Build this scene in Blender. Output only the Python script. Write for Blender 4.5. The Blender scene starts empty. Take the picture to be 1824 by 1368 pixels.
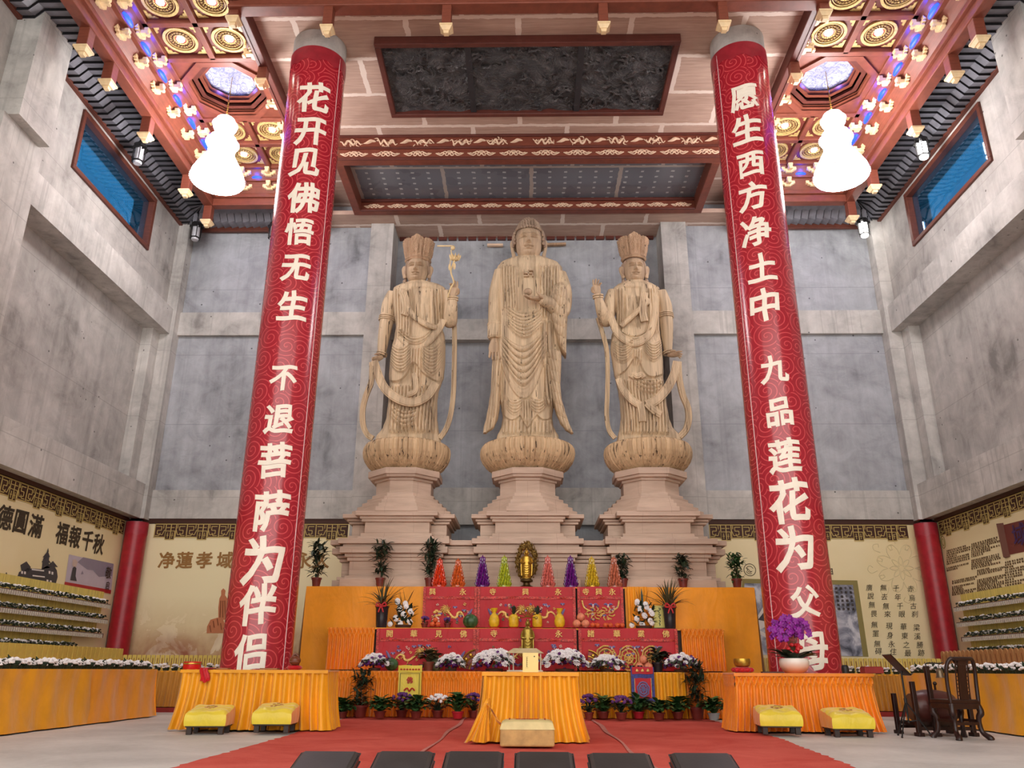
import bpy, math, random
from mathutils import Vector, Matrix
PI = math.pi
R = math.radians
sc = bpy.context.scene
COL = sc.collection
random.seed(7)

# ------------------------------------------------------------------ camera
CAM_F, CAM_P, CAM_Y, CAM_R, CAM_H = 1434.4, R(19.54), R(-1.166), R(0.284), 0.85
_cy, _sy, _cp, _sp = math.cos(CAM_Y), math.sin(CAM_Y), math.cos(CAM_P), math.sin(CAM_P)
FWD = Vector((_sy * _cp, _cy * _cp, _sp))
_right = Vector((_cy, -_sy, 0))
_up = _right.cross(FWD)
RGT = math.cos(CAM_R) * _right + math.sin(CAM_R) * _up
UPV = -math.sin(CAM_R) * _right + math.cos(CAM_R) * _up
CPOS = Vector((0, 0, CAM_H))
cd = bpy.data.cameras.new('camera')
cam = bpy.data.objects.new('camera', cd)
COL.objects.link(cam)
cd.sensor_width = 36
cd.lens = CAM_F / 1824 * 36
cd.clip_end = 200
cam.matrix_world = Matrix(((RGT.x, UPV.x, -FWD.x, 0), (RGT.y, UPV.y, -FWD.y, 0), (RGT.z, UPV.z, -FWD.z, CAM_H), (0, 0, 0, 1)))
sc.camera = cam

# ------------------------------------------------------------------ world, exposure
sc.view_settings.view_transform = 'Standard'
sc.view_settings.look = 'None'
sc.view_settings.gamma = 1
sc.view_settings.use_curve_mapping = False
sc.view_settings.exposure = 0.27
sc.cycles.max_bounces = 6
sc.cycles.diffuse_bounces = 4
sc.cycles.glossy_bounces = 3
sc.cycles.transmission_bounces = 4
sc.cycles.transparent_max_bounces = 6
sc.cycles.caustics_reflective = False
sc.cycles.caustics_refractive = False
sc.cycles.sample_clamp_indirect = 6
w = bpy.data.worlds.new('daylight')
sc.world = w
w.use_nodes = True
WORLD_STRENGTH = 2.7
wn = w.node_tree.nodes['Background']
wn.inputs[0].default_value = (1.0, 0.97, 0.93, 1)
wn.inputs[1].default_value = WORLD_STRENGTH

# ------------------------------------------------------------------ pixel -> place helpers (1824x1368 frame)
def ray(x, y):
    return RGT * ((x - 912) / CAM_F) + UPV * ((684 - y) / CAM_F) + FWD
def atY(x, y, Y):
    d = ray(x, y); return CPOS + d * (Y / d.y)
def atX(x, y, X):
    d = ray(x, y); return CPOS + d * (X / d.x)
def atZ(x, y, Z):
    d = ray(x, y); return CPOS + d * ((Z - CAM_H) / d.z)

# ------------------------------------------------------------------ mesh helpers
class MB:
    def __init__(s):
        s.v = []; s.f = []; s.m = []; s.mi = 0
    def add(s, vs, fs):
        o = len(s.v); s.v += [tuple(p) for p in vs]
        s.f += [tuple(i + o for i in f) for f in fs]; s.m += [s.mi] * len(fs)
    def box(s, x0, x1, y0, y1, z0, z1, taper=0.0):
        t = taper
        s.add([(x0 + t, y0 + t, z0), (x1 - t, y0 + t, z0), (x1 - t, y1 - t, z0), (x0 + t, y1 - t, z0), (x0, y0, z1), (x1, y0, z1), (x1, y1, z1), (x0, y1, z1)],
              [(0, 3, 2, 1), (4, 5, 6, 7), (0, 1, 5, 4), (1, 2, 6, 5), (2, 3, 7, 6), (3, 0, 4, 7)])
    def bar(s, a, b, w, h=None, up=Vector((0, 0, 1))):
        a = Vector(a); b = Vector(b); h = h or w
        d = (b - a).normalized(); sd = d.cross(up)
        if sd.length < 1e-4: sd = d.cross(Vector((0, 1, 0)))
        sd.normalize(); u = sd.cross(d)
        vs = [p + sd * i * w / 2 + u * j * h / 2 for p in (a, b) for i, j in ((-1, -1), (1, -1), (1, 1), (-1, 1))]
        s.add(vs, [(0, 1, 2, 3), (7, 6, 5, 4), (0, 4, 5, 1), (1, 5, 6, 2), (2, 6, 7, 3), (3, 7, 4, 0)])
    def tube(s, pts, rad, n=8, flat=1.0, cap=True, updir=None):
        pts = [Vector(p) for p in pts]; k = len(pts)
        if not isinstance(rad, (list, tuple)): rad = [rad] * k
        rings = []; prev = None
        for i, p in enumerate(pts):
            d = (pts[min(i + 1, k - 1)] - pts[max(i - 1, 0)])
            if d.length < 1e-9: d = Vector((0, 0, 1))
            d.normalize()
            if prev is None:
                ref = Vector(updir) if updir else (Vector((0, 1, 0)) if abs(d.y) < 0.9 else Vector((1, 0, 0)))
                a = d.cross(ref).normalized()
            else:
                a = (prev - d * prev.dot(d))
                a = a.normalized() if a.length > 1e-6 else prev
            prev = a; b = d.cross(a)
            rings.append([p + a * math.cos(2 * PI * j / n) * rad[i] + b * math.sin(2 * PI * j / n) * rad[i] * flat for j in range(n)])
        vs = [q for r in rings for q in r]; fs = []
        for i in range(k - 1):
            for j in range(n):
                fs.append((i * n + j, i * n + (j + 1) % n, (i + 1) * n + (j + 1) % n, (i + 1) * n + j))
        if cap:
            fs.append(tuple(range(n - 1, -1, -1))); fs.append(tuple((k - 1) * n + j for j in range(n)))
        s.add(vs, fs)
    def lathe(s, prof, n=24, c=(0, 0, 0), sx=1.0, sy=1.0, closed=True):
        vs = []; fs = []
        for r, z in prof:
            for j in range(n):
                a = 2 * PI * j / n
                vs.append((c[0] + r * sx * math.cos(a), c[1] + r * sy * math.sin(a), c[2] + z))
        for i in range(len(prof) - 1):
            for j in range(n):
                fs.append((i * n + j, i * n + (j + 1) % n, (i + 1) * n + (j + 1) % n, (i + 1) * n + j))
        if closed:
            fs.append(tuple(range(n - 1, -1, -1))); fs.append(tuple((len(prof) - 1) * n + j for j in range(n)))
        s.add(vs, fs)
    def ball(s, c, rx, ry=None, rz=None, n=10, m=7, rot=None):
        ry = ry or rx; rz = rz or rx; vs = [Vector((0, 0, -rz))]; fs = []
        for i in range(1, m):
            t = -PI / 2 + PI * i / m
            for j in range(n):
                a = 2 * PI * j / n
                vs.append(Vector((rx * math.cos(t) * math.cos(a), ry * math.cos(t) * math.sin(a), rz * math.sin(t))))
        vs.append(Vector((0, 0, rz)))
        for j in range(n): fs.append((0, 1 + (j + 1) % n, 1 + j))
        for i in range(m - 2):
            for j in range(n):
                fs.append((1 + i * n + j, 1 + i * n + (j + 1) % n, 1 + (i + 1) * n + (j + 1) % n, 1 + (i + 1) * n + j))
        L = len(vs) - 1
        for j in range(n): fs.append((L, 1 + (m - 2) * n + j, 1 + (m - 2) * n + (j + 1) % n))
        if rot is not None: vs = [rot @ p for p in vs]
        s.add([p + Vector(c) for p in vs], fs)
    def grid(s, fn, nu, nv, wrap=False):
        vs = [fn(i / nu, j / nv) for j in range(nv + 1) for i in range(nu + (0 if wrap else 1))]
        w_ = nu if wrap else nu + 1; fs = []
        for j in range(nv):
            for i in range(nu):
                i2 = (i + 1) % w_ if wrap else i + 1
                fs.append((j * w_ + i, j * w_ + i2, (j + 1) * w_ + i2, (j + 1) * w_ + i))
        s.add(vs, fs)
    def prism(s, poly, fn0, fn1):
        n = len(poly); vs = [fn0(p) for p in poly] + [fn1(p) for p in poly]
        s.add(vs, [tuple(range(n)), tuple(range(2 * n - 1, n - 1, -1))] + [(i, i + n, (i + 1) % n + n, (i + 1) % n) for i in range(n)])
    def merge(s, o, M=None):
        s.add([(M @ Vector(p)) if M else p for p in o.v], o.f)
    def mesh(s, name, smooth=True):
        me = bpy.data.meshes.new(name)
        me.from_pydata(s.v, [], s.f); me.update()
        if any(s.m): me.polygons.foreach_set('material_index', s.m)
        if smooth:
            me.polygons.foreach_set('use_smooth', [True] * len(me.polygons))
            try: me.set_sharp_from_angle(angle=R(38 if smooth is True else smooth))
            except Exception: pass
        return me
    def build(s, name, mats, parent=None, smooth=True, loc=None, bevel=0, subsurf=0, rot=None):
        me = s.mesh(name, smooth)
        for m in (mats if isinstance(mats, (list, tuple)) else [mats]): me.materials.append(m)
        o = bpy.data.objects.new(name, me); COL.objects.link(o)
        if parent: o.parent = parent
        if loc is not None: o.location = loc
        if rot: o.rotation_euler = rot
        if bevel:
            b = o.modifiers.new('bevel', 'BEVEL'); b.width = bevel; b.segments = 2; b.limit_method = 'ANGLE'; b.angle_limit = R(40)
        if subsurf:
            b = o.modifiers.new('sub', 'SUBSURF'); b.levels = subsurf; b.render_levels = subsurf
        return o

def tag(o, label, cat, group=None, kind=None):
    o['label'] = label; o['category'] = cat
    if group: o['group'] = group
    if kind: o['kind'] = kind
    return o
def structure(o, label=None, cat=None):
    o['kind'] = 'structure'
    if label: o['label'] = label; o['category'] = cat
    return o
def thing(name, label, cat, loc=(0, 0, 0), rz=0, group=None):
    o = bpy.data.objects.new(name, None); COL.objects.link(o)
    o.empty_display_size = 0.2; o.location = loc; o.rotation_euler = (0, 0, rz)
    return tag(o, label, cat, group)
def kids(o): return [c for c in o.children]
def dup(root, loc, rz=None, label=None, group=None, scale=None):
    r = root.copy(); COL.objects.link(r); r.location = loc
    if rz is not None: r.rotation_euler = (0, 0, rz)
    if label: r['label'] = label
    if group: r['group'] = group
    if scale: r.scale = scale if isinstance(scale, (tuple, list)) else (scale,) * 3
    for ch in kids(root):
        c = ch.copy(); COL.objects.link(c); c.parent = r
        for g in kids(ch):
            d = g.copy(); COL.objects.link(d); d.parent = c
    return r
def spl(pts, n=8):
    """smooth line through points (Catmull-Rom)"""
    P_ = [Vector(p) for p in pts]; out = []
    for i in range(len(P_) - 1):
        a, b, c, d = P_[max(i - 1, 0)], P_[i], P_[i + 1], P_[min(i + 2, len(P_) - 1)]
        for k in range(n):
            t = k / n
            out.append(0.5 * ((2 * b) + (c - a) * t + (2 * a - 5 * b + 4 * c - d) * t * t + (3 * b - a - 3 * c + d) * t ** 3))
    return out + [P_[-1]]
def lerp_tab(tab, t):
    if t <= tab[0][0]: return tab[0][1]
    for (a, va), (b, vb) in zip(tab, tab[1:]):
        if t <= b:
            k = (t - a) / (b - a); k = k * k * (3 - 2 * k) * 0.5 + k * 0.5
            return va + (vb - va) * k
    return tab[-1][1]
def sst(a, b, x):
    t = max(0.0, min(1.0, (x - a) / (b - a))); return t * t * (3 - 2 * t)

# ------------------------------------------------------------------ materials
def srgb(r, g, b):
    f = lambda c: (c / 12.92 if c <= 0.04045 else ((c + 0.055) / 1.055) ** 2.4)
    return (f(r / 255), f(g / 255), f(b / 255), 1)
def blue_lamp(name, loc, watts, parent=None, rgb=(0.0, 0.05, 1.0), r=0.06):
    l = bpy.data.lights.new(name, 'POINT'); l.energy = watts; l.color = rgb; l.shadow_soft_size = r
    o = bpy.data.objects.new(name, l); COL.objects.link(o); o.location = loc
    if parent: o.parent = parent
    return o
class NT:
    def __init__(s, name):
        s.mat = bpy.data.materials.new(name); s.mat.use_nodes = True
        s.t = s.mat.node_tree; s.b = s.t.nodes['Principled BSDF']
    def n(s, typ, **kw):
        nd = s.t.nodes.new(typ)
        for k, v in kw.items():
            if k.startswith('_'): setattr(nd, k[1:], v)
            else:
                key = int(k[1:]) if k[0] == 'i' and k[1:].isdigit() else k.replace('_', ' ')
                if hasattr(v, 'is_output') or isinstance(v, bpy.types.NodeSocket): s.t.links.new(v, nd.inputs[key])
                else: nd.inputs[key].default_value = v
        return nd
    def link(s, a, b): s.t.links.new(a, b)
    def math(s, op, a, b=0.0, c=None, clamp=False):
        nd = s.t.nodes.new('ShaderNodeMath'); nd.operation = op; nd.use_clamp = clamp
        for i, v in enumerate((a, b, c)):
            if v is None: continue
            if isinstance(v, bpy.types.NodeSocket): s.t.links.new(v, nd.inputs[i])
            else: nd.inputs[i].default_value = v
        return nd.outputs[0]
    def ramp(s, fac, stops):
        nd = s.t.nodes.new('ShaderNodeValToRGB'); cr = nd.color_ramp
        while len(cr.elements) < len(stops): cr.elements.new(0.5)
        for e, (p, c) in zip(cr.elements, stops): e.position = p; e.color = c if len(c) == 4 else (*c, 1)
        s.link(fac, nd.inputs[0]); return nd.outputs[0]
    def mix(s, fac, a, b, blend='MIX'):
        nd = s.t.nodes.new('ShaderNodeMix'); nd.data_type = 'RGBA'; nd.blend_type = blend
        for i, v in ((0, fac), (6, a), (7, b)):
            if isinstance(v, bpy.types.NodeSocket): s.t.links.new(v, nd.inputs[i])
            else: nd.inputs[i].default_value = v
        return nd.outputs[2]
    def coord(s, kind='Object'):
        return s.t.nodes.new('ShaderNodeTexCoord').outputs[kind]
    def xyz(s, v):
        nd = s.t.nodes.new('ShaderNodeSeparateXYZ'); s.link(v, nd.inputs[0]); return nd.outputs
    def vec(s, x=0.0, y=0.0, z=0.0):
        nd = s.t.nodes.new('ShaderNodeCombineXYZ')
        for i, v in enumerate((x, y, z)):
            if isinstance(v, bpy.types.NodeSocket): s.t.links.new(v, nd.inputs[i])
            else: nd.inputs[i].default_value = v
        return nd.outputs[0]
    def scale(s, v, x, y, z):
        nd = s.t.nodes.new('ShaderNodeMapping'); s.link(v, nd.inputs[0]); nd.inputs[3].default_value = (x, y, z); return nd.outputs[0]
    def noise(s, v, scale, detail=4.0, rough=0.55, dist=0.0):
        nd = s.n('ShaderNodeTexNoise', Scale=scale, Detail=detail, Roughness=rough, Distortion=dist)
        s.link(v, nd.inputs['Vector']); return nd.outputs[0]
    def bump(s, h, strength=0.3, dist=0.02):
        nd = s.n('ShaderNodeBump', Strength=strength, Distance=dist); s.link(h, nd.inputs['Height'])
        s.link(nd.outputs[0], s.b.inputs['Normal'])
    def col(s, v):
        if isinstance(v, bpy.types.NodeSocket): s.link(v, s.b.inputs['Base Color'])
        else: s.b.inputs['Base Color'].default_value = v
    def set(s, rough=None, metal=None, spec=None, **kw):
        if rough is not None:
            if isinstance(rough, bpy.types.NodeSocket): s.link(rough, s.b.inputs['Roughness'])
            else: s.b.inputs['Roughness'].default_value = rough
        if metal is not None: s.b.inputs['Metallic'].default_value = metal
        if spec is not None: s.b.inputs['Specular IOR Level'].default_value = spec
        for k, v in kw.items(): s.b.inputs[k.replace('_', ' ')].default_value = v
        return s.mat

MATS = {}
def plain(name, rgb, rough=0.6, metal=0.0, var=0.12, sc_=6.0, bump=0.0, spec=0.4, stretch=(1, 1, 1), **kw):
    if name in MATS: return MATS[name]
    t = NT(name); c = srgb(*rgb)
    v = t.scale(t.coord(), *stretch)
    n = t.noise(v, sc_, 4)
    d = tuple(max(0, x * (1 - var * 1.6)) for x in c[:3]) + (1,); l = tuple(min(1, x * (1 + var)) for x in c[:3]) + (1,)
    t.col(t.ramp(n, [(0.3, d), (0.7, l)]))
    if bump: t.bump(t.noise(v, sc_ * 3, 5), bump, 0.02)
    MATS[name] = t.set(rough, metal, spec, **kw); return MATS[name]
def emit(name, rgb, strength):
    if name in MATS: return MATS[name]
    t = NT(name); t.col((0.8, 0.8, 0.8, 1)); t.b.inputs['Emission Color'].default_value = srgb(*rgb)
    t.b.inputs['Emission Strength'].default_value = strength
    MATS[name] = t.mat; return t.mat

def concrete(name, base, plank=0.0, streak=0.5):
    t = NT(name); v = t.coord()
    big = t.noise(v, 0.45, 5, 0.6, 0.4); mid = t.noise(v, 1.7, 6, 0.65, 0.6)
    st = t.noise(t.scale(v, 3.0, 3.0, 0.25), 1.2, 5, 0.6)
    f = t.math('ADD', t.math('MULTIPLY', big, 0.45), t.math('ADD', t.math('MULTIPLY', mid, 0.35), t.math('MULTIPLY', st, 0.2)))
    c = srgb(*base); k = lambda m: tuple(x * m for x in c[:3]) + (1,)
    col = t.ramp(f, [(0.36, k(0.46)), (0.45, k(0.80)), (0.54, k(1.03)), (0.64, k(1.28))])
    # pits and honeycombing
    vo = t.n('ShaderNodeTexVoronoi', Scale=3.0); t.link(v, vo.inputs['Vector'])
    gate = t.math('GREATER_THAN', t.noise(v, 0.9, 3), 0.52)
    pit = t.math('MULTIPLY', t.math('LESS_THAN', vo.outputs['Distance'], 0.075), gate)
    col = t.mix(pit, col, k(0.32))
    bl = t.noise(t.scale(v, 1.0, 1.0, 2.2), 0.8, 5, .6, .5)
    col = t.mix(t.math('MULTIPLY', t.math('GREATER_THAN', bl, 0.6), 0.16), col, k(0.55))
    # rain and rust streaks
    sn = t.noise(t.scale(v, 6.0, 6.0, 0.12), 1.0, 4)
    col = t.mix(t.math('MULTIPLY', t.math('GREATER_THAN', sn, 0.60), 0.34 * streak), col, k(0.6))
    # formwork joints
    z = t.xyz(v)[2]; jz = t.math('ABSOLUTE', t.math('SUBTRACT', t.math('FRACT', t.math('DIVIDE', z, 2.05)), 0.5))
    joint = t.math('LESS_THAN', jz, 0.005)
    col = t.mix(t.math('MULTIPLY', joint, 0.45), col, k(0.55))
    t.col(col)
    h = t.math('SUBTRACT', t.math('MULTIPLY', mid, 0.6), t.math('MULTIPLY', pit, 0.8))
    t.bump(h, 0.35, 0.03)
    return t.set(0.85, spec=0.25)
M_WALL = concrete('concrete_wall', (166, 169, 174))
M_SIDE = concrete('concrete_side_wall', (178, 174, 169))
M_BEAM = concrete('concrete_beam', (190, 187, 182), streak=1.0)

def red_wood(name, rgb, rough=0.45):
    t = NT(name); v = t.coord(); c = srgb(*rgb)
    n = t.noise(t.scale(v, 7, 7, 7), 1.0, 4)
    g = t.noise(t.scale(v, 1, 1, 22), 2.0, 5)
    f = t.math('ADD', t.math('MULTIPLY', n, 0.4), t.math('MULTIPLY', g, 0.6))
    k = lambda m: tuple(x * m for x in c[:3]) + (1,)
    t.col(t.ramp(f, [(0.35, k(0.75)), (0.65, k(1.15))])); return t.set(rough, spec=0.35)
M_RED = red_wood('red_lacquered_timber', (124, 66, 50))
M_DKRED = red_wood('dark_red_timber', (96, 50, 42))
M_BROWN = red_wood('brown_timber_trim', (100, 54, 42))
M_CREAM = plain('cream_carved_wood', (232, 205, 160), 0.5, var=0.08)
M_CREAMDK = plain('cream_scroll_wood', (226, 196, 168), 0.55, var=0.08)
M_TILE = plain('dark_grey_eave_tile', (122, 122, 130), 0.4, var=0.15, sc_=4, bump=0.1)
M_TILEJ = plain('eave_tile_joint', (24, 23, 26), 0.8)
M_GOLD = plain('gilt_metal', (190, 150, 62), 0.32, metal=0.85, var=0.2, sc_=20)
M_BLACK = plain('black_iron', (26, 24, 24), 0.45, var=0.2)
M_LAMP = emit('coffer_lamp_glow', (255, 246, 232), 36)
M_GOURD = emit('gourd_lamp_glow', (255, 250, 250), 32)
M_LANT = emit('lantern_glow', (255, 250, 245), 14)
M_LED = emit('blue_led_glow', (30, 64, 255), 3.2)
M_LED.node_tree.nodes['Principled BSDF'].inputs['Base Color'].default_value = (0, 0.01, 0.06, 1)
# ================================================================== THE ROOM
fl = NT('pale_concrete_floor'); v = fl.coord()
c1 = fl.noise(v, 0.8, 6, 0.6, 0.5); c2 = fl.noise(v, 14, 3)
fl.col(fl.ramp(fl.math('ADD', fl.math('MULTIPLY', c1, 0.8), fl.math('MULTIPLY', c2, 0.2)), [(0.35, srgb(184, 181, 177)), (0.65, srgb(216, 213, 209))]))
fl.bump(c2, 0.08, 0.01); fl.set(0.55, spec=0.35)
m = MB(); m.box(-12, 12, -3, 23.5, -0.3, 0)
structure(m.build('floor', fl.mat, smooth=False), 'pale grey smooth concrete floor around the red carpet', 'floor')

# back wall: middle and outer bays with beams, recessed niche behind the statues
m = MB()
for s, (a, b) in ((-1, (-10.6, -4.0)), (1, (4.0, 10.6))):
    m.mi = 0; m.box(a, b, 21.1, 21.5, -0.1, 14.3)
m.box(-4.6, 4.6, 21.75, 22.1, -0.1, 14.3)
m.mi = 1
for a, b in ((-10.4, -4.0), (4.0, 10.4)):
    m.box(a, b, 20.98, 21.1, 9.79, 10.5); m.box(a, b, 20.98, 21.1, 4.56, 5.32)
m.box(-4, 4, 21.5, 21.75, 9.85, 10.5); m.box(-4, 4, 21.5, 21.75, 4.5, 5.5)
# niche pillars with fill down their sides
for x0, x1 in ((-4.62, -3.95), (3.93, 4.66)):
    m.box(x0, x1, 20.86, 21.75, -0.1, 13.6)
for x0, x1 in ((-10.6, -9.98), (9.98, 10.6)):
    m.box(x0, x1, 20.72, 21.2, 4.52, 13.6)
structure(m.build('wall_back', [M_WALL, M_BEAM], smooth=False), 'grey cast concrete back wall with beams and a recessed niche', 'wall')

def side_wall(s, name, label):
    m = MB()
    X = lambda x: s * x
    def bx(x0, x1, y0, y1, z0, z1):
        a, b = sorted((s * x0, s * x1)); m.box(a, b, y0, y1, z0, z1)
    m.mi = 0
    WY0, WY1, WZ0, WZ1 = 15.3, 19.15, 11.5, 13.08
    bx(10.3, 10.9, -3, WY0, 10.5, 14.2); bx(10.3, 10.9, WY1, 21.5, 10.5, 14.2)
    bx(10.3, 10.9, WY0, WY1, 10.5, WZ0); bx(10.3, 10.9, WY0, WY1, WZ1, 14.2)
    bx(10.65, 10.95, -3, 21.5, -0.1, 10.5)
    m.mi = 1
    bx(10.08, 10.65, -3, 21.2, 9.72, 10.48)      # upper beam
    bx(10.08, 10.65, -3, 21.2, 4.52, 5.42)       # lower beam
    bx(9.78, 10.4, 12.7, 13.75, 10.9, 13.9)      # near pilaster
    bx(10.0, 10.66, 12.6, 13.9, 4.5, 10.9)
    bx(10.35, 10.7, 20.3, 20.8, 4.5, 9.75)
    bx(9.95, 10.66, 5.5, 6.8, 0, 13.9)
    structure(m.build(name, [M_SIDE, M_BEAM], smooth=False), label, 'wall')
    # window
    g = NT('blue_window_glass_' + name)
    out = g.t.nodes['Material Output']
    tr = g.n('ShaderNodeBsdfTransparent', Color=(0.16, 0.42, 0.62, 1)); gl = g.n('ShaderNodeBsdfGlossy', Color=(0.62, 0.8, 0.95, 1), Roughness=0.03)
    mx = g.n('ShaderNodeMixShader', i0=0.5); g.link(tr.outputs[0], mx.inputs[1]); g.link(gl.outputs[0], mx.inputs[2]); g.link(mx.outputs[0], out.inputs[0])
    m = MB()
    for y0, y1, z0, z1 in ((WY0, WY1, WZ0, WZ0 + 0.11), (WY0, WY1, WZ1 - 0.13, WZ1), (WY0, WY0 + 0.11, WZ0 + 0.11, WZ1 - 0.13), (WY1 - 0.13, WY1, WZ0 + 0.11, WZ1 - 0.13)):
        bx(10.24, 10.42, y0, y1, z0, z1)
    wf = m.build('window_1' if s < 0 else 'window_2', M_BROWN, smooth=False, bevel=0.012)
    structure(wf, 'brown framed clerestory window with blue glass high on the %s concrete wall' % ('left' if s < 0 else 'right'), 'window')
    m = MB(); bx(10.4, 10.415, WY0 + 0.05, WY1 - 0.05, WZ0 + 0.05, WZ1 - 0.05)
    m.build('pane', g.mat, wf, smooth=False)
side_wall(-1, 'wall_left', 'grey cast concrete left wall with two long beams and a clerestory window')
side_wall(1, 'wall_right', 'grey cast concrete right wall with two long beams and a clerestory window')

# ================================================================== CEILING
ply = NT('plywood_ceiling'); v = ply.coord(); x, y, z = ply.xyz(v)
g1 = ply.noise(ply.scale(v, 0.6, 9, 1), 2.2, 6, 0.6, 0.6); g2 = ply.noise(v, 0.7, 3)
base = ply.ramp(ply.math('ADD', ply.math('MULTIPLY', g1, 0.55), ply.math('MULTIPLY', g2, 0.45)), [(0.35, srgb(166, 138, 124)), (0.65, srgb(198, 170, 154))])
wob = ply.math('MULTIPLY', ply.math('SUBTRACT', ply.noise(v, 5, 3), 0.5), 0.09)
def seam(t, c, period, off, width):
    return t.math('LESS_THAN', t.math('ABSOLUTE', t.math('SUBTRACT', t.math('FRACT', t.math('DIVIDE', t.math('ADD', t.math('ADD', c, off), wob), period)), 0.5)), width / period / 2)
rowi = ply.math('FLOOR', ply.math('DIVIDE', ply.math('ADD', y, -13.64), 1.22))
xs = ply.math('ADD', x, ply.math('MULTIPLY', ply.math('MODULO', rowi, 2.0), 1.22))
s1 = seam(ply, y, 1.22, -13.64 + 0.61, 0.10); s2 = seam(ply, xs, 2.44, 1.4, 0.12)
ply.col(ply.mix(ply.math('MAXIMUM', s1, s2), base, srgb(228, 212, 200))); ply.set(0.75, spec=0.2)
M_PLY = ply.mat
m = MB()
m.box(-6.0, 6.0, -3, 21.8, 14.05, 14.2)
m.box(-6.0, 6.0, 20.35, 21.8, 13.32, 13.45)
structure(m.build('ceiling', M_PLY, smooth=False), 'plywood nave ceiling with pale taped seams', 'ceiling')
m = MB(); m.box(-12, -6.0, -3, 22, 15.3, 15.5); m.box(6.0, 12, -3, 22, 15.3, 15.5)
m.box(-6.05, -6.0, -3, 22, 14.05, 15.3); m.box(6.0, 6.05, -3, 22, 14.05, 15.3)
m.box(-12, 12, 21.9, 22.2, 13.3, 15.4)
structure(m.build('ceiling_2', M_DKRED, smooth=False))
# dashed dark strip where the plywood soffit meets the niche wall
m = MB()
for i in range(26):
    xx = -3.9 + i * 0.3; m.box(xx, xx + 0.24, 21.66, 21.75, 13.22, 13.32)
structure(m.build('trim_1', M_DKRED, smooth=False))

# dark carved relief panel
rel = NT('dark_carved_relief'); v = rel.coord()
wv = rel.noise(v, 1.6, 3, 0.5, 2.5)
cv = rel.noise(v, 2.4, 5, 0.62, 3.2)
ridge = rel.math('ABSOLUTE', rel.math('SUBTRACT', cv, 0.5))
hh = rel.math('ADD', rel.math('MULTIPLY', ridge, 3.0), rel.math('MULTIPLY', wv, 1.2))
rel.col(rel.ramp(hh, [(0.5, srgb(62, 58, 60)), (1.0, srgb(104, 98, 97))])); rel.bump(hh, 1.0, 0.14); rel.set(0.38, spec=0.5)
rp = thing('carved_ceiling_panel', 'large dark grey carved relief panel framed in red on the plywood ceiling', 'ceiling panel', (0, 15.42, 13.95))
X0, X1, Y0, Y1 = -3.25, 3.25, -1.13, 1.13
m = MB()
def reld(u, v_):
    a = X0 + (X1 - X0) * u; b = Y0 + (Y1 - Y0) * v_
    h = 0
    for k, (fx, fy, ph) in enumerate(((2.1, 3.3, .3), (4.7, 2.2, 1.7), (6.1, 5.9, .9), (9.3, 7.1, 2.2))):
        h += abs(math.sin(fx * a + 1.6 * math.sin(fy * b + ph) + ph)) * (0.05 / (k + 1))
    return (a, b, 0.05 - h)
m.grid(lambda u, v_: reld(u, 1 - v_), 160, 60)
rr = random.Random(21)
for k in range(190):
    x0, y0, a = rr.uniform(X0 + .15, X1 - .15), rr.uniform(Y0 + .12, Y1 - .12), rr.random() * 6.28; L = rr.uniform(.16, .5); pts = [(x0, y0)]
    for q in range(6):
        a += rr.uniform(-.2, 1.1) * (1 if k % 2 else -1); pts.append((pts[-1][0] + L / 6 * math.cos(a), pts[-1][1] + L / 6 * math.sin(a)))
    pts = [(min(X1 - .03, max(X0 + .03, px_)), min(Y1 - .03, max(Y0 + .03, py_)), -.035) for px_, py_ in pts]
    m.tube(spl(pts, 3), [.012 + .028 * math.sin(PI * min(1, (i + 1) / 20)) for i in range(19)], 6)
m.build('relief', rel.mat, rp)
m = MB()
for xx in (-1.32, 1.22): m.box(xx - 0.07, xx + 0.07, Y0, Y1, -0.07, 0.06)
m.build('divider', plain('dark_divider', (44, 42, 46), 0.5), rp, smooth=False)
m = MB()
t_ = 0.13
for a in ((X0 - t_, X1 + t_, Y0 - t_, Y0), (X0 - t_, X1 + t_, Y1, Y1 + t_), (X0 - t_, X0, Y0, Y1), (X1, X1 + t_, Y0, Y1)):
    m.box(a[0], a[1], a[2], a[3], -0.13, 0.1)
m.build('border', M_DKRED, rp, smooth=False, bevel=0.02)

# dropped frame before the statues
fr = thing('dropped_ceiling_frame', 'red carved rectangular ceiling frame with grey panel above the statue heads', 'ceiling frame', (0, 0, 0))
FY0, FY1, FX, FZ = 17.68, 20.34, 5.02, 13.28
m = MB()
m.box(-FX, FX, FY0, FY0 + 0.22, FZ, 14.05); m.box(-FX, FX, FY1 - 0.2, FY1, FZ, 14.05)
m.box(-FX, -FX + 0.22, FY0 + 0.22, FY1 - 0.2, FZ, 14.05); m.box(FX - 0.22, FX, FY0 + 0.22, FY1 - 0.2, FZ, 14.05)
m.build('beam', M_RED, fr, smooth=False, bevel=0.015)
m = MB()
for z0, z1 in ((13.28, 13.36), (13.62, 13.68), (13.98, 14.05)): m.box(-FX, FX, FY0 - 0.05, FY0, z0, z1)
m.box(-FX + .22, FX - .22, FY1 - 0.26, FY1 - 0.2, 13.28, 13.33); m.box(-FX + .22, FX - .22, FY1 - 0.28, FY1 - 0.2, 13.58, 13.66)
m.build('moulding', M_DKRED, fr, smooth=False, bevel=0.012)
pan = NT('blue_grey_primed_panel'); v = pan.coord(); x, y, z = pan.xyz(v)
wob = pan.math('MULTIPLY', pan.math('SUBTRACT', pan.noise(v, 4, 3), 0.5), 0.1)
s1 = pan.math('LESS_THAN', pan.math('ABSOLUTE', pan.math('ADD', pan.math('SUBTRACT', y, 18.62), pan.math('MULTIPLY', wob, 0.4))), 0.045)
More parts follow.
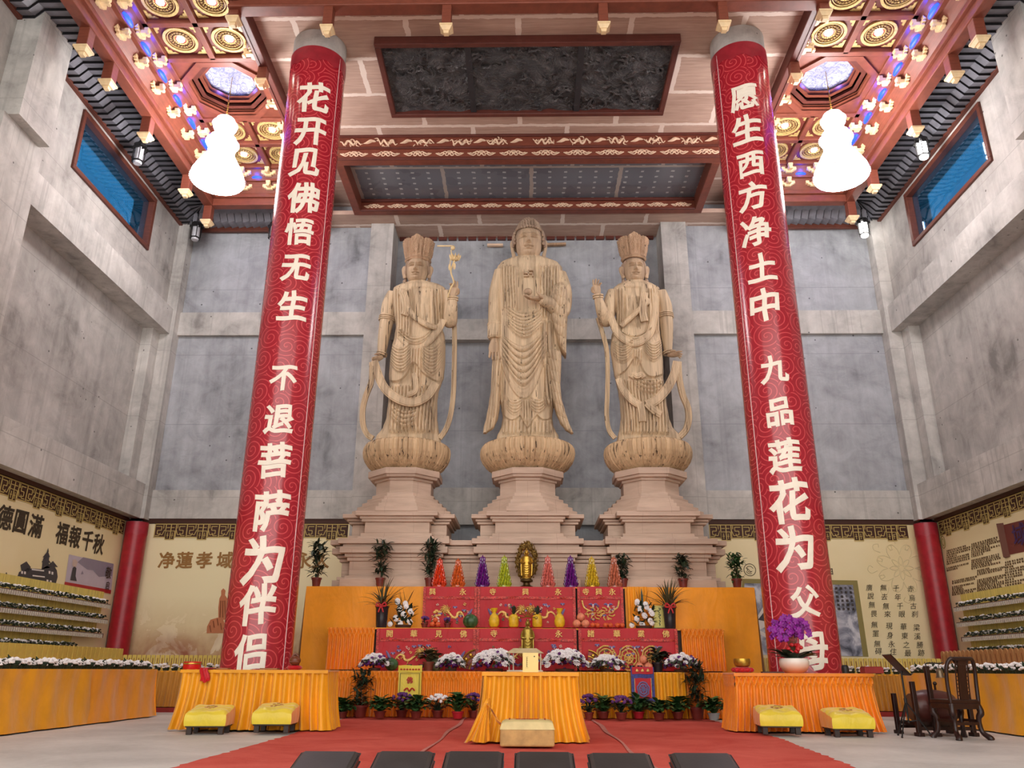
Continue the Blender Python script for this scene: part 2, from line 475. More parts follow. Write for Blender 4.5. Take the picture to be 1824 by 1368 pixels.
ro = pan.math('GREATER_THAN', y, 18.62)
s2 = pan.math('LESS_THAN', pan.math('ABSOLUTE', pan.math('SUBTRACT', pan.math('FRACT', pan.math('DIVIDE', pan.math('ADD', pan.math('ADD', x, wob), pan.math('MULTIPLY', ro, 1.1)), 2.44)), 0.5)), 0.022)
gx = pan.math('ABSOLUTE', pan.math('SUBTRACT', pan.math('FRACT', pan.math('ADD', pan.math('DIVIDE', x, 0.42), pan.math('MULTIPLY', wob, 2.0))), 0.5))
gy = pan.math('ABSOLUTE', pan.math('SUBTRACT', pan.math('FRACT', pan.math('ADD', pan.math('DIVIDE', y, 0.26), pan.math('MULTIPLY', wob, 3.0))), 0.5))
dab = pan.math('MULTIPLY', pan.math('LESS_THAN', gx, 0.10), pan.math('LESS_THAN', gy, 0.14))
dk = pan.math('MULTIPLY', pan.math('LESS_THAN', pan.noise(v, 1.3, 2), 0.38), 0.35)
c = pan.mix(dk, srgb(112, 114, 122), srgb(84, 84, 92)); c = pan.mix(dab, c, srgb(178, 180, 182)); c = pan.mix(pan.math('MAXIMUM', s1, s2), c, srgb(172, 162, 154))
pan.col(c); pan.set(0.22, spec=0.5)
m = MB(); m.box(-FX + .2, FX - .2, FY0 + .2, FY1 - .18, 13.7, 13.75); m.build('panel', pan.mat, fr, smooth=False)

def scroll(mb, cx, z, w, y, r=0.016):
    """flowing symmetrical scroll in the plane Y=y"""
    for s in (-1, 1):
        P = lambda pts: spl([(cx + s * a * w / 2, y, z + b * w * 0.09) for a, b in pts], 5)
        mb.tube(P([(1, 0), (.8, .15), (.62, -.1), (.45, .5), (.3, .9), (.2, .2), (.32, -.2), (.42, .2)]), [r * .5] * 5 + [r] * 31, 5)
        mb.tube(P([(.95, .1), (.75, -.6), (.55, -.9), (.4, -.2), (.52, .3), (.62, -.1)]), r, 5)
        mb.tube(P([(.3, -.7), (.15, -.95), (.06, -.2), (.12, .5), (.2, .1)]), r, 5)
        mb.tube(P([(.0, 1), (.12, .95), (.2, .6)]), r, 5)
    mb.ball((cx, y, z), r * 2.2, r, r * 2.6, 6, 5)
def dragonish(mb, cx, z, w, y, rnd):
    pts = [(cx + w * (i / 9 - 0.5), y, z + 0.075 * math.sin(i * 1.9 + rnd.random() * 2)) for i in range(10)]
    mb.tube(spl(pts, 4), [0.012 + 0.02 * math.sin(PI * i / 36) for i in range(37)], 5)
    for _ in range(11):
        x0 = cx + (rnd.random() - .5) * w * 0.85; z0 = z + (rnd.random() - .5) * 0.16; a = rnd.random() * 6.3; l = 0.06 + rnd.random() * 0.09
        mb.tube(spl([(x0, y, z0), (x0 + l * .6 * math.cos(a), y, z0 + l * .5 * math.sin(a)), (x0 + l * math.cos(a + .7), y, z0 + l * math.sin(a + .7))], 4), [0.014] * 5 + [0.016, 0.012, 0.008, .005], 5)
rnd = random.Random(3)
m = MB()
for i in range(12): scroll(m, -4.5 + i * 0.83, 13.48, 0.74, FY0 - 0.012)
for i in range(14): scroll(m, -4.42 + i * 0.68, 13.455, 0.60, FY1 - 0.215)
for i in range(10):
    xx = -4.62 + i * 0.96 + (0 if i < 5 else 0.25); dragonish(m, xx, 13.83, 0.55, FY0 - 0.012, rnd)
    cx = xx + 0.5
    m.tube(spl([(cx - .16, FY0 - .012, 13.80), (cx - .05, FY0 - .012, 13.83), (cx + .05, FY0 - .012, 13.88), (cx + .17, FY0 - .012, 13.86)], 4), [.006, .012, .02, .03, .04, .045, .05, .05, .045, .035, .03, .02, .006], 6, 1)
m.build('carved_scrollwork', M_CREAMDK, fr)

# red beams with hanging lotus posts
def post(name_label, loc, length=0.55, w=0.2, group=None):
    t = thing('hanging_post', name_label, 'post', loc, 0, group)
    m = MB(); m.box(-w / 2, w / 2, -w / 2, w / 2, 0.18, length); m.build('shaft', M_RED, t, smooth=False, bevel=0.012)
    m = MB(); q = w / 2 + 0.035
    m.box(-q, q, -q, q, 0.135, 0.18); m.box(-q + .01, q - .01, -q + .01, q - .01, 0.06, 0.135, 0.045); m.box(-.06, .06, -.06, .06, 0.0, 0.06, 0.012)
    m.build('carved_tip', M_CREAM, t, smooth=False)
    return t
m = MB(); m.box(-6.1, 6.1, 12.8, 13.02, 13.62, 13.95); m.box(-6.1, 6.1, 12.76, 13.06, 13.55, 13.62)
m.build('ceiling_beam', M_RED, smooth=False, bevel=0.02); o = bpy.data.objects['ceiling_beam']
tag(o, 'red timber beam crossing the nave ceiling above the two columns', 'beam'); o['kind'] = 'structure'
for i, px in enumerate((-4.03, -1.62, 1.54, 3.94)):
    post(['square red hanging post with cream tip above the left column', 'square red hanging post left of centre on the front ceiling beam', 'square red hanging post right of centre on the front ceiling beam', 'square red hanging post with cream tip above the right column'][i], (px, 12.88, 12.88), 0.75, 0.19, 'posts hanging from the front ceiling beam')
SIDE = {-1: 'left', 1: 'right'}
for s in (-1, 1):
    m = MB()
    a, b = sorted((s * 5.88, s * 6.1)); m.box(a, b, 12.8, 21.0, 13.72, 14.06)
    o = m.build('ceiling_beam', M_DKRED, smooth=False, bevel=0.02); tag(o, 'dark red beam along the %s edge of the plywood nave ceiling' % SIDE[s], 'beam'); o['kind'] = 'structure'
    for k, yy in enumerate((12.95, 14.8, 16.8)):
        post('red post with cream tip on the %s nave ceiling edge, %s' % (SIDE[s], ('at the front corner', 'just before the column', 'behind the column')[k]), (s * 6.0, yy, 13.2), 0.62, 0.2, 'posts along the nave ceiling edges')
    # outer beam of the aisle ceiling and its return along the back wall
    m = MB()
    a, b = sorted((s * 8.82, s * 9.08)); m.box(a, b, 9, 19.66, 13.08, 13.3)
    m.box(*sorted((s * 8.74, s * 9.02)), 9, 19.55, 13.3, 13.42)
    m.box(*sorted((s * 6.1, s * 8.82)), 19.42, 19.66, 13.08, 13.3); m.box(*sorted((s * 6.1, s * 8.74)), 19.36, 19.6, 13.3, 13.42)
    o = m.build('aisle_beam', M_RED, smooth=False, bevel=0.015); tag(o, 'red timber beam edging the tiled eave around the %s aisle ceiling' % SIDE[s], 'beam'); o['kind'] = 'structure'
    for k, yy in enumerate((12.9, 13.9, 15.7, 18.05, 19.55)):
        post('red hanging post on the %s aisle beam, %s' % (SIDE[s], ('first from the camera', 'second from the camera', 'third from the camera', 'fourth from the camera', 'at the back corner')[k]), (s * 8.95, yy, 12.45), 0.66, 0.22, 'posts along the aisle beams')
    # tiled eave
    prof = [(10.28, 13.22), (9.95, 13.22), (9.78, 13.40), (9.32, 13.40), (9.2, 13.46), (9.04, 13.46)]
    m = MB()
    p_ = 0.215; n = int((21.0 - 9) / p_)
    for i in range(n):
        y0 = 9 + i * p_ + 0.03; y1 = y0 + p_ - 0.02
        for (xa, za), (xb, zb) in zip(prof, prof[1:]):
            # never past the mitre with the back eave
            ya, yb = 0, 0
            lim = lambda xx: 19.62 + (xx - 9.04) * (1.34 / 1.24)
            q = [(xa, min(y0, lim(xa)), za), (xb, min(y0, lim(xb)), zb), (xb, min(y1, lim(xb)), zb + .05), (xa, min(y1, lim(xa)), za + .05)]
            if q[0][1] >= q[3][1] - 1e-3 and q[1][1] >= q[2][1] - 1e-3: continue
            m.add([(s * a_, b_, c_) for a_, b_, c_ in q] + [(s * a_, b_, c_ + .07) for a_, b_, c_ in q], [(0, 1, 2, 3) if s > 0 else (3, 2, 1, 0), (2, 3, 7, 6), (0, 1, 5, 4)]); m.m[-2:] = [1, 1]
    k2 = int((9.1 - 6.0) / p_)
    prb = [(20.96, 13.22), (20.6, 13.22), (20.42, 13.40), (19.95, 13.40), (19.82, 13.46), (19.64, 13.46)]
    for i in range(int((10.3 - 6.0) / p_)):
        x0 = 6.0 + i * p_ + 0.03; x1 = x0 + p_ - 0.03
        lim = lambda yy: 9.04 + (yy - 19.62) * (1.24 / 1.34)
        for (ya, za), (yb, zb) in zip(prb, prb[1:]):
            q = [(min(x0, lim(ya)), ya, za + .06), (min(x0, lim(yb)), yb, zb + .06), (min(x1, lim(yb)), yb, zb), (min(x1, lim(ya)), ya, za)]
            if q[0][0] >= q[3][0] - 1e-3 and q[1][0] >= q[2][0] - 1e-3: continue
            m.add([(s * a_, b_, c_) for a_, b_, c_ in q] + [(s * a_, b_, c_ + .07) for a_, b_, c_ in q], [(0, 1, 2, 3), (2, 3, 7, 6), (0, 1, 5, 4)]); m.m[-2:] = [1, 1]
    ev = m.build('tile_eave', [M_TILE, M_TILEJ], smooth=False); tag(ev, 'dark grey stepped tile eave running round the %s aisle ceiling' % SIDE[s], 'eave'); ev['kind'] = 'structure'
    m = MB()
    m.box(*sorted((s * 9.02, s * 10.4)), 9, 21.2, 13.56, 13.6); m.box(*sorted((s * 6.0, s * 9.1)), 19.6, 21.2, 13.56, 13.6)
    m.build('backing', M_TILEJ, ev, smooth=False)
    m = MB(); m.box(*sorted((s * 10.2, s * 10.32)), 9, 21.05, 13.2, 13.36); m.box(*sorted((s * 6.0, s * 10.3)), 20.92, 21.02, 13.12, 13.34); m.box(*sorted((s*5.95,s*6.1)),19.4,21.0,13.05,13.5)
    m.build('wall_trim', M_BROWN, ev, smooth=False, bevel=0.015)
    # sloping bracket frieze
    m = MB()
    def quad(p): m.add(p, [(0, 1, 2, 3)]); 
    quad([(s * 8.78, 9, 13.42), (s * 8.3, 9, 14.0), (s * 8.3, 19.0, 14.0), (s * 8.78, 19.4, 13.42)])
    quad([(s * 8.78, 19.4, 13.42), (s * 8.3, 19.0, 14.0), (s * 6.0, 19.0, 14.0), (s * 6.0, 19.4, 13.42)])
    quad([(s * 6.02, 9, 13.7), (s * 6.1, 9, 14.0), (s * 6.1, 19.4, 14.0), (s * 6.02, 19.4, 13.7)])
    m.box(*sorted((s * 8.46, s * 8.58)), 9, 19.2, 13.68, 13.75); m.box(*sorted((s * 6.1, s * 8.58)), 19.14, 19.24, 13.68, 13.75)
    o = m.build('bracket_frieze', M_RED, smooth=False); tag(o, 'red sloping board frieze carrying cream brackets in the %s aisle ceiling' % SIDE[s], 'frieze'); o['kind'] = 'structure'
    # coffer grid
    m = MB()
    XL = [8.28, 7.18, 6.1]; YL = [10.5, 11.57, 12.64, 13.7, 14.77, 16.92, 17.96, 19.0]
    for xx in XL: m.box(*sorted((s * (xx - .07), s * (xx + .07))), 10.4, 14.77, 13.97, 14.14); m.box(*sorted((s * (xx - .07), s * (xx + .07))), 16.92, 19.0, 13.97, 14.14)
    m.box(*sorted((s * 8.21, s * 8.35)), 14.7, 17, 13.97, 14.14); m.box(*sorted((s * 6.03, s * 6.17)), 14.7, 17, 13.97, 14.14)
    for yy in YL: m.box(*sorted((s * 6.03, s * 8.35)), yy - .07, yy + .07, 13.97, 14.14)
    o = m.build('coffer_grid', M_RED, smooth=False, bevel=0.015); tag(o, 'red timber coffer grid of the %s aisle ceiling' % SIDE[s], 'ceiling grid'); o['kind'] = 'structure'

# ---- dougong brackets
def bracket_mesh():
    prof = [(-.2, .13), (-.2, .045), (-.15, .045), (-.15, .01), (-.09, .01), (-.09, -.03), (.09, -.03), (.09, .01), (.15, .01), (.15, .045), (.2, .045), (.2, .13), (.11, .13), (.11, .07), (.05, .07), (.05, .10), (-.05, .10), (-.05, .07), (-.11, .07), (-.11, .13)]
    m = MB(); m.prism(prof, lambda p: (p[0], -.035, p[1]), lambda p: (p[0], .035, p[1]))
    m.box(-.05, .05, -.19, .1, .0, .09); m.box(-.06, .06, -.2, -.11, .09, .15); m.box(-.045, .045, -.22, -.16, -.035, .02)
    return m
br = bracket_mesh().build('bracket', M_CREAM, smooth=False, loc=(0, 0, -50))
first = [True]
def place_bracket(x, y, z, rz, label):
    o = br if first[0] else br.copy()
    if not first[0]: COL.objects.link(o)
    first[0] = False
    o.location = (x, y, z); o.rotation_euler = (0, 0, rz)
    tag(o, label, 'bracket', 'cream dougong brackets of the aisle ceilings')
for s in (-1, 1):
    for tier, (xx, zz, y0, n) in enumerate(((8.64, 13.5, 10.9, 10), (8.40, 13.8, 11.2, 10))):
        for i in range(n):
            place_bracket(s * xx, y0 + i * 0.86, zz, R(-90 * s), 'cream wooden bracket on the %s tier of the outer frieze in the %s aisle ceiling' % (('lower', 'upper')[tier], SIDE[s]))
    for tier, (yy, zz, xs) in enumerate(((19.27, 13.5, (8.55, 7.9, 7.2, 6.5)), (19.05, 13.8, (7.9, 7.2, 6.5)))):
        for xx in xs:
            place_bracket(s * xx, yy, zz, R(-35 * s) if xx > 8.5 else 0, ('cream wooden bracket set askew in the back corner of the %s aisle frieze' if xx > 8.5 else 'cream wooden bracket on the %s tier of the back frieze in the %%s aisle ceiling' % ('lower', 'upper')[tier]) % SIDE[s])
    for i in range(5):
        place_bracket(s * 6.16, 13.6 + i * 0.86, 13.82, R(90 * s), 'cream wooden bracket on the nave side frieze of the %s aisle ceiling' % SIDE[s])

# ---- coffer lights
M_COFF = plain('coffer_panel_maroon', (112, 52, 44), 0.5)
M_RING = plain('coffer_ring_gilt', (214, 186, 120), 0.45, metal=0.15, var=0.2, sc_=30, bump=0.4)
M_ROS = plain('coffer_rosette', (170, 140, 88), 0.4, metal=0.3, var=0.4, sc_=40, bump=0.6)
def ring(mb, r0, r1, z0, z1, n=40):
    vs = []; fs = []
    for j in range(n):
        a = 2 * PI * j / n; c_, s_ = math.cos(a), math.sin(a)
        vs += [(r0 * c_, r0 * s_, z1), (r0 * c_, r0 * s_, z0), (r1 * c_, r1 * s_, z0), (r1 * c_, r1 * s_, z1)]
    for j in range(n):
        k = (j + 1) % n
        for e in range(3): fs.append((j * 4 + e, k * 4 + e, k * 4 + e + 1, j * 4 + e + 1))
    mb.add(vs, fs)
cf = thing('coffer_light', 'x', 'ceiling light', (0, 0, 14.0))
m = MB(); m.box(-.48, .48, -.46, .46, .09, .12); m.build('panel', M_COFF, cf, smooth=False)
m = MB(); ring(m, .315, .375, .045, .09); ring(m, .27, .285, .06, .09); m.build('ring', M_RING, cf)
m = MB()
for j in range(20):
    a = 2 * PI * j / 20
    m.ball((.215 * math.cos(a), .215 * math.sin(a), .075), .038, .03, .025, 6, 5); m.ball((.15 * math.cos(a + .15), .15 * math.sin(a + .15), .08), .03, .022, .02, 6, 5)
m.build('rosette', M_ROS, cf)
for a, b in ((-1, -1), (1, -1), (1, 1), (-1, 1)):
    m = MB(); pts = [(.45, .43), (.22, .43), (.27, .37), (.33, .38), (.35, .31), (.40, .30), (.40, .22), (.45, .2)]
    pts = [(p * a, q * b) for p, q in pts]
    if a * b < 0: pts = pts[::-1]
    m.prism(pts[::-1], lambda p: (p[0], p[1], .07), lambda p: (p[0], p[1], .09)); m.build('corner_ornament', M_RING, cf, smooth=False)
m = MB(); m.ball((0, 0, .075), .085, .085, .035, 16, 8); m.build('lamp', M_LAMP, cf)
firstc = True
ROWN = ['front row', 'second row', 'row before the octagon', 'row behind the octagon', 'rearmost row']
for s in (-1, 1):
    for xi, xx in enumerate((7.73, 6.64)):
        for yi, yy in enumerate((12.1, 13.17, 14.235, 17.44, 18.48)):
            lab = 'gilt coffer ceiling light in the %s aisle, %s, %s side' % (SIDE[s], ROWN[yi], ('wall', 'nave')[xi])
            if firstc:
                cf.location = (s * xx, yy, 14.0); cf['label'] = lab; cf['group'] = 'coffer lights'; firstc = False
            else: dup(cf, (s * xx, yy, 14.0), 0, lab, 'coffer lights')

# ---- octagonal wells
M_DISC = NT('carved_disc_blue_grey'); v = M_DISC.coord(); cv = M_DISC.noise(v, 3.0, 5, .6, 3.0); rr = M_DISC.math('ABSOLUTE', M_DISC.math('SUBTRACT', cv, .5))
M_DISC.col(M_DISC.ramp(rr, [(0.0, srgb(120, 124, 140)), (0.06, srgb(196, 198, 206))])); M_DISC.bump(rr, .8, .05); M_DISC = M_DISC.set(.5)
def octring(mb, r0, z0, r1, z1):
    vs = []; fs = []
    for j in range(8):
        a = PI / 8 + j * PI / 4; vs += [(r0 * math.cos(a), r0 * math.sin(a), z0), (r1 * math.cos(a), r1 * math.sin(a), z1)]
    for j in range(8):
        k = (j + 1) % 8; fs.append((2 * j, 2 * j + 1, 2 * k + 1, 2 * k))
    mb.add(vs, fs)
for s in (-1, 1):
    t = thing('octagonal_ceiling_well', 'red stepped octagonal ceiling well with carved disc above the %s gourd lamp' % SIDE[s], 'ceiling well', (s * 7.19, 15.85, 14.0))
    m = MB()   # flat soffit board with an octagonal hole
    R0 = 1.02 / math.cos(PI / 8)
    oc = [(R0 * math.cos(PI / 8 + j * PI / 4), R0 * math.sin(PI / 8 + j * PI / 4)) for j in range(8)]
    sq = [(1.05, .43), (.45, 1.02), (-.45, 1.02), (-1.05, .43), (-1.05, -.43), (-.45, -1.02), (.45, -1.02), (1.05, -.43)]
    oc = [(q[0] * .94, q[1] * .94) for q in oc]
    for cx, cy in ((1, 1), (-1, 1), (-1, -1), (1, -1)):
        pa = (oc[0][0] * cx, oc[0][1] * cy); pb = (oc[1][0] * cx, oc[1][1] * cy)
        m.add([(pa[0], pa[1], .03), (1.06 * cx, pa[1], .03), (1.06 * cx, 1.03 * cy, .03), (pb[0], 1.03 * cy, .03), (pb[0], pb[1], .03)], [(0, 1, 2, 3, 4)])
    for cy in (1, -1):
        m.add([(oc[1][0], oc[1][1] * cy, .03), (oc[1][0], 1.03 * cy, .03), (-oc[1][0], 1.03 * cy, .03), (-oc[1][0], oc[1][1] * cy, .03)], [(0, 1, 2, 3)])
        m.add([(oc[0][0] * cy, oc[0][1], .03), (1.06 * cy, oc[0][1], .03), (1.06 * cy, -oc[0][1], .03), (oc[0][0] * cy, -oc[0][1], .03)], [(0, 1, 2, 3)])
    m.build('soffit', M_RED, t, smooth=False)
    ro = R0 * .94
    for k, (ra, za, rb, zb, mm) in enumerate(((ro + .05, -.03, ro + .05, .05, M_RED), (ro, .03, ro - .02, .12, M_RED), (ro - .14, .12, ro - .14, .22, M_DKRED), (ro - .24, .22, ro - .27, .32, M_RED))):
        m = MB(); octring(m, ra, za, rb, zb); octring(m, ra, za, ra - .16, za); octring(m, ra - .0, zb, rb - .16, zb)
        m.build('stepped_ring', mm, t, smooth=False)
    m = MB(); m.lathe([(.80, .32), (.70, .44)], 24, closed=False); m.build('cove', plain('cove_boards', (140, 120, 130), .5, stretch=(8, 8, .3)), t)
    m = MB(); m.lathe([(.001, .44), (.74, .44)], 40, closed=False); ring(m, .62, .67, .42, .45); m.build('carved_disc', M_DISC, t)
    for k in range(4): blue_lamp('well_led', (.62 * math.cos(k * PI / 2 + .78), .62 * math.sin(k * PI / 2 + .78), .26), 8, t, (.06, .12, 1.0))

# ---- gourd lamps
def rad(z):
    b = lambda c, r, q: math.sqrt(max(0, 1 - ((z - c) / q) ** 2)) * r
    return max(b(.42, .44, .36), b(.98, .30, .3), b(1.42, .22, .24), .07)
for s in (-1, 1):
    t = thing('gourd_lamp', 'glowing white beaded gourd lamp hanging in the %s aisle' % SIDE[s], 'lamp', (s * 7.17, 15.85, 11.45))
    m = MB(); prof = [(.60, .05), (.58, .0), (.45, -.03), (.2, -.06), (.02, -.07)][::-1]
    prof += [(.58, .18), (.50, .36), (.40, .55), (.31, .72), (.27, .82), (.33, .95), (.36, 1.05), (.30, 1.18), (.21, 1.28), (.2, 1.36), (.26, 1.48), (.27, 1.58), (.2, 1.72), (.1, 1.80), (.04, 1.84)]
    m.lathe(prof, 36); m.build('shade', M_GOURD, t)
    m = MB()
    for zz, rr_ in ((.05, .605), (.82, .29), (1.05, .37), (1.58, .28)):
        for j in range(44):
            a = 2 * PI * j / 44; m.ball((rr_ * math.cos(a), rr_ * math.sin(a), zz), .02, n=5, m=4)
    m.build('bead_trim', plain('crystal_beads', (225, 225, 225), .15), t)
    m = MB(); m.tube([(0, 0, 1.84), (0, 0, 2.55)], .014, 6)
    for j in range(6): m.ball((0, 0, 1.9 + .06 * j), .022, n=6, m=5)
    m.tube([(0, 0, 2.55), (0, 0, 2.97)], .008, 5); m.build('chain', M_GOLD, t)

# ---- glow of hidden blue LED strips, modelled as emissive lozenges between the upper brackets
ledn = 0
for s in (-1, 1):
    for i in range(9):
        yy = 11.2 + i * 0.86 + 0.43
        if (s < 0 and not 13 < yy < 17.9): continue
        m = MB(); m.ball((s * 8.46, yy, 13.80), .07, .22, .07, 14, 10); blue_lamp('blue_led', (s * 8.36, yy, 13.83), 6)
        o = m.build('led_glow_patch', M_LED); tag(o, 'blue LED glow patch in %s outer frieze, gap %d from the front' % (SIDE[s], i + 1), 'led glow', 'blue LED glow patches')
    for xx in (7.55, 6.85) if s > 0 else (7.55,):
        m = MB(); m.ball((s * xx, 19.17, 13.80), .16, .06, .06, 14, 10); blue_lamp('blue_led', (s * xx, 19.06, 13.82), 5)
        o = m.build('led_glow_patch', M_LED); tag(o, 'blue LED glow patch on back frieze of %s aisle, %s' % (SIDE[s], 'towards the wall' if xx > 7 else 'towards the nave'), 'led glow', 'blue LED glow patches')

# ---- eave lanterns
def lantern(loc, lab, lit):
    t = thing('eave_lantern', lab, 'lantern', loc, 0, 'lanterns hanging under the tiled eaves')
    m = MB(); ring(m, .06, .17, .42, .46, 6); ring(m, .05, .15, .0, .03, 6)
    for j in range(6):
        a = 2 * PI * j / 6; m.tube([(.15 * math.cos(a), .15 * math.sin(a), .02), (.16 * math.cos(a), .16 * math.sin(a), .44)], .012, 5)
        b = a + PI / 6; m.bar((.135 * math.cos(b), .135 * math.sin(b), .34), (.135 * math.cos(b), .135 * math.sin(b), .42), .12, .004)
    m.build('cage', M_BLACK, t)
    m = MB(); m.lathe([(.17, .46), (.12, .52), (.03, .56)], 6); m.build('cap', M_BLACK, t, smooth=False)
    m = MB(); m.lathe([(.09, -.05), (.105, -.02), (.105, .4)], 16); m.build('shade', M_LANT if lit else plain('unlit_lantern_glass', (190, 190, 196), .3), t)
    m = MB(); m.tube([(0, 0, .56), (0, 0, 1.02)], .012, 6); m.build('rod', M_BLACK, t)
lantern((-9.6, 16.7, 12.6), 'unlit dark lantern under the left eave beside the window', False)
lantern((-9.6, 20.35, 12.55), 'unlit dark lantern in the back corner of the left eave', False)
lantern((-7.3, 20.3, 12.5), 'unlit lantern under the back eave beside the left column', False)
lantern((9.6, 16.7, 12.6), 'glowing lantern under the right eave beside the window', True)
lantern((9.6, 20.35, 12.55), 'glowing lantern in the back corner of the right eave', True)
lantern((7.2, 20.3, 12.5), 'glowing lantern under the back eave beside the right column', True)
# ================================================================== WRITING
import bmesh
def text_mesh(s, size=1.0, offset=0.0, extrude=0.0, slant=0.0, rise=0.0, res=3):
    """characters of the built-in font as (verts, faces); centred on 0,0"""
    c = bpy.data.curves.new('writing', 'FONT'); c.body = s; c.size = 1.0; c.extrude = 0.01; c.shear = slant; c.resolution_u = res
    if offset > 0: c.bevel_depth = offset; c.bevel_resolution = 0
    elif offset < 0: c.offset = offset
    c.align_x = 'CENTER'
    o = bpy.data.objects.new('writing', c); COL.objects.link(o)
    dg = bpy.context.evaluated_depsgraph_get(); dg.update()
    me = o.evaluated_get(dg).to_mesh()
    zs = max(1e-4, 0.01 + max(0, offset)); th = max(extrude, .002 / size)
    vs = [Vector((v.co.x, v.co.y, (v.co.z / zs + 1) * .5 * th)) for v in me.vertices]; fs = [tuple(p.vertices) for p in me.polygons]
    o.evaluated_get(dg).to_mesh_clear(); bpy.data.objects.remove(o); bpy.data.curves.remove(c)
    if not vs: return [], []
    zc = 0.37
    return [Vector((p.x * size, (p.y - zc + rise * p.x) * size, p.z * size)) for p in vs], fs
def cut_mesh(vs, fs, xs):
    bm = bmesh.new(); bv = [bm.verts.new(p) for p in vs]
    for f in fs:
        try: bm.faces.new([bv[i] for i in f])
        except ValueError: pass
    for x in xs:
        bmesh.ops.bisect_plane(bm, geom=bm.verts[:] + bm.edges[:] + bm.faces[:], plane_co=(x, 0, 0), plane_no=(1, 0, 0))
    bm.verts.index_update()
    r = [v.co.copy() for v in bm.verts], [tuple(v.index for v in f.verts) for f in bm.faces]
    bm.free(); return r

# ================================================================== COLUMNS WITH COUPLETS
bn = NT('red_cloud_banner'); v = bn.coord(); x, y, z = bn.xyz(v)
uu = bn.math('MULTIPLY', bn.math('ARCTAN2', x, y), 0.6)
p2 = bn.vec(uu, z, 0.0)
vo = bn.n('ShaderNodeTexVoronoi', _voronoi_dimensions='2D', Scale=2.3, Randomness=0.6); bn.link(p2, vo.inputs['Vector'])
px_, pz_, _ = bn.xyz(vo.outputs['Position'])
dx = bn.math('SUBTRACT', uu, px_); dz = bn.math('SUBTRACT', z, pz_)
ang = bn.math('DIVIDE', bn.math('ARCTAN2', dz, dx), 2 * PI)
d = bn.math('SQRT', bn.math('ADD', bn.math('MULTIPLY', dx, dx), bn.math('MULTIPLY', bn.math('MULTIPLY', dz, dz), 1.25)))
sp = bn.math('FRACT', bn.math('SUBTRACT', bn.math('DIVIDE', d, 0.098), ang))
line = bn.math('LESS_THAN', bn.math('ABSOLUTE', bn.math('SUBTRACT', sp, 0.5)), 0.095)
bn.col(bn.mix(line, srgb(162, 32, 46), srgb(212, 78, 84))); M_BANNER = bn.set(0.2, spec=0.6)
M_WRITE = plain('ivory_writing', (244, 236, 220), 0.45, var=0.04)
LCH = [('花', 559, 173, 148, 198), ('开', 553, 232, 207, 257), ('见', 543, 287, 263, 313), ('佛', 542, 352, 324, 376), ('悟', 533, 412, 388, 434), ('无', 527, 475, 452, 500), ('生', 521, 545, 518, 570),
       ('不', 505, 672, 650, 696), ('退', 497, 746, 720, 772), ('菩', 489, 820, 790, 850), ('萨', 483, 910, 872, 940), ('为', 469, 998, 952, 1036), ('伴', 459, 1077, 1042, 1112), ('侣', 447, 1163, 1130, 1196)]
RCH = [('愿', 1326, 172, 150, 194), ('生', 1331, 230, 205, 254), ('西', 1337, 291, 268, 312), ('方', 1341, 349, 326, 374), ('净', 1346, 412, 388, 438), ('土', 1357, 477, 450, 500), ('中', 1362, 543, 516, 572),
       ('九', 1379, 657, 634, 682), ('品', 1388, 733, 708, 758), ('莲', 1398, 812, 784, 842), ('花', 1407, 892, 850, 924), ('为', 1417, 977, 932, 1010), ('父', 1434, 1072, 1034, 1088), ('母', 1446, 1160, 1122, 1190)]
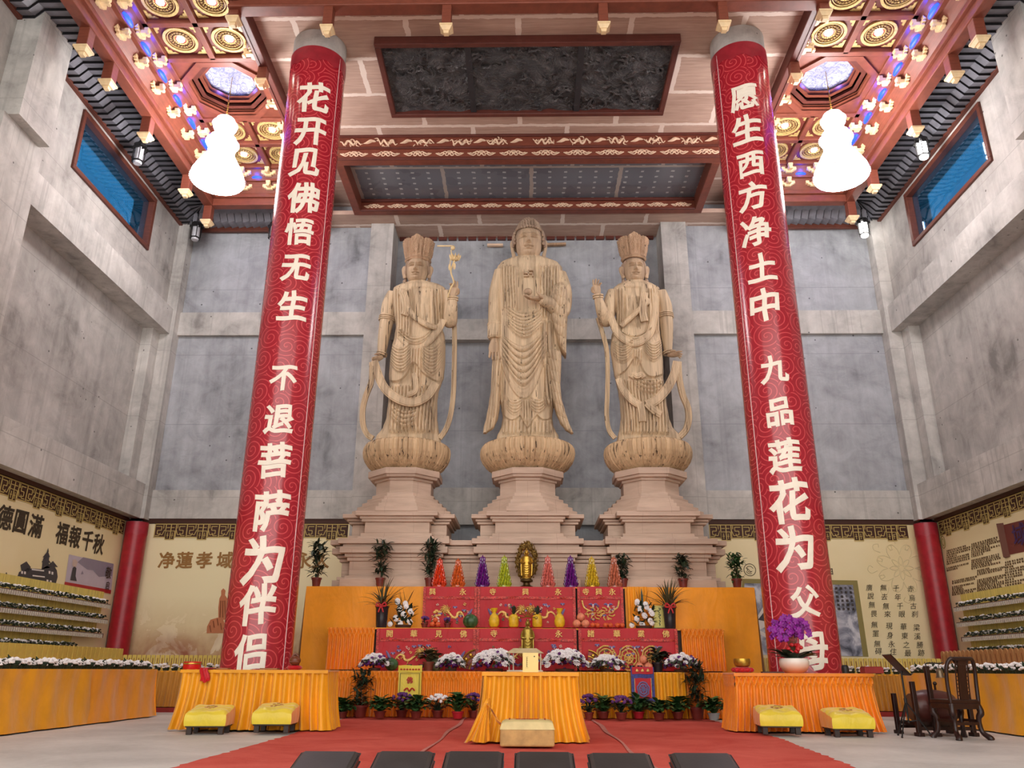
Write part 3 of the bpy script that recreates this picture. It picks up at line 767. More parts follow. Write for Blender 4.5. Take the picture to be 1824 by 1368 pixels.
def column(cx, cy, chars, lab, mirror):
    t = thing('temple_column', lab, 'column', (cx, cy, 0))
    t['kind'] = 'thing'
    rb = 0.592
    m = MB(); m.lathe([(.58, 0), (.58, 14.04)], 56); m.build('concrete_shaft', M_BEAM, t)
    m = MB(); m.grid(lambda u, v_: (rb * math.cos(2 * PI * u), rb * math.sin(2 * PI * u), 0.02 + v_ * 13.56), 64, 2, wrap=True); m.build('banner', M_BANNER, t)
    m = MB()
    for k, (dz_, r_) in enumerate(((0.0, .598), (0.17, .602))):
        m.grid(lambda u, v_: (r_ * math.cos(2 * PI * u), r_ * math.sin(2 * PI * u), 13.58 - dz_ * 0 - (1 - v_) * (0.42 - dz_ - 0.09 * abs(math.sin(PI * (u * 9 + k * .5))))), 108, 1, wrap=True)
    m.build('cloud_collar', plain('banner_collar_red', (158, 40, 52), .35), t)
    m = MB()
    a = R(205 if mirror else -25)
    m.tube([(.597 * math.cos(a), .597 * math.sin(a), 0.03), (.597 * math.cos(a), .597 * math.sin(a), 13.5)], .008, 5); m.build('banner_seam', plain('banner_edge', (225, 190, 190), .4), t)
    m = MB()
    for ch, px, py, y0, y1 in chars:
        def hit(px, py):
            dd = ray(px, py); ox, oy = -cx, -cy
            A = dd.x ** 2 + dd.y ** 2; B_ = 2 * (ox * dd.x + oy * dd.y); C_ = ox * ox + oy * oy - rb * rb
            q = (-B_ - math.sqrt(max(0, B_ * B_ - 4 * A * C_))) / (2 * A)
            return CPOS + dd * q
        h = hit(px, py); hgt = hit(px, y0).z - hit(px, y1).z
        a0 = math.atan2(h.x - cx, h.y - cy)
        size = hgt / 0.93
        vs, fs = text_mesh(ch, size, 0.03, 0.008 / size, 0.0, 0.07)
        ww = size * 0.5
        vs, fs = cut_mesh(vs, fs, [ww * (k / 5 - 1) for k in range(11)])
        out = []
        for p in vs:
            # brush-like swelling of the strokes
            x_ = p.x * 0.92 + 0.018 * size * math.sin(p.y / size * 7); y_ = p.y + 0.02 * size * math.sin(p.x / size * 8)
            aa = a0 - x_ / rb; r_ = rb + 0.004 + p.z
            out.append((r_ * math.sin(aa), r_ * math.cos(aa), h.z + y_))
        m.add(out, fs)
    m.build('couplet_writing', M_WRITE, t, smooth=False)
column(-4.65, 14.5, LCH, 'round column in red cloud banner with white couplet, left of the altar', False)
column(4.68, 14.5, RCH, 'round column in red cloud banner with white couplet, right of the altar', True)

# ================================================================== STONE PODIUM
st = NT('pink_sandstone'); v = st.coord()
a1 = st.noise(st.scale(v, .5, .5, 3.5), 1.6, 6, .6, .8); a2 = st.noise(v, .8, 3)
x, y, z = st.xyz(v)
brick = st.n('ShaderNodeTexBrick', Scale=1.0, Mortar_Size=0.004); brick.inputs['Brick Width'].default_value = 1.3; brick.inputs['Row Height'].default_value = 0.42
st.link(st.vec(x, z, 0.0), brick.inputs['Vector'])
c = st.ramp(st.math('ADD', st.math('MULTIPLY', a1, .6), st.math('MULTIPLY', a2, .4)), [(.35, srgb(180, 156, 138)), (.65, srgb(212, 187, 167))])
st.col(st.mix(st.math('MULTIPLY', brick.outputs['Fac'], .35), c, srgb(120, 90, 78))); M_STONE = st.set(.6, spec=.3)
pod = thing('statue_podium', 'long pink stone podium with stepped mouldings under the three statues', 'podium', (0, 19.3, 0))
m = MB()
def mould(x0, x1, y0, y1, layers):
    for z0, z1, off in layers: m.box(x0 - off, x1 + off, y0 - off, y1 + off, z0, z1)
BASE = [(0, 2.5, .16), (2.5, 2.72, .16), (2.72, 2.80, .08), (2.8, 3.12, 0), (3.12, 3.2, .05), (3.2, 3.28, .1), (3.28, 3.42, .2), (3.42, 3.48, .14), (3.48, 3.6, .24)]
mould(-4.2, 4.2, -.86, 1.3, [(a, b - .01, o) for a, b, o in BASE])
CXS = (-2.98, 0.0, 2.95)
for cx in CXS: mould(cx - 1.0, cx + 1.0, -1.1, 1.2, BASE)
m.build('base', M_STONE, pod, smooth=False, bevel=.008)
for cx in CXS:
    m = MB()
    T2 = [(3.6, 3.68, .13), (3.68, 3.76, .07), (3.76, 4.02, 0), (4.02, 4.08, .07), (4.08, 4.14, .11), (4.14, 4.24, .2)]
    mould(cx - .74, cx + .74, -.95, .95, T2)
    mould(cx - 1.1, cx + 1.1, -.6, .6, [(a, b - .008, o) for a, b, o in T2])
    def octa(z0, z1, r, r2=None):
        r2 = r2 or r; q = 1 / math.cos(PI / 8)
        vs = [(cx + rr * q * math.cos(PI / 8 + j * PI / 4), rr * q * math.sin(PI / 8 + j * PI / 4), zz) for rr, zz in ((r, z0), (r2, z1)) for j in range(8)]
        m.add(vs, [tuple(range(7, -1, -1)), tuple(range(8, 16))] + [(j, (j + 1) % 8, 8 + (j + 1) % 8, 8 + j) for j in range(8)])
    for k in range(5): octa(4.24 + k * .1, 4.35 + k * .1, 1.16 - k * .105)
    octa(4.7, 5.1, .66); octa(5.06, 5.12, .7); octa(5.12, 5.18, .8, .82); octa(5.18, 5.33, .86)
    m.build('pedestal', M_STONE, pod, smooth=False, bevel=.008)
# ================================================================== WOODEN STATUES
def wood(name, c0, c1, crack=0.5, dark=(52, 38, 28), thr=.665):
    wd = NT(name); v = wd.coord(); x, y, z = wd.xyz(v)
    vo = wd.n('ShaderNodeTexVoronoi', Scale=1.0); wd.link(wd.scale(v, 7, 3, .3), vo.inputs['Vector'])
    pl = wd.xyz(vo.outputs['Color'])[0]
    gr = wd.noise(wd.scale(v, 16, 16, .7), 1.0, 5, .6, .4)
    f = wd.math('ADD', wd.math('MULTIPLY', pl, .3), wd.math('MULTIPLY', gr, .7))
    c = wd.ramp(f, [(.25, srgb(*c0)), (.7, srgb(*c1))])
    ck = wd.noise(wd.scale(v, 20, 12, 1.1), 1.0, 3, .5, .2); gt = wd.noise(v, 1.6, 3)
    mk = wd.math('MULTIPLY', wd.math('GREATER_THAN', ck, thr), wd.math('GREATER_THAN', gt, crack))
    c = wd.mix(wd.math('MULTIPLY', mk, .85), c, srgb(*dark))
    vv = wd.n('ShaderNodeTexVoronoi', Scale=4.5); wd.link(v, vv.inputs['Vector'])
    kn = wd.math('LESS_THAN', vv.outputs['Distance'], .045); c = wd.mix(wd.math('MULTIPLY', kn, .6), c, srgb(96, 66, 44))
    wd.col(c); wd.bump(wd.math('SUBTRACT', gr, wd.math('MULTIPLY', mk, 1.5)), .3, .02); return wd.set(.62, spec=.25)
M_WOOD = wood('carved_camphor_wood', (160, 140, 115), (220, 196, 162), .46)
M_WOODF = wood('carved_wood_face', (166, 142, 117), (200, 174, 144), .62)
M_WOODH = wood('weathered_hair_wood', (140, 118, 100), (178, 154, 132), .7)
M_WOODC = wood('crown_wood', (148, 120, 94), (188, 156, 126), .6)
M_WOODL = wood('lotus_base_wood', (168, 141, 108), (220, 190, 150), .36, (44, 32, 24), .645)

class Fig:
    """one statue: zoom-sheet coordinates (U,V) over the figure -> metres around the statue's base"""
    def __init__(s, name, label, cx, z0, ox, oy, k):
        s.ox, s.oy, s.k = ox, oy, k; s.Y = 19.3
        s.loc = Vector((cx, s.Y, z0)); s.t = thing(name, label, 'statue', s.loc)
    def P(s, U, V, dy=0.0):
        return atY(s.ox + U / s.k, s.oy + V / s.k, s.Y + dy) - s.loc
    def H(s, U, V, dy=0.0):
        p = atY(s.ox + U / s.k, s.oy + V / s.k, s.Y) - s.loc
        return Vector((p.x, dy, p.z))
    def seen(s, p):
        q = p + s.loc - CPOS; w_ = q.dot(FWD)
        return ((912 + CAM_F * q.dot(RGT) / w_ - s.ox) * s.k, (684 - CAM_F * q.dot(UPV) / w_ - s.oy) * s.k)
    def shell(s, rows, dep, disp=None, nu=90, dv=5, yc=0.0, back=True, sq=0.8, mb=None):
        mb = mb or MB()
        V0, V1 = rows[0][0], rows[-1][0]; nv = max(2, int((V1 - V0) / dv))
        TL = [(r[0], r[1]) for r in rows]; TR = [(r[0], r[2]) for r in rows]
        nb = 24 if back else 0; N = nu + nb; vs = []
        for j in range(nv + 1):
            V = V0 + (V1 - V0) * j / nv; a = lerp_tab(TL, V); b = lerp_tab(TR, V)
            dd = dep(V) if callable(dep) else dep
            for i in range(N):
                if i < nu:
                    th = PI * i / (nu - 1); u = -math.cos(th); U = (a + b) / 2 + (b - a) / 2 * u
                    y = yc - dd * max(0, math.sin(th)) ** sq
                    if disp:
                        Ua, Va = s.seen(s.H(U, V, y)); y -= disp(Ua, Va, u) * min(1, math.sin(th) * 2.2)
                else:
                    th = PI * (i - nu + 1) / (nb + 1); u = math.cos(th); U = (a + b) / 2 + (b - a) / 2 * u
                    y = yc + dd * 0.75 * math.sin(th) ** sq
                vs.append(s.H(U, V, y))
        fs = [(j * N + i, (j + 1) * N + i, (j + 1) * N + (i + 1) % N, j * N + (i + 1) % N) for j in range(nv) for i in range(N)]
        fs.append(tuple(range(N))); fs.append(tuple(nv * N + i for i in range(N - 1, -1, -1)))
        mb.add(vs, fs); return mb
    def ribbon(s, pts, wid, thick=.035, groove=3, mb=None, n=8):
        """flat band swept through (U,V,dy) points; wid in zoom px"""
        mb = mb or MB(); Q = spl([s.P(*p) for p in pts], n); k = len(Q); w = wid / s.k / 70.0
        M_ = 12; vs = []
        for i, p in enumerate(Q):
            d = (Q[min(i + 1, k - 1)] - Q[max(i - 1, 0)]).normalized(); sd = d.cross(Vector((0, 1, 0)))
            sd = sd.normalized() if sd.length > 1e-4 else Vector((1, 0, 0)); nn = sd.cross(d)
            tp = 1.0 if not isinstance(wid, tuple) else 1
            for j in range(M_):
                t = j / (M_ - 1) * 2 - 1
                vs.append(p + sd * t * w / 2 - Vector((0, 1, 0)) * (thick * (1 - t * t * .5) + .018 * abs(math.sin(t * groove * PI / 2)) ** .7))
            vs += [p + sd * w / 2 + Vector((0, thick, 0)), p - sd * w / 2 + Vector((0, thick, 0))]
        N = M_ + 2
        fs = [(i * N + j, (i + 1) * N + j, (i + 1) * N + (j + 1) % N, i * N + (j + 1) % N) for i in range(k - 1) for j in range(N)]
        fs += [tuple(range(N)), tuple((k - 1) * N + j for j in range(N - 1, -1, -1))]
        mb.add(vs, fs); return mb
    def limb(s, pts, rad, mb=None, ribs=None, n=20, k=10, flat=1.0):
        mb = mb or MB(); Q = spl([s.P(*p) for p in pts], k); R_ = []
        for i in range(len(Q)):
            t = i / (len(Q) - 1) * (len(rad) - 1); a = int(min(t, len(rad) - 2)); r = rad[a] + (rad[a + 1] - rad[a]) * (t - a)
            if ribs and ribs[0] <= i / (len(Q) - 1) <= ribs[1]: r += ribs[2] * abs(math.sin(i * ribs[3]))
            R_.append(r)
        mb.tube(Q, R_, n, flat); return mb
def rg(x): return 2.3 * abs(math.sin(PI * x)) ** .42          # rounded ridge with a sharp groove
def arcs(U, V, Uc, hw, V0, V1, s0, s1, per, amp, tilt=0.0):
    q = (U - Uc) / hw
    if abs(q) > 1.15: return 0.0
    base = V + tilt * (U - Uc)
    s = s0 + (s1 - s0) * (base - V0) / (V1 - V0)
    ph = base - s * (1 - q * q)
    m = sst(V0 - s, V0 - s + per, ph) * (1 - sst(V1 - s1 - per, V1 - s1 + 2, ph)) * (1 - sst(.85, 1.15, abs(q)))
    return amp * rg(ph / per) * m
def vert(U, V, u0, u1, v0, v1, per, amp, lean=0.0):
    m = sst(u0, u0 + 8, U) * (1 - sst(u1 - 8, u1, U)) * sst(v0, v0 + 25, V) * (1 - sst(v1 - 25, v1, V))
    return 0.0 if m <= 0 else amp * m * rg((U + lean * (V - v0) + 2 * math.sin(V * .02)) / per)

def hand(mb, o, d, n, L, curl, thumb=1, spread=.1, tcurl=.5):
    o = Vector(o); d = Vector(d).normalized(); n = Vector(n); n = (n - d * n.dot(d)).normalized(); s = d.cross(n)
    # palm
    rings = []
    for t, wd, th in ((-.12, .16, .13), (0, .19, .13), (.15, .24, .14), (.35, .27, .12), (.52, .25, .09), (.58, .2, .05)):
        c = o + d * t * L
        rings.append([c + s * wd * L * math.cos(a * PI / 6) + n * th * L * math.sin(a * PI / 6) for a in range(12)])
    vs = [p for r in rings for p in r]
    fs = [(i * 12 + j, i * 12 + (j + 1) % 12, (i + 1) * 12 + (j + 1) % 12, (i + 1) * 12 + j) for i in range(5) for j in range(12)] + [tuple(range(11, -1, -1)), tuple(60 + j for j in range(12))]
    mb.add(vs, fs)
    for i in range(4):
        q = (i - 1.5); p = o + d * .5 * L + s * q * .125 * L; dr = (d + s * q * spread).normalized(); ln = (.44, .5, .47, .38)[i if thumb > 0 else 3 - i] * L
        pts = [p]; a = 0
        for k in range(4):
            a += curl[i] * (.35 if k == 0 else 1) ; dd = dr * math.cos(a) + n * math.sin(a); pts.append(pts[-1] + dd * ln * (.2, .34, .26, .2)[k])
        mb.tube(spl(pts, 3), [.062 * L] * 4 + [.064 * L, .06 * L, .058 * L, .06 * L, .058 * L, .055 * L, .052 * L, .045 * L, .02 * L], 8)
    p = o + d * .08 * L - s * thumb * .2 * L
    pts = [p, p + (d * .5 - s * thumb * .8 + n * .2).normalized() * .2 * L]
    a = (d * (1 - tcurl * .3) - s * thumb * .35 + n * tcurl).normalized(); pts += [pts[-1] + a * .2 * L, pts[-1] + a * .36 * L + s * thumb * tcurl * .12 * L]
    mb.tube(spl(pts, 3), [.075 * L] * 3 + [.078 * L, .072 * L, .068 * L, .064 * L, .058 * L, .05 * L, .025 * L], 8)

def face_mesh(rx, ry, rz, c):
    """a calm carved face on an egg-shaped head; -Y is the front"""
    mb = MB(); nu, nv = 110, 100
    g = lambda a, b: math.exp(-(a * a) / (b * b))
    def fn(u, v):
        th = 2 * PI * u; ph = -PI / 2 + PI * v
        cx = math.cos(ph); X = math.sin(th) * cx; Yv = -math.cos(th) * cx; Z = math.sin(ph)
        jaw = (1 - abs(Z) ** 2.9) ** (1 / 2.9) / max(.08, cx) if Z < 0 else (1 - abs(Z) ** 2.4) ** (1 / 2.4) / max(.08, cx)
        jaw = min(jaw, 6.0) * (1 - .06 * sst(.0, -.9, Z))
        sx = abs(X) ** .9 * (1 if X > 0 else -1)
        x = sx * rx * jaw; z = Z * rz; y = Yv * ry * (1 + (jaw - 1) * .75)
        if Yv < 0.25:
            a, b = x / rx, z / rz; w = sst(.25, -.25, Yv)
            k = 0
            k += .17 * g(a, .085 + .05 * sst(.05, -.28, b)) * sst(.42, .2, b) * sst(-.36, -.27, b) * (.45 + .55 * sst(.3, -.22, b))   # nose
            k += .05 * (g(a - .13, .065) + g(a + .13, .065)) * g(b + .27, .06)                                                      # nostrils
            k -= .035 * g(a, .2) * g(b + .36, .035)
            for e in (-1, 1):
                ea = a - e * .43
                k += .075 * g(ea, .24) * g(b - .10, .10)                      # eyeball under the lid
                k -= .12 * g(ea, .28) * g(b - .03 - .10 * ea * ea, .026)      # closed lid line
                k += .085 * g(ea, .32) * g(b - .31 + .55 * ea * ea, .045)     # brow ridge
                k -= .075 * g(ea, .32) * g(b - .21 + .5 * ea * ea, .05)
                k += .05 * g(a - e * .55, .3) * g(b + .22, .25)               # cheek
            k += .075 * g(a, .22) * g(b + .455 + .02 * math.cos(a * 14), .05) + .07 * g(a, .17) * g(b + .58, .055)                  # lips
            k -= .11 * g(a, .28) * g(b + .515 - .10 * a * a, .024)
            k -= .04 * (g(a - .27, .05) + g(a + .27, .05)) * g(b + .5, .06)
            k += .06 * g(a, .24) * g(b + .8, .12)                             # chin
            k -= .04 * g(a, .3) * g(b + .67, .04)
            y -= k * w * ry * 2.1
        return (c[0] + x, c[1] + y, c[2] + z)
    mb.grid(fn, nu, nv, wrap=True); return mb
def ear(mb, x, y, z, h, s):
    mb.tube(spl([(x, y + .02, z + h * .5), (x + s * .05, y + .05, z + h * .35), (x + s * .045, y + .04, z), (x + s * .01, y, z - h * .3), (x, y - .02, z - h * .5)], 5), [.03, .045, .055, .06, .06, .058, .055, .05, .047, .044, .042, .042, .043, .045, .048, .05, .052, .052, .05, .045, .03], 8, .6)

def lotus(F, r, h):
    mb = MB(); prof = [(0, .64), (.05, .70), (.14, .79), (.28, .885), (.45, .955), (.6, .99), (.75, 1.0), (.88, .99), (.96, .965), (1.0, .93)]; TOP = -.27
    NP = 58; rn = random.Random(int(r * 100) + int(F.loc.x * 10)); offs = [rn.uniform(-.008, .006) for _ in range(NP)]
    def fn(u, v):
        a = 2 * PI * u; rr = lerp_tab(prof, v) * r; q = u * NP; k = int(q) % NP; fr_ = q - int(q)
        gap = min(fr_, 1 - fr_); rr += offs[k] - .016 * sst(.08, .0, gap)
        return (rr * math.cos(a), rr * math.sin(a), -h + v * (h + TOP))
    mb.grid(fn, NP * 8, 34, wrap=True)
    mb.lathe([(.001, TOP - .03), (.95 * r, TOP - .01)], 48, closed=False); mb.lathe([(.001, -h), (.7 * r, -h)], 48, closed=False)
    return mb.build('lotus_base', M_WOODL, F.t)

# ---------------------------------------------------------------- centre: standing Buddha
F = Fig('standing_buddha', 'tallest carved wooden standing Buddha with curled hair, in the middle of the niche', 0.0, 6.3, 820, 370, 3.183)
lotus(F, 1.17, .97)
def d_c(U, V, u):
    d = 0.0
    # bare chest, lapels
    lap = sst(300, 330, V) * (1 - sst(560, 600, V))
    if 320 < U < 450: d -= .05 * sst(320, 332, U) * (1 - sst(440, 450, U)) * lap
    d += vert(U, V, 225, 325, 320, 590, 16, .03, -.02) + vert(U, V, 445, 560, 320, 640, 17, .035, .02)
    # belly folds, deeper and larger downwards
    d += arcs(U, V, 362, 96, 590, 760, 42, 75, 17, .04)
    d += arcs(U, V, 358, 118, 780, 1040, 85, 165, 27, .05, .10)
    # outer robe over skirt: step along a U shaped hem
    q = (U - 360) / 125; hem = 1085 - 190 * q * q * (1.0 if U < 360 else 1.35)
    if 210 < U < 480: d += .09 * (1 - sst(hem - 3, hem + 3, V)) * sst(600, 700, V) - .03 * sst(hem - 40, hem - 5, V) * (1 - sst(hem - 3, hem + 3, V))
    # right hand side hanging panel
    d += vert(U, V, 455, 530, 640, 900, 26, .035, 0)
    d += vert(U, V, 475, 560, 880, 1140, 22, .05, -.12) + vert(U, V, 190, 240, 860, 1120, 18, .04, .05)
    # under skirt
    d += arcs(U, V, 308, 44, 1085, 1185, 20, 34, 15, .028) + arcs(U, V, 440, 44, 1080, 1180, 20, 34, 15, .028)
    d += vert(U, V, 345, 405, 1080, 1230, 15, .03)
    sc_ = 1200 - 45 * abs(math.cos((U - 380) / 66 * PI / 2)) * (-1 if 335 < U < 425 else 1)
    hem2 = 1178 + 28 * abs(math.sin((U - 245) / 95 * PI)) + (48 if 338 < U < 422 else 0) * (1 - abs(U - 380) / 42)
    if 245 < U < 520: d += .07 * (1 - sst(hem2 - 2, hem2 + 3, V)) * sst(1085, 1100, V)
    d += vert(U, V, 235, 530, 1195, 1295, 21, .03, .0)
    return d
rows = [(284, 330, 452), (292, 300, 480), (302, 262, 512), (320, 226, 556), (345, 208, 577), (400, 200, 588), (480, 188, 596), (560, 184, 590), (640, 186, 575), (760, 194, 570), (840, 198, 570), (900, 195, 566), (1000, 192, 560), (1060, 205, 548), (1130, 230, 530), (1190, 240, 521), (1240, 233, 526), (1270, 222, 540), (1296, 208, 556), (1345, 196, 566)]
dep = lambda V: lerp_tab([(284, .24), (320, .34), (450, .46), (700, .46), (1000, .42), (1180, .38), (1296, .42)], V)
F.shell(rows, dep, d_c, 190, 3.2).build('robed_body', M_WOOD, F.t, smooth=60)
mb = F.limb([(232, 365, -.1), (206, 480, -.12), (198, 600, -.2), (196, 700, -.28), (194, 745, -.3)], [.19, .2, .185, .17, .155], ribs=(.62, .97, .03, 1.5)); mb.build('right_arm_sleeve', M_WOOD, F.t)
m = MB(); hand(m, F.P(194, 758, -.3), (0, -.1, -1), (0, -1, 0), .56, [.05, .06, .06, .1], 1, .06, .15); m.build('lowered_hand', M_WOODF, F.t)
mb = F.limb([(560, 380, -.05), (585, 480, -.1), (572, 585, -.3), (510, 545, -.6), (452, 515, -.72)], [.2, .22, .22, .17, .12]); mb.build('left_arm_sleeve', M_WOOD, F.t)
m = MB(); hand(m, F.P(466, 516, -.68), (-1, -.3, -.10), (0, -.35, 1), .54, [.18, .2, .24, .3], 1, .03, .75)
m.ball(F.P(384, 476, -.86), .105, .10, .09, 16, 12); m.build('raised_hand', M_WOODF, F.t)
dr = lambda U, V, u: .02 * rg((U + V * .12) / 19) + .025 * rg((V - .5 * U) / 56)
F.shell([(462, 540, 590), (490, 510, 604), (560, 492, 609), (640, 504, 606), (720, 528, 602), (790, 548, 600), (830, 574, 600), (850, 590, 599)], lambda V: lerp_tab([(462, .3), (500, .5), (560, .62), (640, .52), (850, .2)], V), dr, 50, 4, -.05).build('hanging_sleeve', M_WOOD, F.t)
dt = lambda U, V, u: .018 * rg((U + .1 * (V - 900)) / 17)
F.shell([(870, 182, 238), (950, 178, 240), (1050, 174, 232), (1130, 162, 226), (1200, 148, 216), (1255, 134, 194), (1288, 131, 150)], lambda V: lerp_tab([(870, .22), (1100, .24), (1288, .08)], V), dt, 44, 4, -.12).build('left_robe_tail', M_WOOD, F.t)
dt = lambda U, V, u: .018 * rg((U - .22 * (V - 850)) / 18) + .02 * rg((V - U * .5) / 60)
F.shell([(845, 470, 572), (930, 484, 570), (1020, 500, 566), (1100, 515, 572), (1170, 538, 592), (1230, 562, 612), (1270, 592, 630), (1290, 622, 638)], lambda V: lerp_tab([(845, .3), (1100, .26), (1290, .08)], V), dt, 50, 4, -.14).build('right_robe_tail', M_WOOD, F.t)
# chest mark: the carved square swirl of interlocking bars on the breast
m = MB(); c0 = F.P(386, 372, -.44)
for a, b, w_, h_ in ((0, 0, .25, .03), (0, 0, .03, .19), (-.11, .05, .03, .1), (.11, -.05, .03, .1), (.06, .085, .12, .03), (-.06, -.085, .12, .03)):
    m.box(c0.x + a - w_ / 2, c0.x + a + w_ / 2, c0.y - .03, c0.y + .1, c0.z + b - h_ / 2, c0.z + b + h_ / 2)
m.build('chest_mark', M_WOODF, F.t, smooth=False)
hc = F.P(388, 207, -.08)
m = face_mesh(.345, .37, .46, hc)
m.tube([hc + Vector((0, .06, -.2)), hc + Vector((0, .06, -.62))], [.25, .27], 24); m.build('head', M_WOODF, F.t)
m = MB(); P = [(.425, .0), (.425, .18), (.40, .30), (.335, .44), (.30, .52), (.26, .62), (.18, .72), (.08, .78), (.001, .80)]
m.lathe([(r_ - .03, z_ - .01) for r_, z_ in P], 36, (hc.x, hc.y + .08, hc.z), 1, .95)
rn = random.Random(5)
zz = 0.0
for z_ in [-.04 + .062 * k for k in range(14)]:
    r_ = lerp_tab([(b, a) for a, b in P], z_); nn = max(1, int(2 * PI * r_ / .074))
    for j in range(nn):
        a = 2 * PI * (j + .5 * (round(z_ / .062) % 2)) / nn; x = r_ * math.cos(a); y = r_ * .95 * math.sin(a)
        if y < -.02 and z_ < .335 + .0 * abs(x) and abs(x) < .375 - .25 * max(0, z_ - .22): continue
        m.ball((hc.x + x, hc.y + .06 + y, hc.z + z_ + rn.uniform(-.01, .01)), .042, .042, .042, 8, 6)
m.build('curled_hair', M_WOODH, F.t)
for s_ in (-1, 1):
    m = MB(); ear(m, hc.x + s_ * .40, hc.y + .04, hc.z - .13, .56, s_); m.build('ear', M_WOODF, F.t)

# ---------------------------------------------------------------- crowned bodhisattvas
def crown(F, U0, V0, V1, w0, w1, name='crown'):
    """flared crown of petal panels"""
    m = MB(); a = F.P(U0, V1, -.1); b = F.P(U0, V0, -.3); H = b.z - a.z; NPt = 7
    k = 1 / F.k / 72
    def fn(u, v):
        th = 2 * PI * u; q = (u - .75) * NPt + .5; fr_ = q - math.floor(q) - .5
        r = (w0 + (w1 - w0) * v ** .8) * k
        ctr = math.exp(-((u - .75) * 16) ** 2)
        top = .83 + .06 * math.cos(fr_ * PI) ** .6 + .12 * ctr * (1 - min(1, abs(fr_) * 2)) 
        h = H * v * top
        rel_ = .014 * math.sin(fr_ * 34 + 3 * math.sin(v * 13)) * math.sin(v * 31 + fr_ * 9) * sst(.14, .25, v) + .016 * math.exp(-((abs(fr_) - .37) / .05) ** 2) * sst(.1, .2, v) - .02 * math.exp(-((abs(fr_) - .5) / .03) ** 2)
        rel_ += .03 * math.exp(-(fr_ / .11) ** 2 - ((v - .45) / .24) ** 2) - .02 * math.exp(-((abs(fr_) - .17) / .04) ** 2 - ((v - .45) / .25) ** 2)
        rel_ += .05 * math.exp(-((v - .07) / .055) ** 2)
        r += rel_
        return (a.x + r * math.cos(th), .0 + r * .9 * math.sin(th), a.z + h)
    m.grid(fn, 216, 44, wrap=True); m.lathe([(.001, H * .7), (w1 * k * .96, H * .8)], 40, (a.x, 0, a.z), 1, .9, closed=False)
    m.tube([(a.x + (w0 * k + .012) * math.cos(q * PI / 18), (w0 * k + .012) * .9 * math.sin(q * PI / 18), a.z + .02) for q in range(37)], .035, 8, cap=False); m.lathe([(.001, .0), (w0 * k, .0)], 36, (a.x, 0, a.z + .01), 1, .9, closed=False)
    return m.build(name, M_WOODC, F.t)
def bangles(F, p, d, r, n=2, w=.022):
    m = MB(); d = Vector(d).normalized(); a = d.cross(Vector((0, 1, 0))).normalized(); b = d.cross(a)
    for k in range(n):
        c = Vector(p) + d * (k - (n - 1) / 2) * w * 2.3
        m.tube([c + a * r * math.cos(t * PI / 12) + b * r * math.sin(t * PI / 12) for t in range(25)], w, 6, cap=False)
    return m
def bodhi_head(F, U, V, rx, rz):
    hc = F.P(U, V, -.06); m = face_mesh(rx, rx * 1.1, rz, hc); m.tube([hc + Vector((0, .06, -rz * .5)), hc + Vector((0, .06, -rz * 1.5))], [rx * .72, rx * .8], 20); m.build('head', M_WOODF, F.t)
    m = MB(); m.ball(hc + Vector((0, .09, rz * .42)), rx * 1.14, rx * 1.1, rz * .95, 24, 14)
    for s_ in (-1, 1):
        for q in range(4): m.tube(spl([hc + Vector((s_ * rx * (.88 + q * .07), -.08 + q * .06, rz * .72)), hc + Vector((s_ * rx * (1.05 + q * .03), -.02 + q * .06, rz * .2)), hc + Vector((s_ * rx * 1.12, .02 + q * .05, -rz * .3)), hc + Vector((s_ * rx * 1.06, .05 + q * .04, -rz * .95))], 5), .032, 7)
        m.ball(hc + Vector((s_ * rx * 1.12, -.02, -rz * .9)), .055, .05, .06)
    m.build('hair', M_WOODH, F.t)
    for s_ in (-1, 1):
        m = MB(); ear(m, hc.x + s_ * rx * 1.12, hc.y - .01, hc.z - .05, rz * 1.0, s_); m.build('ear', M_WOODF, F.t)
    return hc

# left: lowers one hand to a scarf, raises the other with a lotus stem
F = Fig('crowned_bodhisattva', 'crowned wooden bodhisattva holding a lotus stem, left of the tall Buddha', -2.98, 6.3, 600, 380, 2.737)
lotus(F, 1.08, .97)
def d_l(U, V, u):
    d = 0.0
    d -= .045 * sst(362, 372, U) * (1 - sst(455, 466, U)) * sst(352, 365, V) * (1 - sst(500, 540, V))
    d += vert(U, V, 270, 362, 360, 620, 14, .03, .02) + vert(U, V, 462, 535, 360, 600, 14, .03, -.02) + vert(U, V, 372, 460, 430, 560, 24, .012)
    q = (U - 395) / 105
    d += arcs(U, V, 385, 82, 600, 660, 48, 58, 13, .045)
    d += arcs(U, V, 312, 50, 650, 790, 30, 44, 14, .032) + arcs(U, V, 470, 55, 655, 800, 40, 60, 14, .035, .25)
    d += vert(U, V, 360, 415, 650, 870, 14, .035, .05)
    hem = 800 + 22 * math.sin((U - 262) / 55 * PI * .5 + 1.0) - 45 * math.exp(-((U - 375) / 30) ** 2)
    d += .08 * (1 - sst(hem - 2, hem + 3, V)) * sst(590, 660, V)
    d += vert(U, V, 250, 500, 830, 1080, 17, .04, .05)
    d += arcs(U, V, 330, 60, 960, 1060, 22, 36, 20, .04, -.2)
    for uc, vc in ((300, 1040), (350, 1020), (385, 1010), (430, 1050), (465, 1000)):
        d += .06 * math.exp(-((U - uc) / 13) ** 2 - ((V - vc) / 42) ** 2)
    return d
rows = [(338, 360, 442), (345, 335, 468), (356, 302, 508), (370, 278, 530), (400, 268, 536), (450, 272, 530), (500, 280, 524), (560, 290, 514), (600, 284, 526), (650, 273, 530), (720, 262, 529), (800, 256, 522), (830, 258, 510), (870, 258, 496), (920, 252, 490), (1000, 243, 490), (1050, 226, 495), (1096, 192, 506), (1140, 176, 512)]
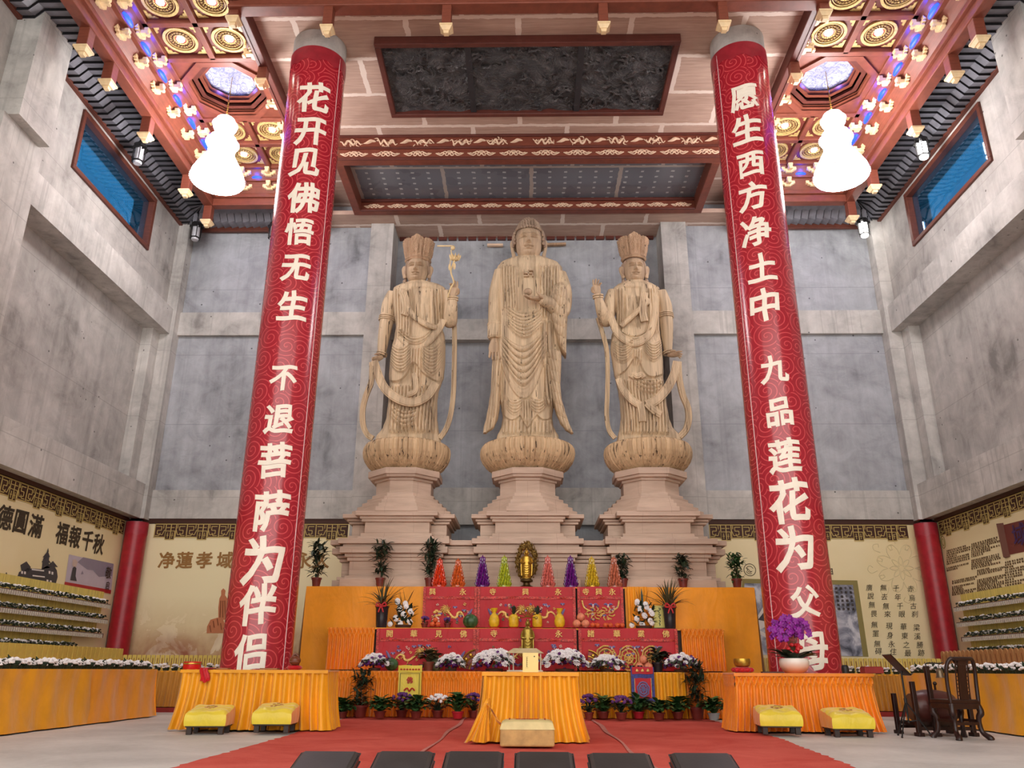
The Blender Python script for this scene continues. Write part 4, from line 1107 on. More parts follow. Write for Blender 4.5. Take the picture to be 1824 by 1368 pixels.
dep = lambda V: lerp_tab([(338, .2), (370, .32), (480, .40), (560, .36), (700, .42), (1000, .38), (1096, .42)], V)
F.shell(rows, dep, d_l, 170, 2.9).build('draped_body', M_WOOD, F.t, smooth=60)
F.limb([(280, 395, -.02), (256, 450, -.03), (242, 530, -.06), (228, 610, -.12), (217, 690, -.16)], [.19, .2, .18, .15, .10]).build('lowered_arm', M_WOOD, F.t)
bangles(F, F.P(245, 515, -.05), (.1, 0, 1), .2, 3, .022).build('armlet', M_WOOD, F.t); bangles(F, F.P(219, 686, -.15), (.25, 0, 1), .125, 2).build('bangle', M_WOOD, F.t)
m = MB(); hand(m, F.P(216, 702, -.17), (-.85, -.25, -.42), (-.2, -.6, -.7), .34, [.3, .4, .5, .5], -1, .08, .3); m.build('lowered_hand', M_WOODF, F.t)
F.limb([(528, 392, -.02), (546, 455, -.06), (552, 525, -.16), (560, 470, -.42), (566, 412, -.5)], [.19, .19, .19, .15, .10]).build('raised_arm', M_WOOD, F.t)
bangles(F, F.P(566, 416, -.49), (.06, -.2, 1), .12, 2, .026).build('bangle', M_WOOD, F.t)
m = MB(); hand(m, F.P(568, 404, -.5), (.1, -.15, 1), (-.45, -1, 0), .42, [.45, .6, .25, .2], -1, .1, .7); m.build('raised_hand', M_WOODF, F.t)
m = F.ribbon([(172, 728, -.33), (168, 820, -.28), (142, 890, -.2), (126, 960, -.15), (128, 1030, -.12), (148, 1078, -.1), (176, 1098, -.1)], 26)
F.ribbon([(180, 722, -.34), (206, 800, -.34), (240, 860, -.42), (300, 906, -.52), (372, 922, -.56), (440, 892, -.5), (482, 830, -.42)], 42, mb=m, groove=5)
F.ribbon([(572, 520, .02), (574, 620, .02), (572, 760, .0), (568, 880, -.02), (555, 980, -.05), (532, 1052, -.1), (500, 1098, -.12)], 24, mb=m)
m.build('scarf', M_WOOD, F.t)
m = F.ribbon([(312, 380, -.40), (335, 440, -.46), (375, 500, -.5), (430, 540, -.5), (488, 560, -.42)], 26, groove=5)
F.ribbon([(318, 378, -.42), (332, 420, -.47), (338, 470, -.46), (330, 498, -.42)], 40, mb=m, groove=7); m.ball(F.P(322, 384, -.44), .10, .06, .10)
F.ribbon([(312, 600, -.36), (345, 638, -.46), (388, 652, -.5), (440, 632, -.47), (490, 575, -.4), (520, 520, -.3)], 34, mb=m, groove=5)
F.ribbon([(346, 885, -.62), (378, 872, -.64), (386, 840, -.6), (378, 780, -.52)], 24, mb=m)
m.build('sash', M_WOOD, F.t)
bodhi_head(F, 392, 282, .285, .36); crown(F, 393, 106, 234, 58, 84)
m = MB(); m.tube(spl([F.P(540, 410, -.62), F.P(556, 362, -.72), F.P(570, 335, -.7), F.P(556, 285, -.6), F.P(566, 250, -.55), F.P(574, 228, -.55)], 6), .022, 6)
m.tube(spl([F.P(558, 290, -.6), F.P(552, 250, -.58), F.P(558, 205, -.56), F.P(557, 178, -.56)], 5), .014, 6)
for U, V in ((550, 262), (573, 258)): m.ball(F.P(U, V, -.58), .035, .02, .10, 8, 6)
c0 = F.P(576, 222, -.55); m.ball(c0, .10, .10, .06)
for j in range(9):
    a = 2 * PI * j / 9; m.tube(spl([c0, c0 + Vector((.1 * math.cos(a), .1 * math.sin(a), .03)), c0 + Vector((.15 * math.cos(a), .15 * math.sin(a), .11))], 4), [.03, .045, .05, .055, .05, .04, .03, .015, .005], 6, .5)
m.ball(F.P(566, 168, -.5), .06, .06, .07); m.tube([F.P(490, 159, -.4), F.P(560, 159, -.48)], .022, 6)
m.build('lotus_stem', plain('pale_new_wood', (226, 200, 150), .6), F.t)

# right: raised left hand, scarf from the other
F = Fig('crowned_bodhisattva', 'crowned wooden bodhisattva with an empty raised hand, right of the tall Buddha', 2.95, 6.3, 1020, 390, 3.3375)
lotus(F, 1.08, .97)
def d_r(U, V, u):
    d = 0.0
    d -= .045 * sst(298, 308, U) * (1 - sst(398, 410, U)) * sst(395, 410, V) * (1 - sst(600, 660, V))
    d += vert(U, V, 232, 302, 405, 680, 16, .03, .0) + vert(U, V, 448, 520, 405, 690, 16, .035, -.02) + vert(U, V, 310, 400, 440, 600, 30, .012)
    d += .035 * math.exp(-((U - 325) / 18) ** 2 - ((V - 540) / 20) ** 2)
    d += arcs(U, V, 362, 112, 690, 765, 62, 78, 14, .05)
    d += arcs(U, V, 292, 60, 750, 870, 34, 46, 14, .035) + arcs(U, V, 478, 52, 740, 860, 36, 52, 14, .035)
    d += vert(U, V, 355, 415, 770, 880, 15, .03, .06)
    hem = 925 + 18 * math.sin((U - 410) / 40) - 80 * math.exp(-((U - 375) / 42) ** 2)
    d += .08 * (1 - sst(hem - 2, hem + 3, V)) * sst(690, 760, V)
    d += vert(U, V, 270, 575, 950, 1290, 19, .04, -.05)
    d += arcs(U, V, 450, 80, 950, 1050, 26, 36, 22, .035, -.1)
    for uc, vc in ((330, 1200), (360, 1180), (415, 1190), (490, 1240), (520, 1130), (350, 1240)):
        d += .06 * math.exp(-((U - uc) / 15) ** 2 - ((V - vc) / 46) ** 2)
    return d
rows = [(374, 315, 425), (384, 296, 446), (398, 262, 482), (420, 238, 515), (460, 236, 522), (520, 246, 518), (580, 256, 514), (640, 248, 514), (700, 230, 520), (780, 224, 528), (860, 236, 535), (925, 246, 537), (960, 256, 538), (1040, 272, 548), (1100, 281, 556), (1180, 286, 568), (1240, 280, 590), (1300, 266, 640), (1352, 256, 660)]
dep = lambda V: lerp_tab([(374, .2), (420, .32), (560, .40), (640, .37), (800, .42), (1180, .38), (1300, .42)], V)
F.shell(rows, dep, d_r, 170, 3.3).build('draped_body', M_WOOD, F.t, smooth=60)
F.limb([(248, 440, -.02), (222, 510, -.06), (200, 602, -.16), (172, 540, -.42), (152, 470, -.5)], [.19, .19, .18, .15, .10]).build('raised_arm', M_WOOD, F.t)
bangles(F, F.P(151, 462, -.5), (-.08, -.2, 1), .12, 2, .026).build('bangle', M_WOOD, F.t)
m = MB(); hand(m, F.P(148, 448, -.51), (-.1, -.15, 1), (.4, -1, 0), .42, [.2, .25, .35, .7], 1, .1, .8); m.build('raised_hand', M_WOODF, F.t)
F.limb([(515, 440, -.02), (545, 520, -.03), (556, 620, -.06), (562, 710, -.1), (566, 790, -.14)], [.19, .20, .18, .15, .10]).build('lowered_arm', M_WOOD, F.t)
bangles(F, F.P(550, 578, -.05), (.05, 0, -1), .2, 3, .022).build('armlet', M_WOOD, F.t); bangles(F, F.P(567, 795, -.14), (.2, 0, -1), .125, 2).build('bangle', M_WOOD, F.t)
m = MB(); hand(m, F.P(575, 808, -.15), (.95, -.25, .02), (.1, -.5, -.8), .36, [.12, .3, .4, .5], 1, .1, .4); m.build('lowered_hand', M_WOODF, F.t)
m = F.ribbon([(150, 590, .0), (178, 680, .0), (202, 780, .0), (208, 900, .0), (206, 1050, -.02), (202, 1160, -.05), (216, 1254, -.1), (252, 1304, -.14)], 26)
F.ribbon([(622, 850, -.26), (604, 925, -.3), (560, 1010, -.36), (500, 1075, -.44), (440, 1105, -.5)], 52, mb=m, groove=5)
F.ribbon([(628, 850, -.26), (634, 950, -.24), (656, 1050, -.2), (684, 1120, -.16), (690, 1190, -.14), (672, 1255, -.12), (634, 1296, -.14)], 38, mb=m, groove=4)
F.ribbon([(275, 950, -.36), (305, 1020, -.46), (350, 1075, -.52), (410, 1112, -.54)], 44, mb=m, groove=5)
F.ribbon([(400, 1100, -.56), (412, 1150, -.56), (416, 1205, -.52)], 40, mb=m); F.ribbon([(440, 1095, -.55), (480, 1135, -.52), (525, 1165, -.44)], 44, mb=m)
m.build('scarf', M_WOOD, F.t)
m = F.ribbon([(288, 640, -.44), (330, 600, -.46), (370, 565, -.48), (410, 520, -.47), (438, 470, -.42)], 28, groove=5)
F.ribbon([(428, 440, -.42), (420, 500, -.48), (418, 560, -.48), (428, 610, -.46)], 44, mb=m, groove=7); m.ball(F.P(438, 490, -.46), .10, .06, .12)
F.ribbon([(212, 545, -.2), (240, 620, -.36), (280, 695, -.46), (365, 740, -.54), (445, 700, -.47), (478, 620, -.4), (490, 480, -.34), (478, 400, -.2)], 44, mb=m, groove=5)
F.ribbon([(346, 945, -.55), (362, 925, -.58), (384, 935, -.6), (408, 925, -.58), (424, 945, -.55)], 30, mb=m)
m.build('sash', M_WOOD, F.t)
bodhi_head(F, 368, 310, .27, .35); crown(F, 366, 84, 240, 66, 102)

# small timber brackets left on the wall beside the heads
for a, b, y_, lb in ((490, 560, 159, 'short wooden peg on the niche wall left of the Buddha head'),):
    m = MB(); m.bar(atY(868, 437, 21.62), atY(896, 437, 21.62), .1, .07); tag(m.build('wall_peg', M_CREAMDK, smooth=False), lb, 'peg')
m = MB(); m.bar(atY(972, 436, 21.62), atY(1008, 435, 21.62), .1, .07); tag(m.build('wall_peg', M_WOODC, smooth=False), 'short wooden peg on the niche wall right of the Buddha head', 'peg')
# ================================================================== CLOTH, TABLES, ALTAR
def cloth_mat(name, rgb, rough=.5, sheen=.4, var=.1, wr=.25):
    t = NT(name); v = t.coord(); c = srgb(*rgb)
    n = t.noise(t.scale(v, 1.5, 1.5, 1.5), 1.0, 4, .6, .5)
    k = lambda m: tuple(min(1, x * m) for x in c[:3]) + (1,)
    t.col(t.ramp(n, [(.35, k(1 - var)), (.65, k(1 + var))]))
    h = t.noise(t.scale(v, 2.2, 2.2, 1.0), 1.6, 4, .55, 1.2); t.bump(h, wr, .06)
    t.b.inputs['Sheen Weight'].default_value = sheen; t.b.inputs['Sheen Roughness'].default_value = .4
    return t.set(rough, spec=.35)
C_ORANGE = cloth_mat('orange_altar_cloth', (238, 154, 24))
C_SATIN = cloth_mat('orange_satin_skirt', (230, 132, 26), .34)
C_GOLD = cloth_mat('golden_yellow_cloth', (228, 156, 20), .42)
C_YEL = cloth_mat('yellow_brocade', (222, 198, 60), .34, wr=.35)
C_RED = cloth_mat('red_brocade', (184, 14, 28), .5, .3)
C_TRIM = plain('gold_brocade_border', (196, 62, 52), .5, var=.5, sc_=40)
M_EGOLD = plain('gold_thread', (216, 174, 96), .4, metal=.25, var=.25, sc_=30)
M_EBLUE = plain('blue_thread', (112, 104, 150), .6)
M_EPINK = plain('pink_thread', (226, 190, 176), .6)
M_EGRN = plain('green_thread', (96, 120, 84), .6)

def skirt(x0, x1, z0, z1, Y, period=.13, amp=.035, flare=.05, smock=0.0, seed=0, face=(1, 0), mb=None, side=None, widen=0.0):
    """pleated cloth hanging between z1 and z0; runs along X at Y (or along Y at X=side)"""
    mb = mb or MB(); rn = random.Random(seed); L = abs(x1 - x0); n = max(20, int(L / period * 12)); nz = 26
    ph = [rn.uniform(-.9, .9) for _ in range(int(L / period) + 4)]; am = [rn.uniform(.55, 1.3) for _ in range(int(L / period) + 4)]
    def fn(u, v):
        s_ = u * L / period; k = int(s_); fr_ = s_ - k
        a_ = am[k] * (1 - fr_) + am[k + 1] * fr_; p_ = ph[k] * (1 - fr_) + ph[k + 1] * fr_
        d = 1 - v; z = z0 + (z1 - z0) * v
        if smock and (z1 - z) < smock:
            q = (z1 - z) / smock
            off = amp * .55 * max(math.sin(2 * PI * (s_ + q)), math.sin(2 * PI * (s_ - q)))
        else:
            dd = max(0, ((z1 - z) - smock) / max(.01, (z1 - z0) - smock))
            w_ = math.sin(2 * PI * s_ + p_ * (.3 + dd)); off = amp * (.45 + .55 * dd) * (a_ if not smock else 1) * math.copysign(abs(w_) ** .75, w_) + .02 * dd * math.sin(s_ * .9 + seed)
        out = off + flare * d * d
        x = x0 + (x1 - x0) * u
        if side is None: return (x + (u - .5) * 2 * widen * d * d, Y - out, z)
        x -= flare * d * d * (1 - u)
        return (Y + side * out, x, z)
    mb.grid(fn, n, nz); return mb
def rect_cloth(x0, x1, z0, z1, Y, wav=.012, seed=0, nx=40, nz=20, flare=.0):
    mb = MB(); rn = random.Random(seed); p = [rn.uniform(0, 6) for _ in range(4)]
    mb.grid(lambda u, v: (x0 + (x1 - x0) * u, Y - wav * (math.sin(u * (x1 - x0) * 7 + p[0] + v) + .6 * math.sin(u * (x1 - x0) * 17 + p[1] - 2 * v)) * (1.1 - v) - flare * (1 - v), z0 + (z1 - z0) * v + .004 * math.sin(u * 9 + p[2])), nx, nz)
    return mb

def embroider(cx, z, w, h, Y, kind, rnd):
    """dragons, phoenixes, clouds and blossoms stitched on a red hanging"""
    m = MB()
    def dragon(x0, zz, W, H, s):
        m.mi = 0
        P = [(x0 + s * W * a, Y, zz + H * b) for a, b in ((.5, .32), (.38, .18), (.28, -.05), (.12, -.32), (-.02, -.28), (-.06, .0), (-.18, .12), (-.3, -.1), (-.36, -.35), (-.46, -.42))]
        n = (len(P) - 1) * 6 + 1; m.tube(spl(P, 6), [.008 + .018 * math.sin(PI * min(1, i / n * 1.15)) for i in range(n)], 6, .5)
        hx, hz = P[0][0], P[0][2]
        for k in range(9):
            a = k * .7; m.tube(spl([(hx, Y, hz), (hx + .07 * math.cos(a), Y, hz + .06 * math.sin(a)), (hx + .12 * math.cos(a + .6), Y, hz + .1 * math.sin(a + .6))], 3), [.02, .018, .016, .014, .01, .006, .003], 4, .5)
        for k in (2, 3, 5, 7):
            a = rnd.random() * 6; m.tube([P[k], (P[k][0] + .08 * math.cos(a), Y, P[k][2] + .08 * math.sin(a))], [.016, .006], 4, .5)
        m.mi = 1; m.tube(spl([P[-1], (P[-1][0] - s * .06, Y, P[-1][2] + .1), (P[-1][0] - s * .12, Y, P[-1][2] + .2)], 3), [.012, .02, .026, .03, .026, .018, .006], 5, .5)
    def flower(x0, zz, r, mi):
        m.mi = mi
        for k in range(5):
            a = 2 * PI * k / 5 + rnd.random(); m.ball((x0 + r * .6 * math.cos(a), Y, zz + r * .6 * math.sin(a)), r * .45, .008, r * .32, 6, 4)
    def bird(x0, zz, r):
        m.mi = 1
        for s in (-1, 1): m.tube(spl([(x0, Y, zz), (x0 + s * r * .6, Y, zz + r * .5), (x0 + s * r * 1.2, Y, zz + r * .35)], 3), [.012, .018, .02, .02, .016, .01, .004], 4, .5)
        m.mi = 2; m.ball((x0, Y, zz), r * .3, .01, r * .5, 6, 4)
    if kind == 'dragons':
        dragon(cx - w * .24, z, w * .36, h * .6, 1); dragon(cx + w * .24, z, w * .36, h * .6, -1)
    elif kind == 'one':
        dragon(cx + w * .15, z, w * .5, h * .6, -1); flower(cx - w * .28, z, .09, 0); flower(cx - w * .3, z - .14, .08, 2)
    elif kind == 'pair':
        for s in (-1, 1):
            m.mi = 0; x0 = cx + s * w * .16
            m.lathe([(.001, 0), (.1, .02)], 8, (x0, Y, z), 1, .05, closed=False)
            for k in range(8):
                a = k * PI / 4; m.tube(spl([(x0 + .05 * math.cos(a), Y, z + .05 * math.sin(a)), (x0 + .13 * math.cos(a + .2), Y, z + .1 * math.sin(a + .2)), (x0 + .17 * math.cos(a + .6), Y, z + .14 * math.sin(a + .6))], 3), .014, 4, .5)
            m.tube(spl([(x0 + s * .1, Y, z + .05), (x0 + s * .22, Y, z + .12), (x0 + s * .26, Y, z + .26)], 4), .018, 5, .5); bird(cx + s * w * .2, z + h * .36, .08)
    elif kind == 'medallions':
        for k in (-1, 0, 1):
            x0 = cx + k * w * .28; m.mi = 0
            for r_ in (.2, .15, .08):
                m.tube([(x0 + r_ * math.cos(a * PI / 9) * (1 + .08 * math.sin(a * 3)), Y, z - .04 + r_ * 1.15 * math.sin(a * PI / 9)) for a in range(19)], .016, 4, .5, cap=False)
            for q in range(7):
                a = q * .9; m.tube([(x0, Y, z - .04), (x0 + .16 * math.cos(a), Y, z - .04 + .16 * math.sin(a))], [.02, .008], 4, .5)
            bird(x0 + .12, z + h * .36, .06)
    for _ in range(int(w * 22)):
        x0 = cx + (rnd.random() - .5) * w * .92; zz = z + (rnd.random() - .5) * h * .95
        if rnd.random() < .3: bird(x0, zz, .04)
        else: flower(x0, zz, .02 + rnd.random() * .016, rnd.choice((0, 1, 2, 2, 3)))
    return m
def red_hanging(px0, px1, y0, y1, Y, chars, cpx, kind, label, seed):
    a = atY(px0, y0, Y); b = atY(px1, y1, Y); x0, x1, z1, z0 = a.x, b.x, a.z, b.z
    t = thing('red_altar_hanging', label, 'altar cloth', ((x0 + x1) / 2, Y, z0), 0, 'embroidered red hangings on the altar steps')
    w, h = x1 - x0, z1 - z0
    rect_cloth(-w / 2, w / 2, -.0, h, 0, .012, seed, int(w * 30), 20, .03).build('cloth', C_RED, t)
    m = rect_cloth(-w / 2 + .06, w / 2 - .06, h * .69, h * .755, -.034, .01, seed + 3, int(w * 30), 3)
    m.grid(lambda u, v: (-w / 2 + .0 + .055 * u, -.042 - .01 * math.sin(v * 9), h * v * .98), 2, 14); m.grid(lambda u, v: (w / 2 - .055 * u, -.042 - .01 * math.sin(v * 9), h * v * .98), 2, 14)
    m.build('border_band', C_TRIM, t)
    m = embroider(0, h * .34, w * .82, h * .5, -.052, kind, random.Random(seed)); m.build('embroidery', [M_EGOLD, M_EBLUE, M_EPINK, M_EGRN], t)
    m = MB()
    for ch, px in zip(chars, cpx):
        vs, fs = text_mesh(ch, .145, .018, .015); cx = atY(px, y0, Y).x - (x0 + x1) / 2
        m.add([(p.x + cx, -.036 - p.z, p.y + h * .87) for p in vs], [f[::-1] for f in fs])
    m.build('gold_characters', M_EGOLD, t, smooth=False)

def altar_table(name, label, x0, x1, y0, y1, z1, parts, group=None):
    t = thing(name, label, 'table', ((x0 + x1) / 2, (y0 + y1) / 2, 0), 0, group)
    t['w'] = 0; del t['w']
    dx, dy = (x0 + x1) / 2, (y0 + y1) / 2
    for nm, mb, mat in parts:
        mb.v = [(p[0] - dx, p[1] - dy, p[2]) for p in mb.v]; mb.build(nm, mat, t)
    return t
def top(x0, x1, y0, y1, z1, th=.03):
    m = MB(); m.box(x0, x1, y0, y1, z1 - th, z1); return m
def core(x0, x1, y0, y1, z1, z0=.03):
    m = MB(); m.box(x0 + .1, x1 - .1, y0 + .1, y1 - .06, z0, z1 - .03); return m

T0Y, T0Z, T1Y, T1Z, T2Y, T2Z = 16.1, .82, 16.9, 1.64, 17.55, 2.51
# --- lower step
DKW = plain('table_underframe', (70, 44, 30), .6)
altar_table('altar_step_table', 'long low altar table with smocked orange satin skirt on the left', -4.05, -.5, T0Y, T1Y, T0Z,
            [('top', top(-4.05, -.5, T0Y, T1Y, T0Z), C_SATIN), ('underframe', core(-4.05, -.5, T0Y, T1Y, T0Z), DKW), ('skirt', skirt(-4.05, -.5, .02, T0Z, T0Y, .085, .034, .06, .17, 1), C_SATIN)])
altar_table('altar_step_table', 'low altar table with smooth pleated golden skirt, right of the front table', -.48, 2.93, T0Y, T1Y, T0Z,
            [('top', top(-.48, 2.93, T0Y, T1Y, T0Z), C_GOLD), ('underframe', core(-.48, 2.93, T0Y, T1Y, T0Z), DKW), ('skirt', skirt(-.48, 2.93, .02, T0Z, T0Y, .13, .045, .06, 0, 2), C_GOLD)])
altar_table('altar_step_table', 'low altar table end with smocked orange skirt beside the right table', 2.95, 4.1, T0Y, T1Y, T0Z,
            [('top', top(2.95, 4.1, T0Y, T1Y, T0Z), C_SATIN), ('underframe', core(2.95, 4.1, T0Y, T1Y, T0Z), DKW), ('skirt', skirt(2.95, 4.1, .02, T0Z, T0Y, .085, .034, .06, .17, 3), C_SATIN)])
# --- middle step
TE = T2Y - .13; m_top = top(-4.05, 3.95, T1Y, TE, T1Z)
sk = skirt(-4.02, -3.08, T0Z + .02, T1Z, T1Y - .01, .085, .034, .05, .17, 4); sk2 = skirt(3.06, 3.9, T0Z + .02, T1Z, T1Y - .01, .085, .034, .05, .17, 5)
altar_table('altar_step_table', 'middle altar step draped in orange, smocked skirts at both ends', -4.05, 3.95, T1Y, T2Y, T1Z,
            [('top', m_top, C_ORANGE), ('underframe', core(-4.05, 3.95, T1Y, TE, T1Z), DKW), ('skirt', sk, C_SATIN), ('skirt', sk2, C_SATIN)])
# --- upper step: plain orange cover over a tall bench
def plain_cover(x0, x1, seed):
    return rect_cloth(x0, x1, .02, T2Z, T2Y, .012, seed, 60, 40, .05)
cv = plain_cover(-4.72, -2.2, 1)
c2 = plain_cover(2.05, 4.78, 2)
ends = MB(); e2 = MB(); ends.grid(lambda u, v: (-4.72 - .08 * (1 - v), T2Y - .05 * (1 - v) + .45 * u, .02 + (T2Z - .02) * v), 4, 10); e2.grid(lambda u, v: (4.78 + .08 * (1 - v), T2Y - .05 * (1 - v) + .45 * u, .02 + (T2Z - .02) * v), 4, 10)
cv.add(ends.v, ends.f); c2.add(e2.v, e2.f)
altar_table('altar_step_bench', 'tallest altar step covered in plain orange cloth below the podium', -4.72, 4.78, T2Y, T2Y + .45, T2Z,
            [('top', top(-4.72, 4.78, T2Y, T2Y + .45, T2Z), C_ORANGE), ('underframe', core(-4.72, 4.78, T2Y, T2Y + .45, T2Z), DKW), ('cover', cv, C_ORANGE), ('cover', c2, C_ORANGE)])
sk = skirt(2.09, 2.5, T1Z + .02, T2Z, T2Y - .10, .1, .03, .03, 0, 9)
o = sk.build('orange_drape', C_ORANGE); tag(o, 'narrow gathered orange drape beside the right end of the top red hangings', 'drape')

red_hanging(755, 849, 1045, 1118, T2Y - .075, '興永', (771, 825), 'one', 'red dragon hanging at the left end of the top altar step', 11)
red_hanging(851, 1026, 1045, 1118, T2Y - .075, '寺興永', (878, 936, 994), 'dragons', 'red hanging with two dragons at the middle of the top altar step', 12)
red_hanging(1028, 1112, 1045, 1118, T2Y - .075, '寺興永', (1043, 1066, 1090), 'pair', 'red phoenix hanging at the right end of the top altar step', 13)
red_hanging(672, 847, 1119, 1195, T1Y - .04, '開華見佛', (695, 738, 782, 826), 'dragons', 'red dragon hanging at the left of the middle altar step', 14)
red_hanging(849, 1028, 1119, 1195, T1Y - .04, '寺永', (880, 995), 'dragons', 'red hanging behind the small gold Buddha on the middle altar step', 15)
red_hanging(1030, 1210, 1119, 1195, T1Y - .04, '諸華業佛', (1052, 1098, 1141, 1185), 'medallions', 'red medallion hanging at the right of the middle altar step', 16)

# --- tables before the altar
def draped_table(label, x0, x1, y0, y1, z1, mat, period, smock, seed, fl=.09):
    sk = skirt(x0, x1, .03, z1, y0, period, .058 if not smock else .04, fl, smock, seed, widen=fl); s2 = skirt(y0, y1, .03, z1, x1 if x0 < 0 and x1 < 0 else x0, period, .025, fl, smock, seed + 1, side=1 if (x0 < 0 and x1 < 0) else -1)
    sk.add(s2.v, s2.f)
    if x0 < 0 < x1:
        s3 = skirt(y0, y1, .03, z1, x1, period, .025, fl, smock, seed + 2, side=1); sk.add(s3.v, s3.f)
    tp = MB(); tp.box(x0 - .012, x1 + .012, y0 - .025, y1, z1, z1 + .022); tp.box(x0 - .015, x1 + .015, y0 - .03, y0 - .01, z1 - .022, z1 + .02)
    return altar_table('draped_table', label, x0, x1, y0, y1, z1, [('top_cloth', tp, mat), ('underframe', core(x0, x1, y0, y1, z1), DKW), ('skirt', sk, mat)])
FT = draped_table('golden draped offering table standing alone on the red carpet', -.56, .62, 10.7, 11.4, .80, C_GOLD, .115, 0, 21, .12)
LT = draped_table('golden draped table before the left column, two yellow cushions in front', -5.05, -2.92, 12.4, 13.1, .81, C_GOLD, .135, 0, 31)
RT = draped_table('orange smocked draped table before the right column, two yellow cushions in front', 3.06, 5.08, 12.75, 13.45, .80, C_SATIN, .085, .17, 41)
# corner of the front cloth pulled out to the left and tucked up
m = MB()
def fan(u, v):
    w_ = .05 + .27 * v ** 1.2; x_ = -.50 - .16 * v + w_ * (u - .35); y_ = 10.62 - .14 * v - .035 * math.sin(u * 19) * v - .03 * math.sin(PI * u); z_ = .50 - .47 * v + .02 * math.sin(u * 9 + v * 5)
    return (x_, y_, max(.03, z_))
m.grid(fan, 50, 24)
m.grid(lambda u, v: (-.50 + .22 * v + .05 * (u - .5) * (1 + v), 10.53 - .03 * math.sin(u * 9 + v * 4) - .03 * v, .46 - .26 * v ** 1.3 - .16 * (u - .2) * math.sin(PI * min(1, v * 1.1)) ), 20, 20)
m.v = [(p[0] - .03, p[1] - 11.05, p[2]) for p in m.v]
m.build('tucked_cloth_corner', C_GOLD, FT)

# --- long side counters under the memorial tablets
def counter(s, label, splits):
    t = thing('side_counter', label, 'counter', (s * 7.4, 11, 0))
    m = MB(); m.box(-.34, .34, -4.9, 4.92, 0, .8); m.build('underframe', DKW, t, smooth=False)
    m = MB(); m.box(-.4, .4, -5, 5, .80, .83); m.build('top', C_GOLD, t, smooth=False)
    for a, b, mat, sd in splits:
        m = MB(); rn = random.Random(sd); ph = [rn.uniform(0, 6) for _ in range(5)]
        L = b - a
        m.grid(lambda u, v: (-s * (.41 + .10 * (1 - v) ** 2 + .016 * math.sin((a + L * u) * 5 + ph[0] + 2.2 * v) * (1 - v * .5) + .012 * math.sin((a + L * u) * 13 + ph[1] - 3 * v)), a - 11 + L * u + .12 * (1 - v) * (1 if b < 15 else 0) * u, .02 + .81 * v), int(L * 14), 14)
        if b > 15: m.grid(lambda u, v: (-s * (.41 + .1 * (1 - v) ** 2) + s * .8 * u, 5 + .0 * v, .02 + .81 * v), 6, 6)
        m.build('cloth', mat, t)
counter(-1, 'long side counter draped in golden and orange cloth under the left tiers', ((6, 13.55, C_GOLD, 1), (13.5, 16, C_ORANGE, 2)))
counter(1, 'long side counter draped in golden cloth behind the black chair', ((6, 15.0, C_GOLD, 3), (15.0, 16, C_ORANGE, 4)))
for s in (-1, 1):
    x0, x1 = sorted((s * 10.0, s * 4.95))
    altar_table('back_counter', 'low counter with dull orange pleated skirt in the %s back corner' % SIDE[s], x0, x1, 17.7, 18.7, .80,
                [('top', top(x0, x1, 17.7, 18.7, .8), C_GOLD), ('underframe', core(x0, x1, 17.7, 18.7, .8, .1), DKW), ('skirt', skirt(x0, x1, .1, .8, 17.7, .12, .03, .04, 0, 51 + s), cloth_mat('dull_gold_skirt', (190, 128, 40), .5))])
    m = MB(); m.box(x0, x1, 17.55, 18.8, 0, .085); tag(m.build('dais_step', plain('red_dais_carpet', (150, 48, 44), .9), smooth=False), 'low red step under the counter in the %s back corner' % SIDE[s], 'step')

# --- carpet
cp = NT('red_event_carpet'); v = cp.coord(); n1 = cp.noise(v, 1.2, 5, .65, .6); n2 = cp.noise(v, 90, 2)
cp.col(cp.ramp(cp.math('ADD', cp.math('MULTIPLY', n1, .75), cp.math('MULTIPLY', n2, .25)), [(.35, srgb(192, 76, 66)), (.7, srgb(218, 108, 96))])); cp.bump(cp.math('ADD', n1, n2), .25, .02); cp.set(.95, spec=.1)
t = thing('red_carpet', 'worn red carpet strips laid in front of the altar', 'carpet', (0, 10, 0))
def edge(pts, sgn):
    out = []
    for i in range(len(pts) - 1):
        (xa, ya), (xb, yb) = pts[i], pts[i + 1]
        for k in range(24):
            q = k / 24; out.append((xa + (xb - xa) * q + .02 * math.sin((ya + (yb - ya) * q) * 23) + .015 * math.sin(q * 57 + i), ya + (yb - ya) * q))
    return out + [pts[-1]]
LE = edge([(-3.3, 1.0), (-3.2, 8.0), (-3.22, 11.0), (-3.3, 14.6), (-3.34, 16.3)], -1); RE = edge([(3.0, 1.0), (3.05, 8.4), (3.15, 9.5), (3.35, 11.6), (3.36, 14.8), (3.3, 16.3)], 1)
m = MB(); n = 150
def cpt(u, v):
    y = 1 + 15.3 * v
    f = lambda E_: lerp_tab([(q[1], q[0]) for q in E_], y)
    a, b = f(LE), f(RE); x = a + (b - a) * u
    return (x, y - 10, .008 + .004 * math.sin(x * 5 + math.sin(y * 2)) * math.sin(y * 3.1) + .006 * max(0, math.sin(y * 1.3 + x * .7)) ** 8)
m.grid(cpt, 90, n); m.build('pile', cp.mat, t)
M_SEAM = plain('dusty_carpet_seam', (196, 128, 118), .95, var=.2, sc_=18)
for xs in ((-1.10, -1.13), (1.08, 1.16)):
    m = MB(); m.grid(lambda u, v: (xs[0] + (xs[1] - xs[0]) * v + .02 * math.sin(v * 31) + (u - .5) * (.05 + .02 * math.sin(v * 17)), 1 + 15.1 * v - 10, .021), 1, 160); m.build('seam', M_SEAM, t)
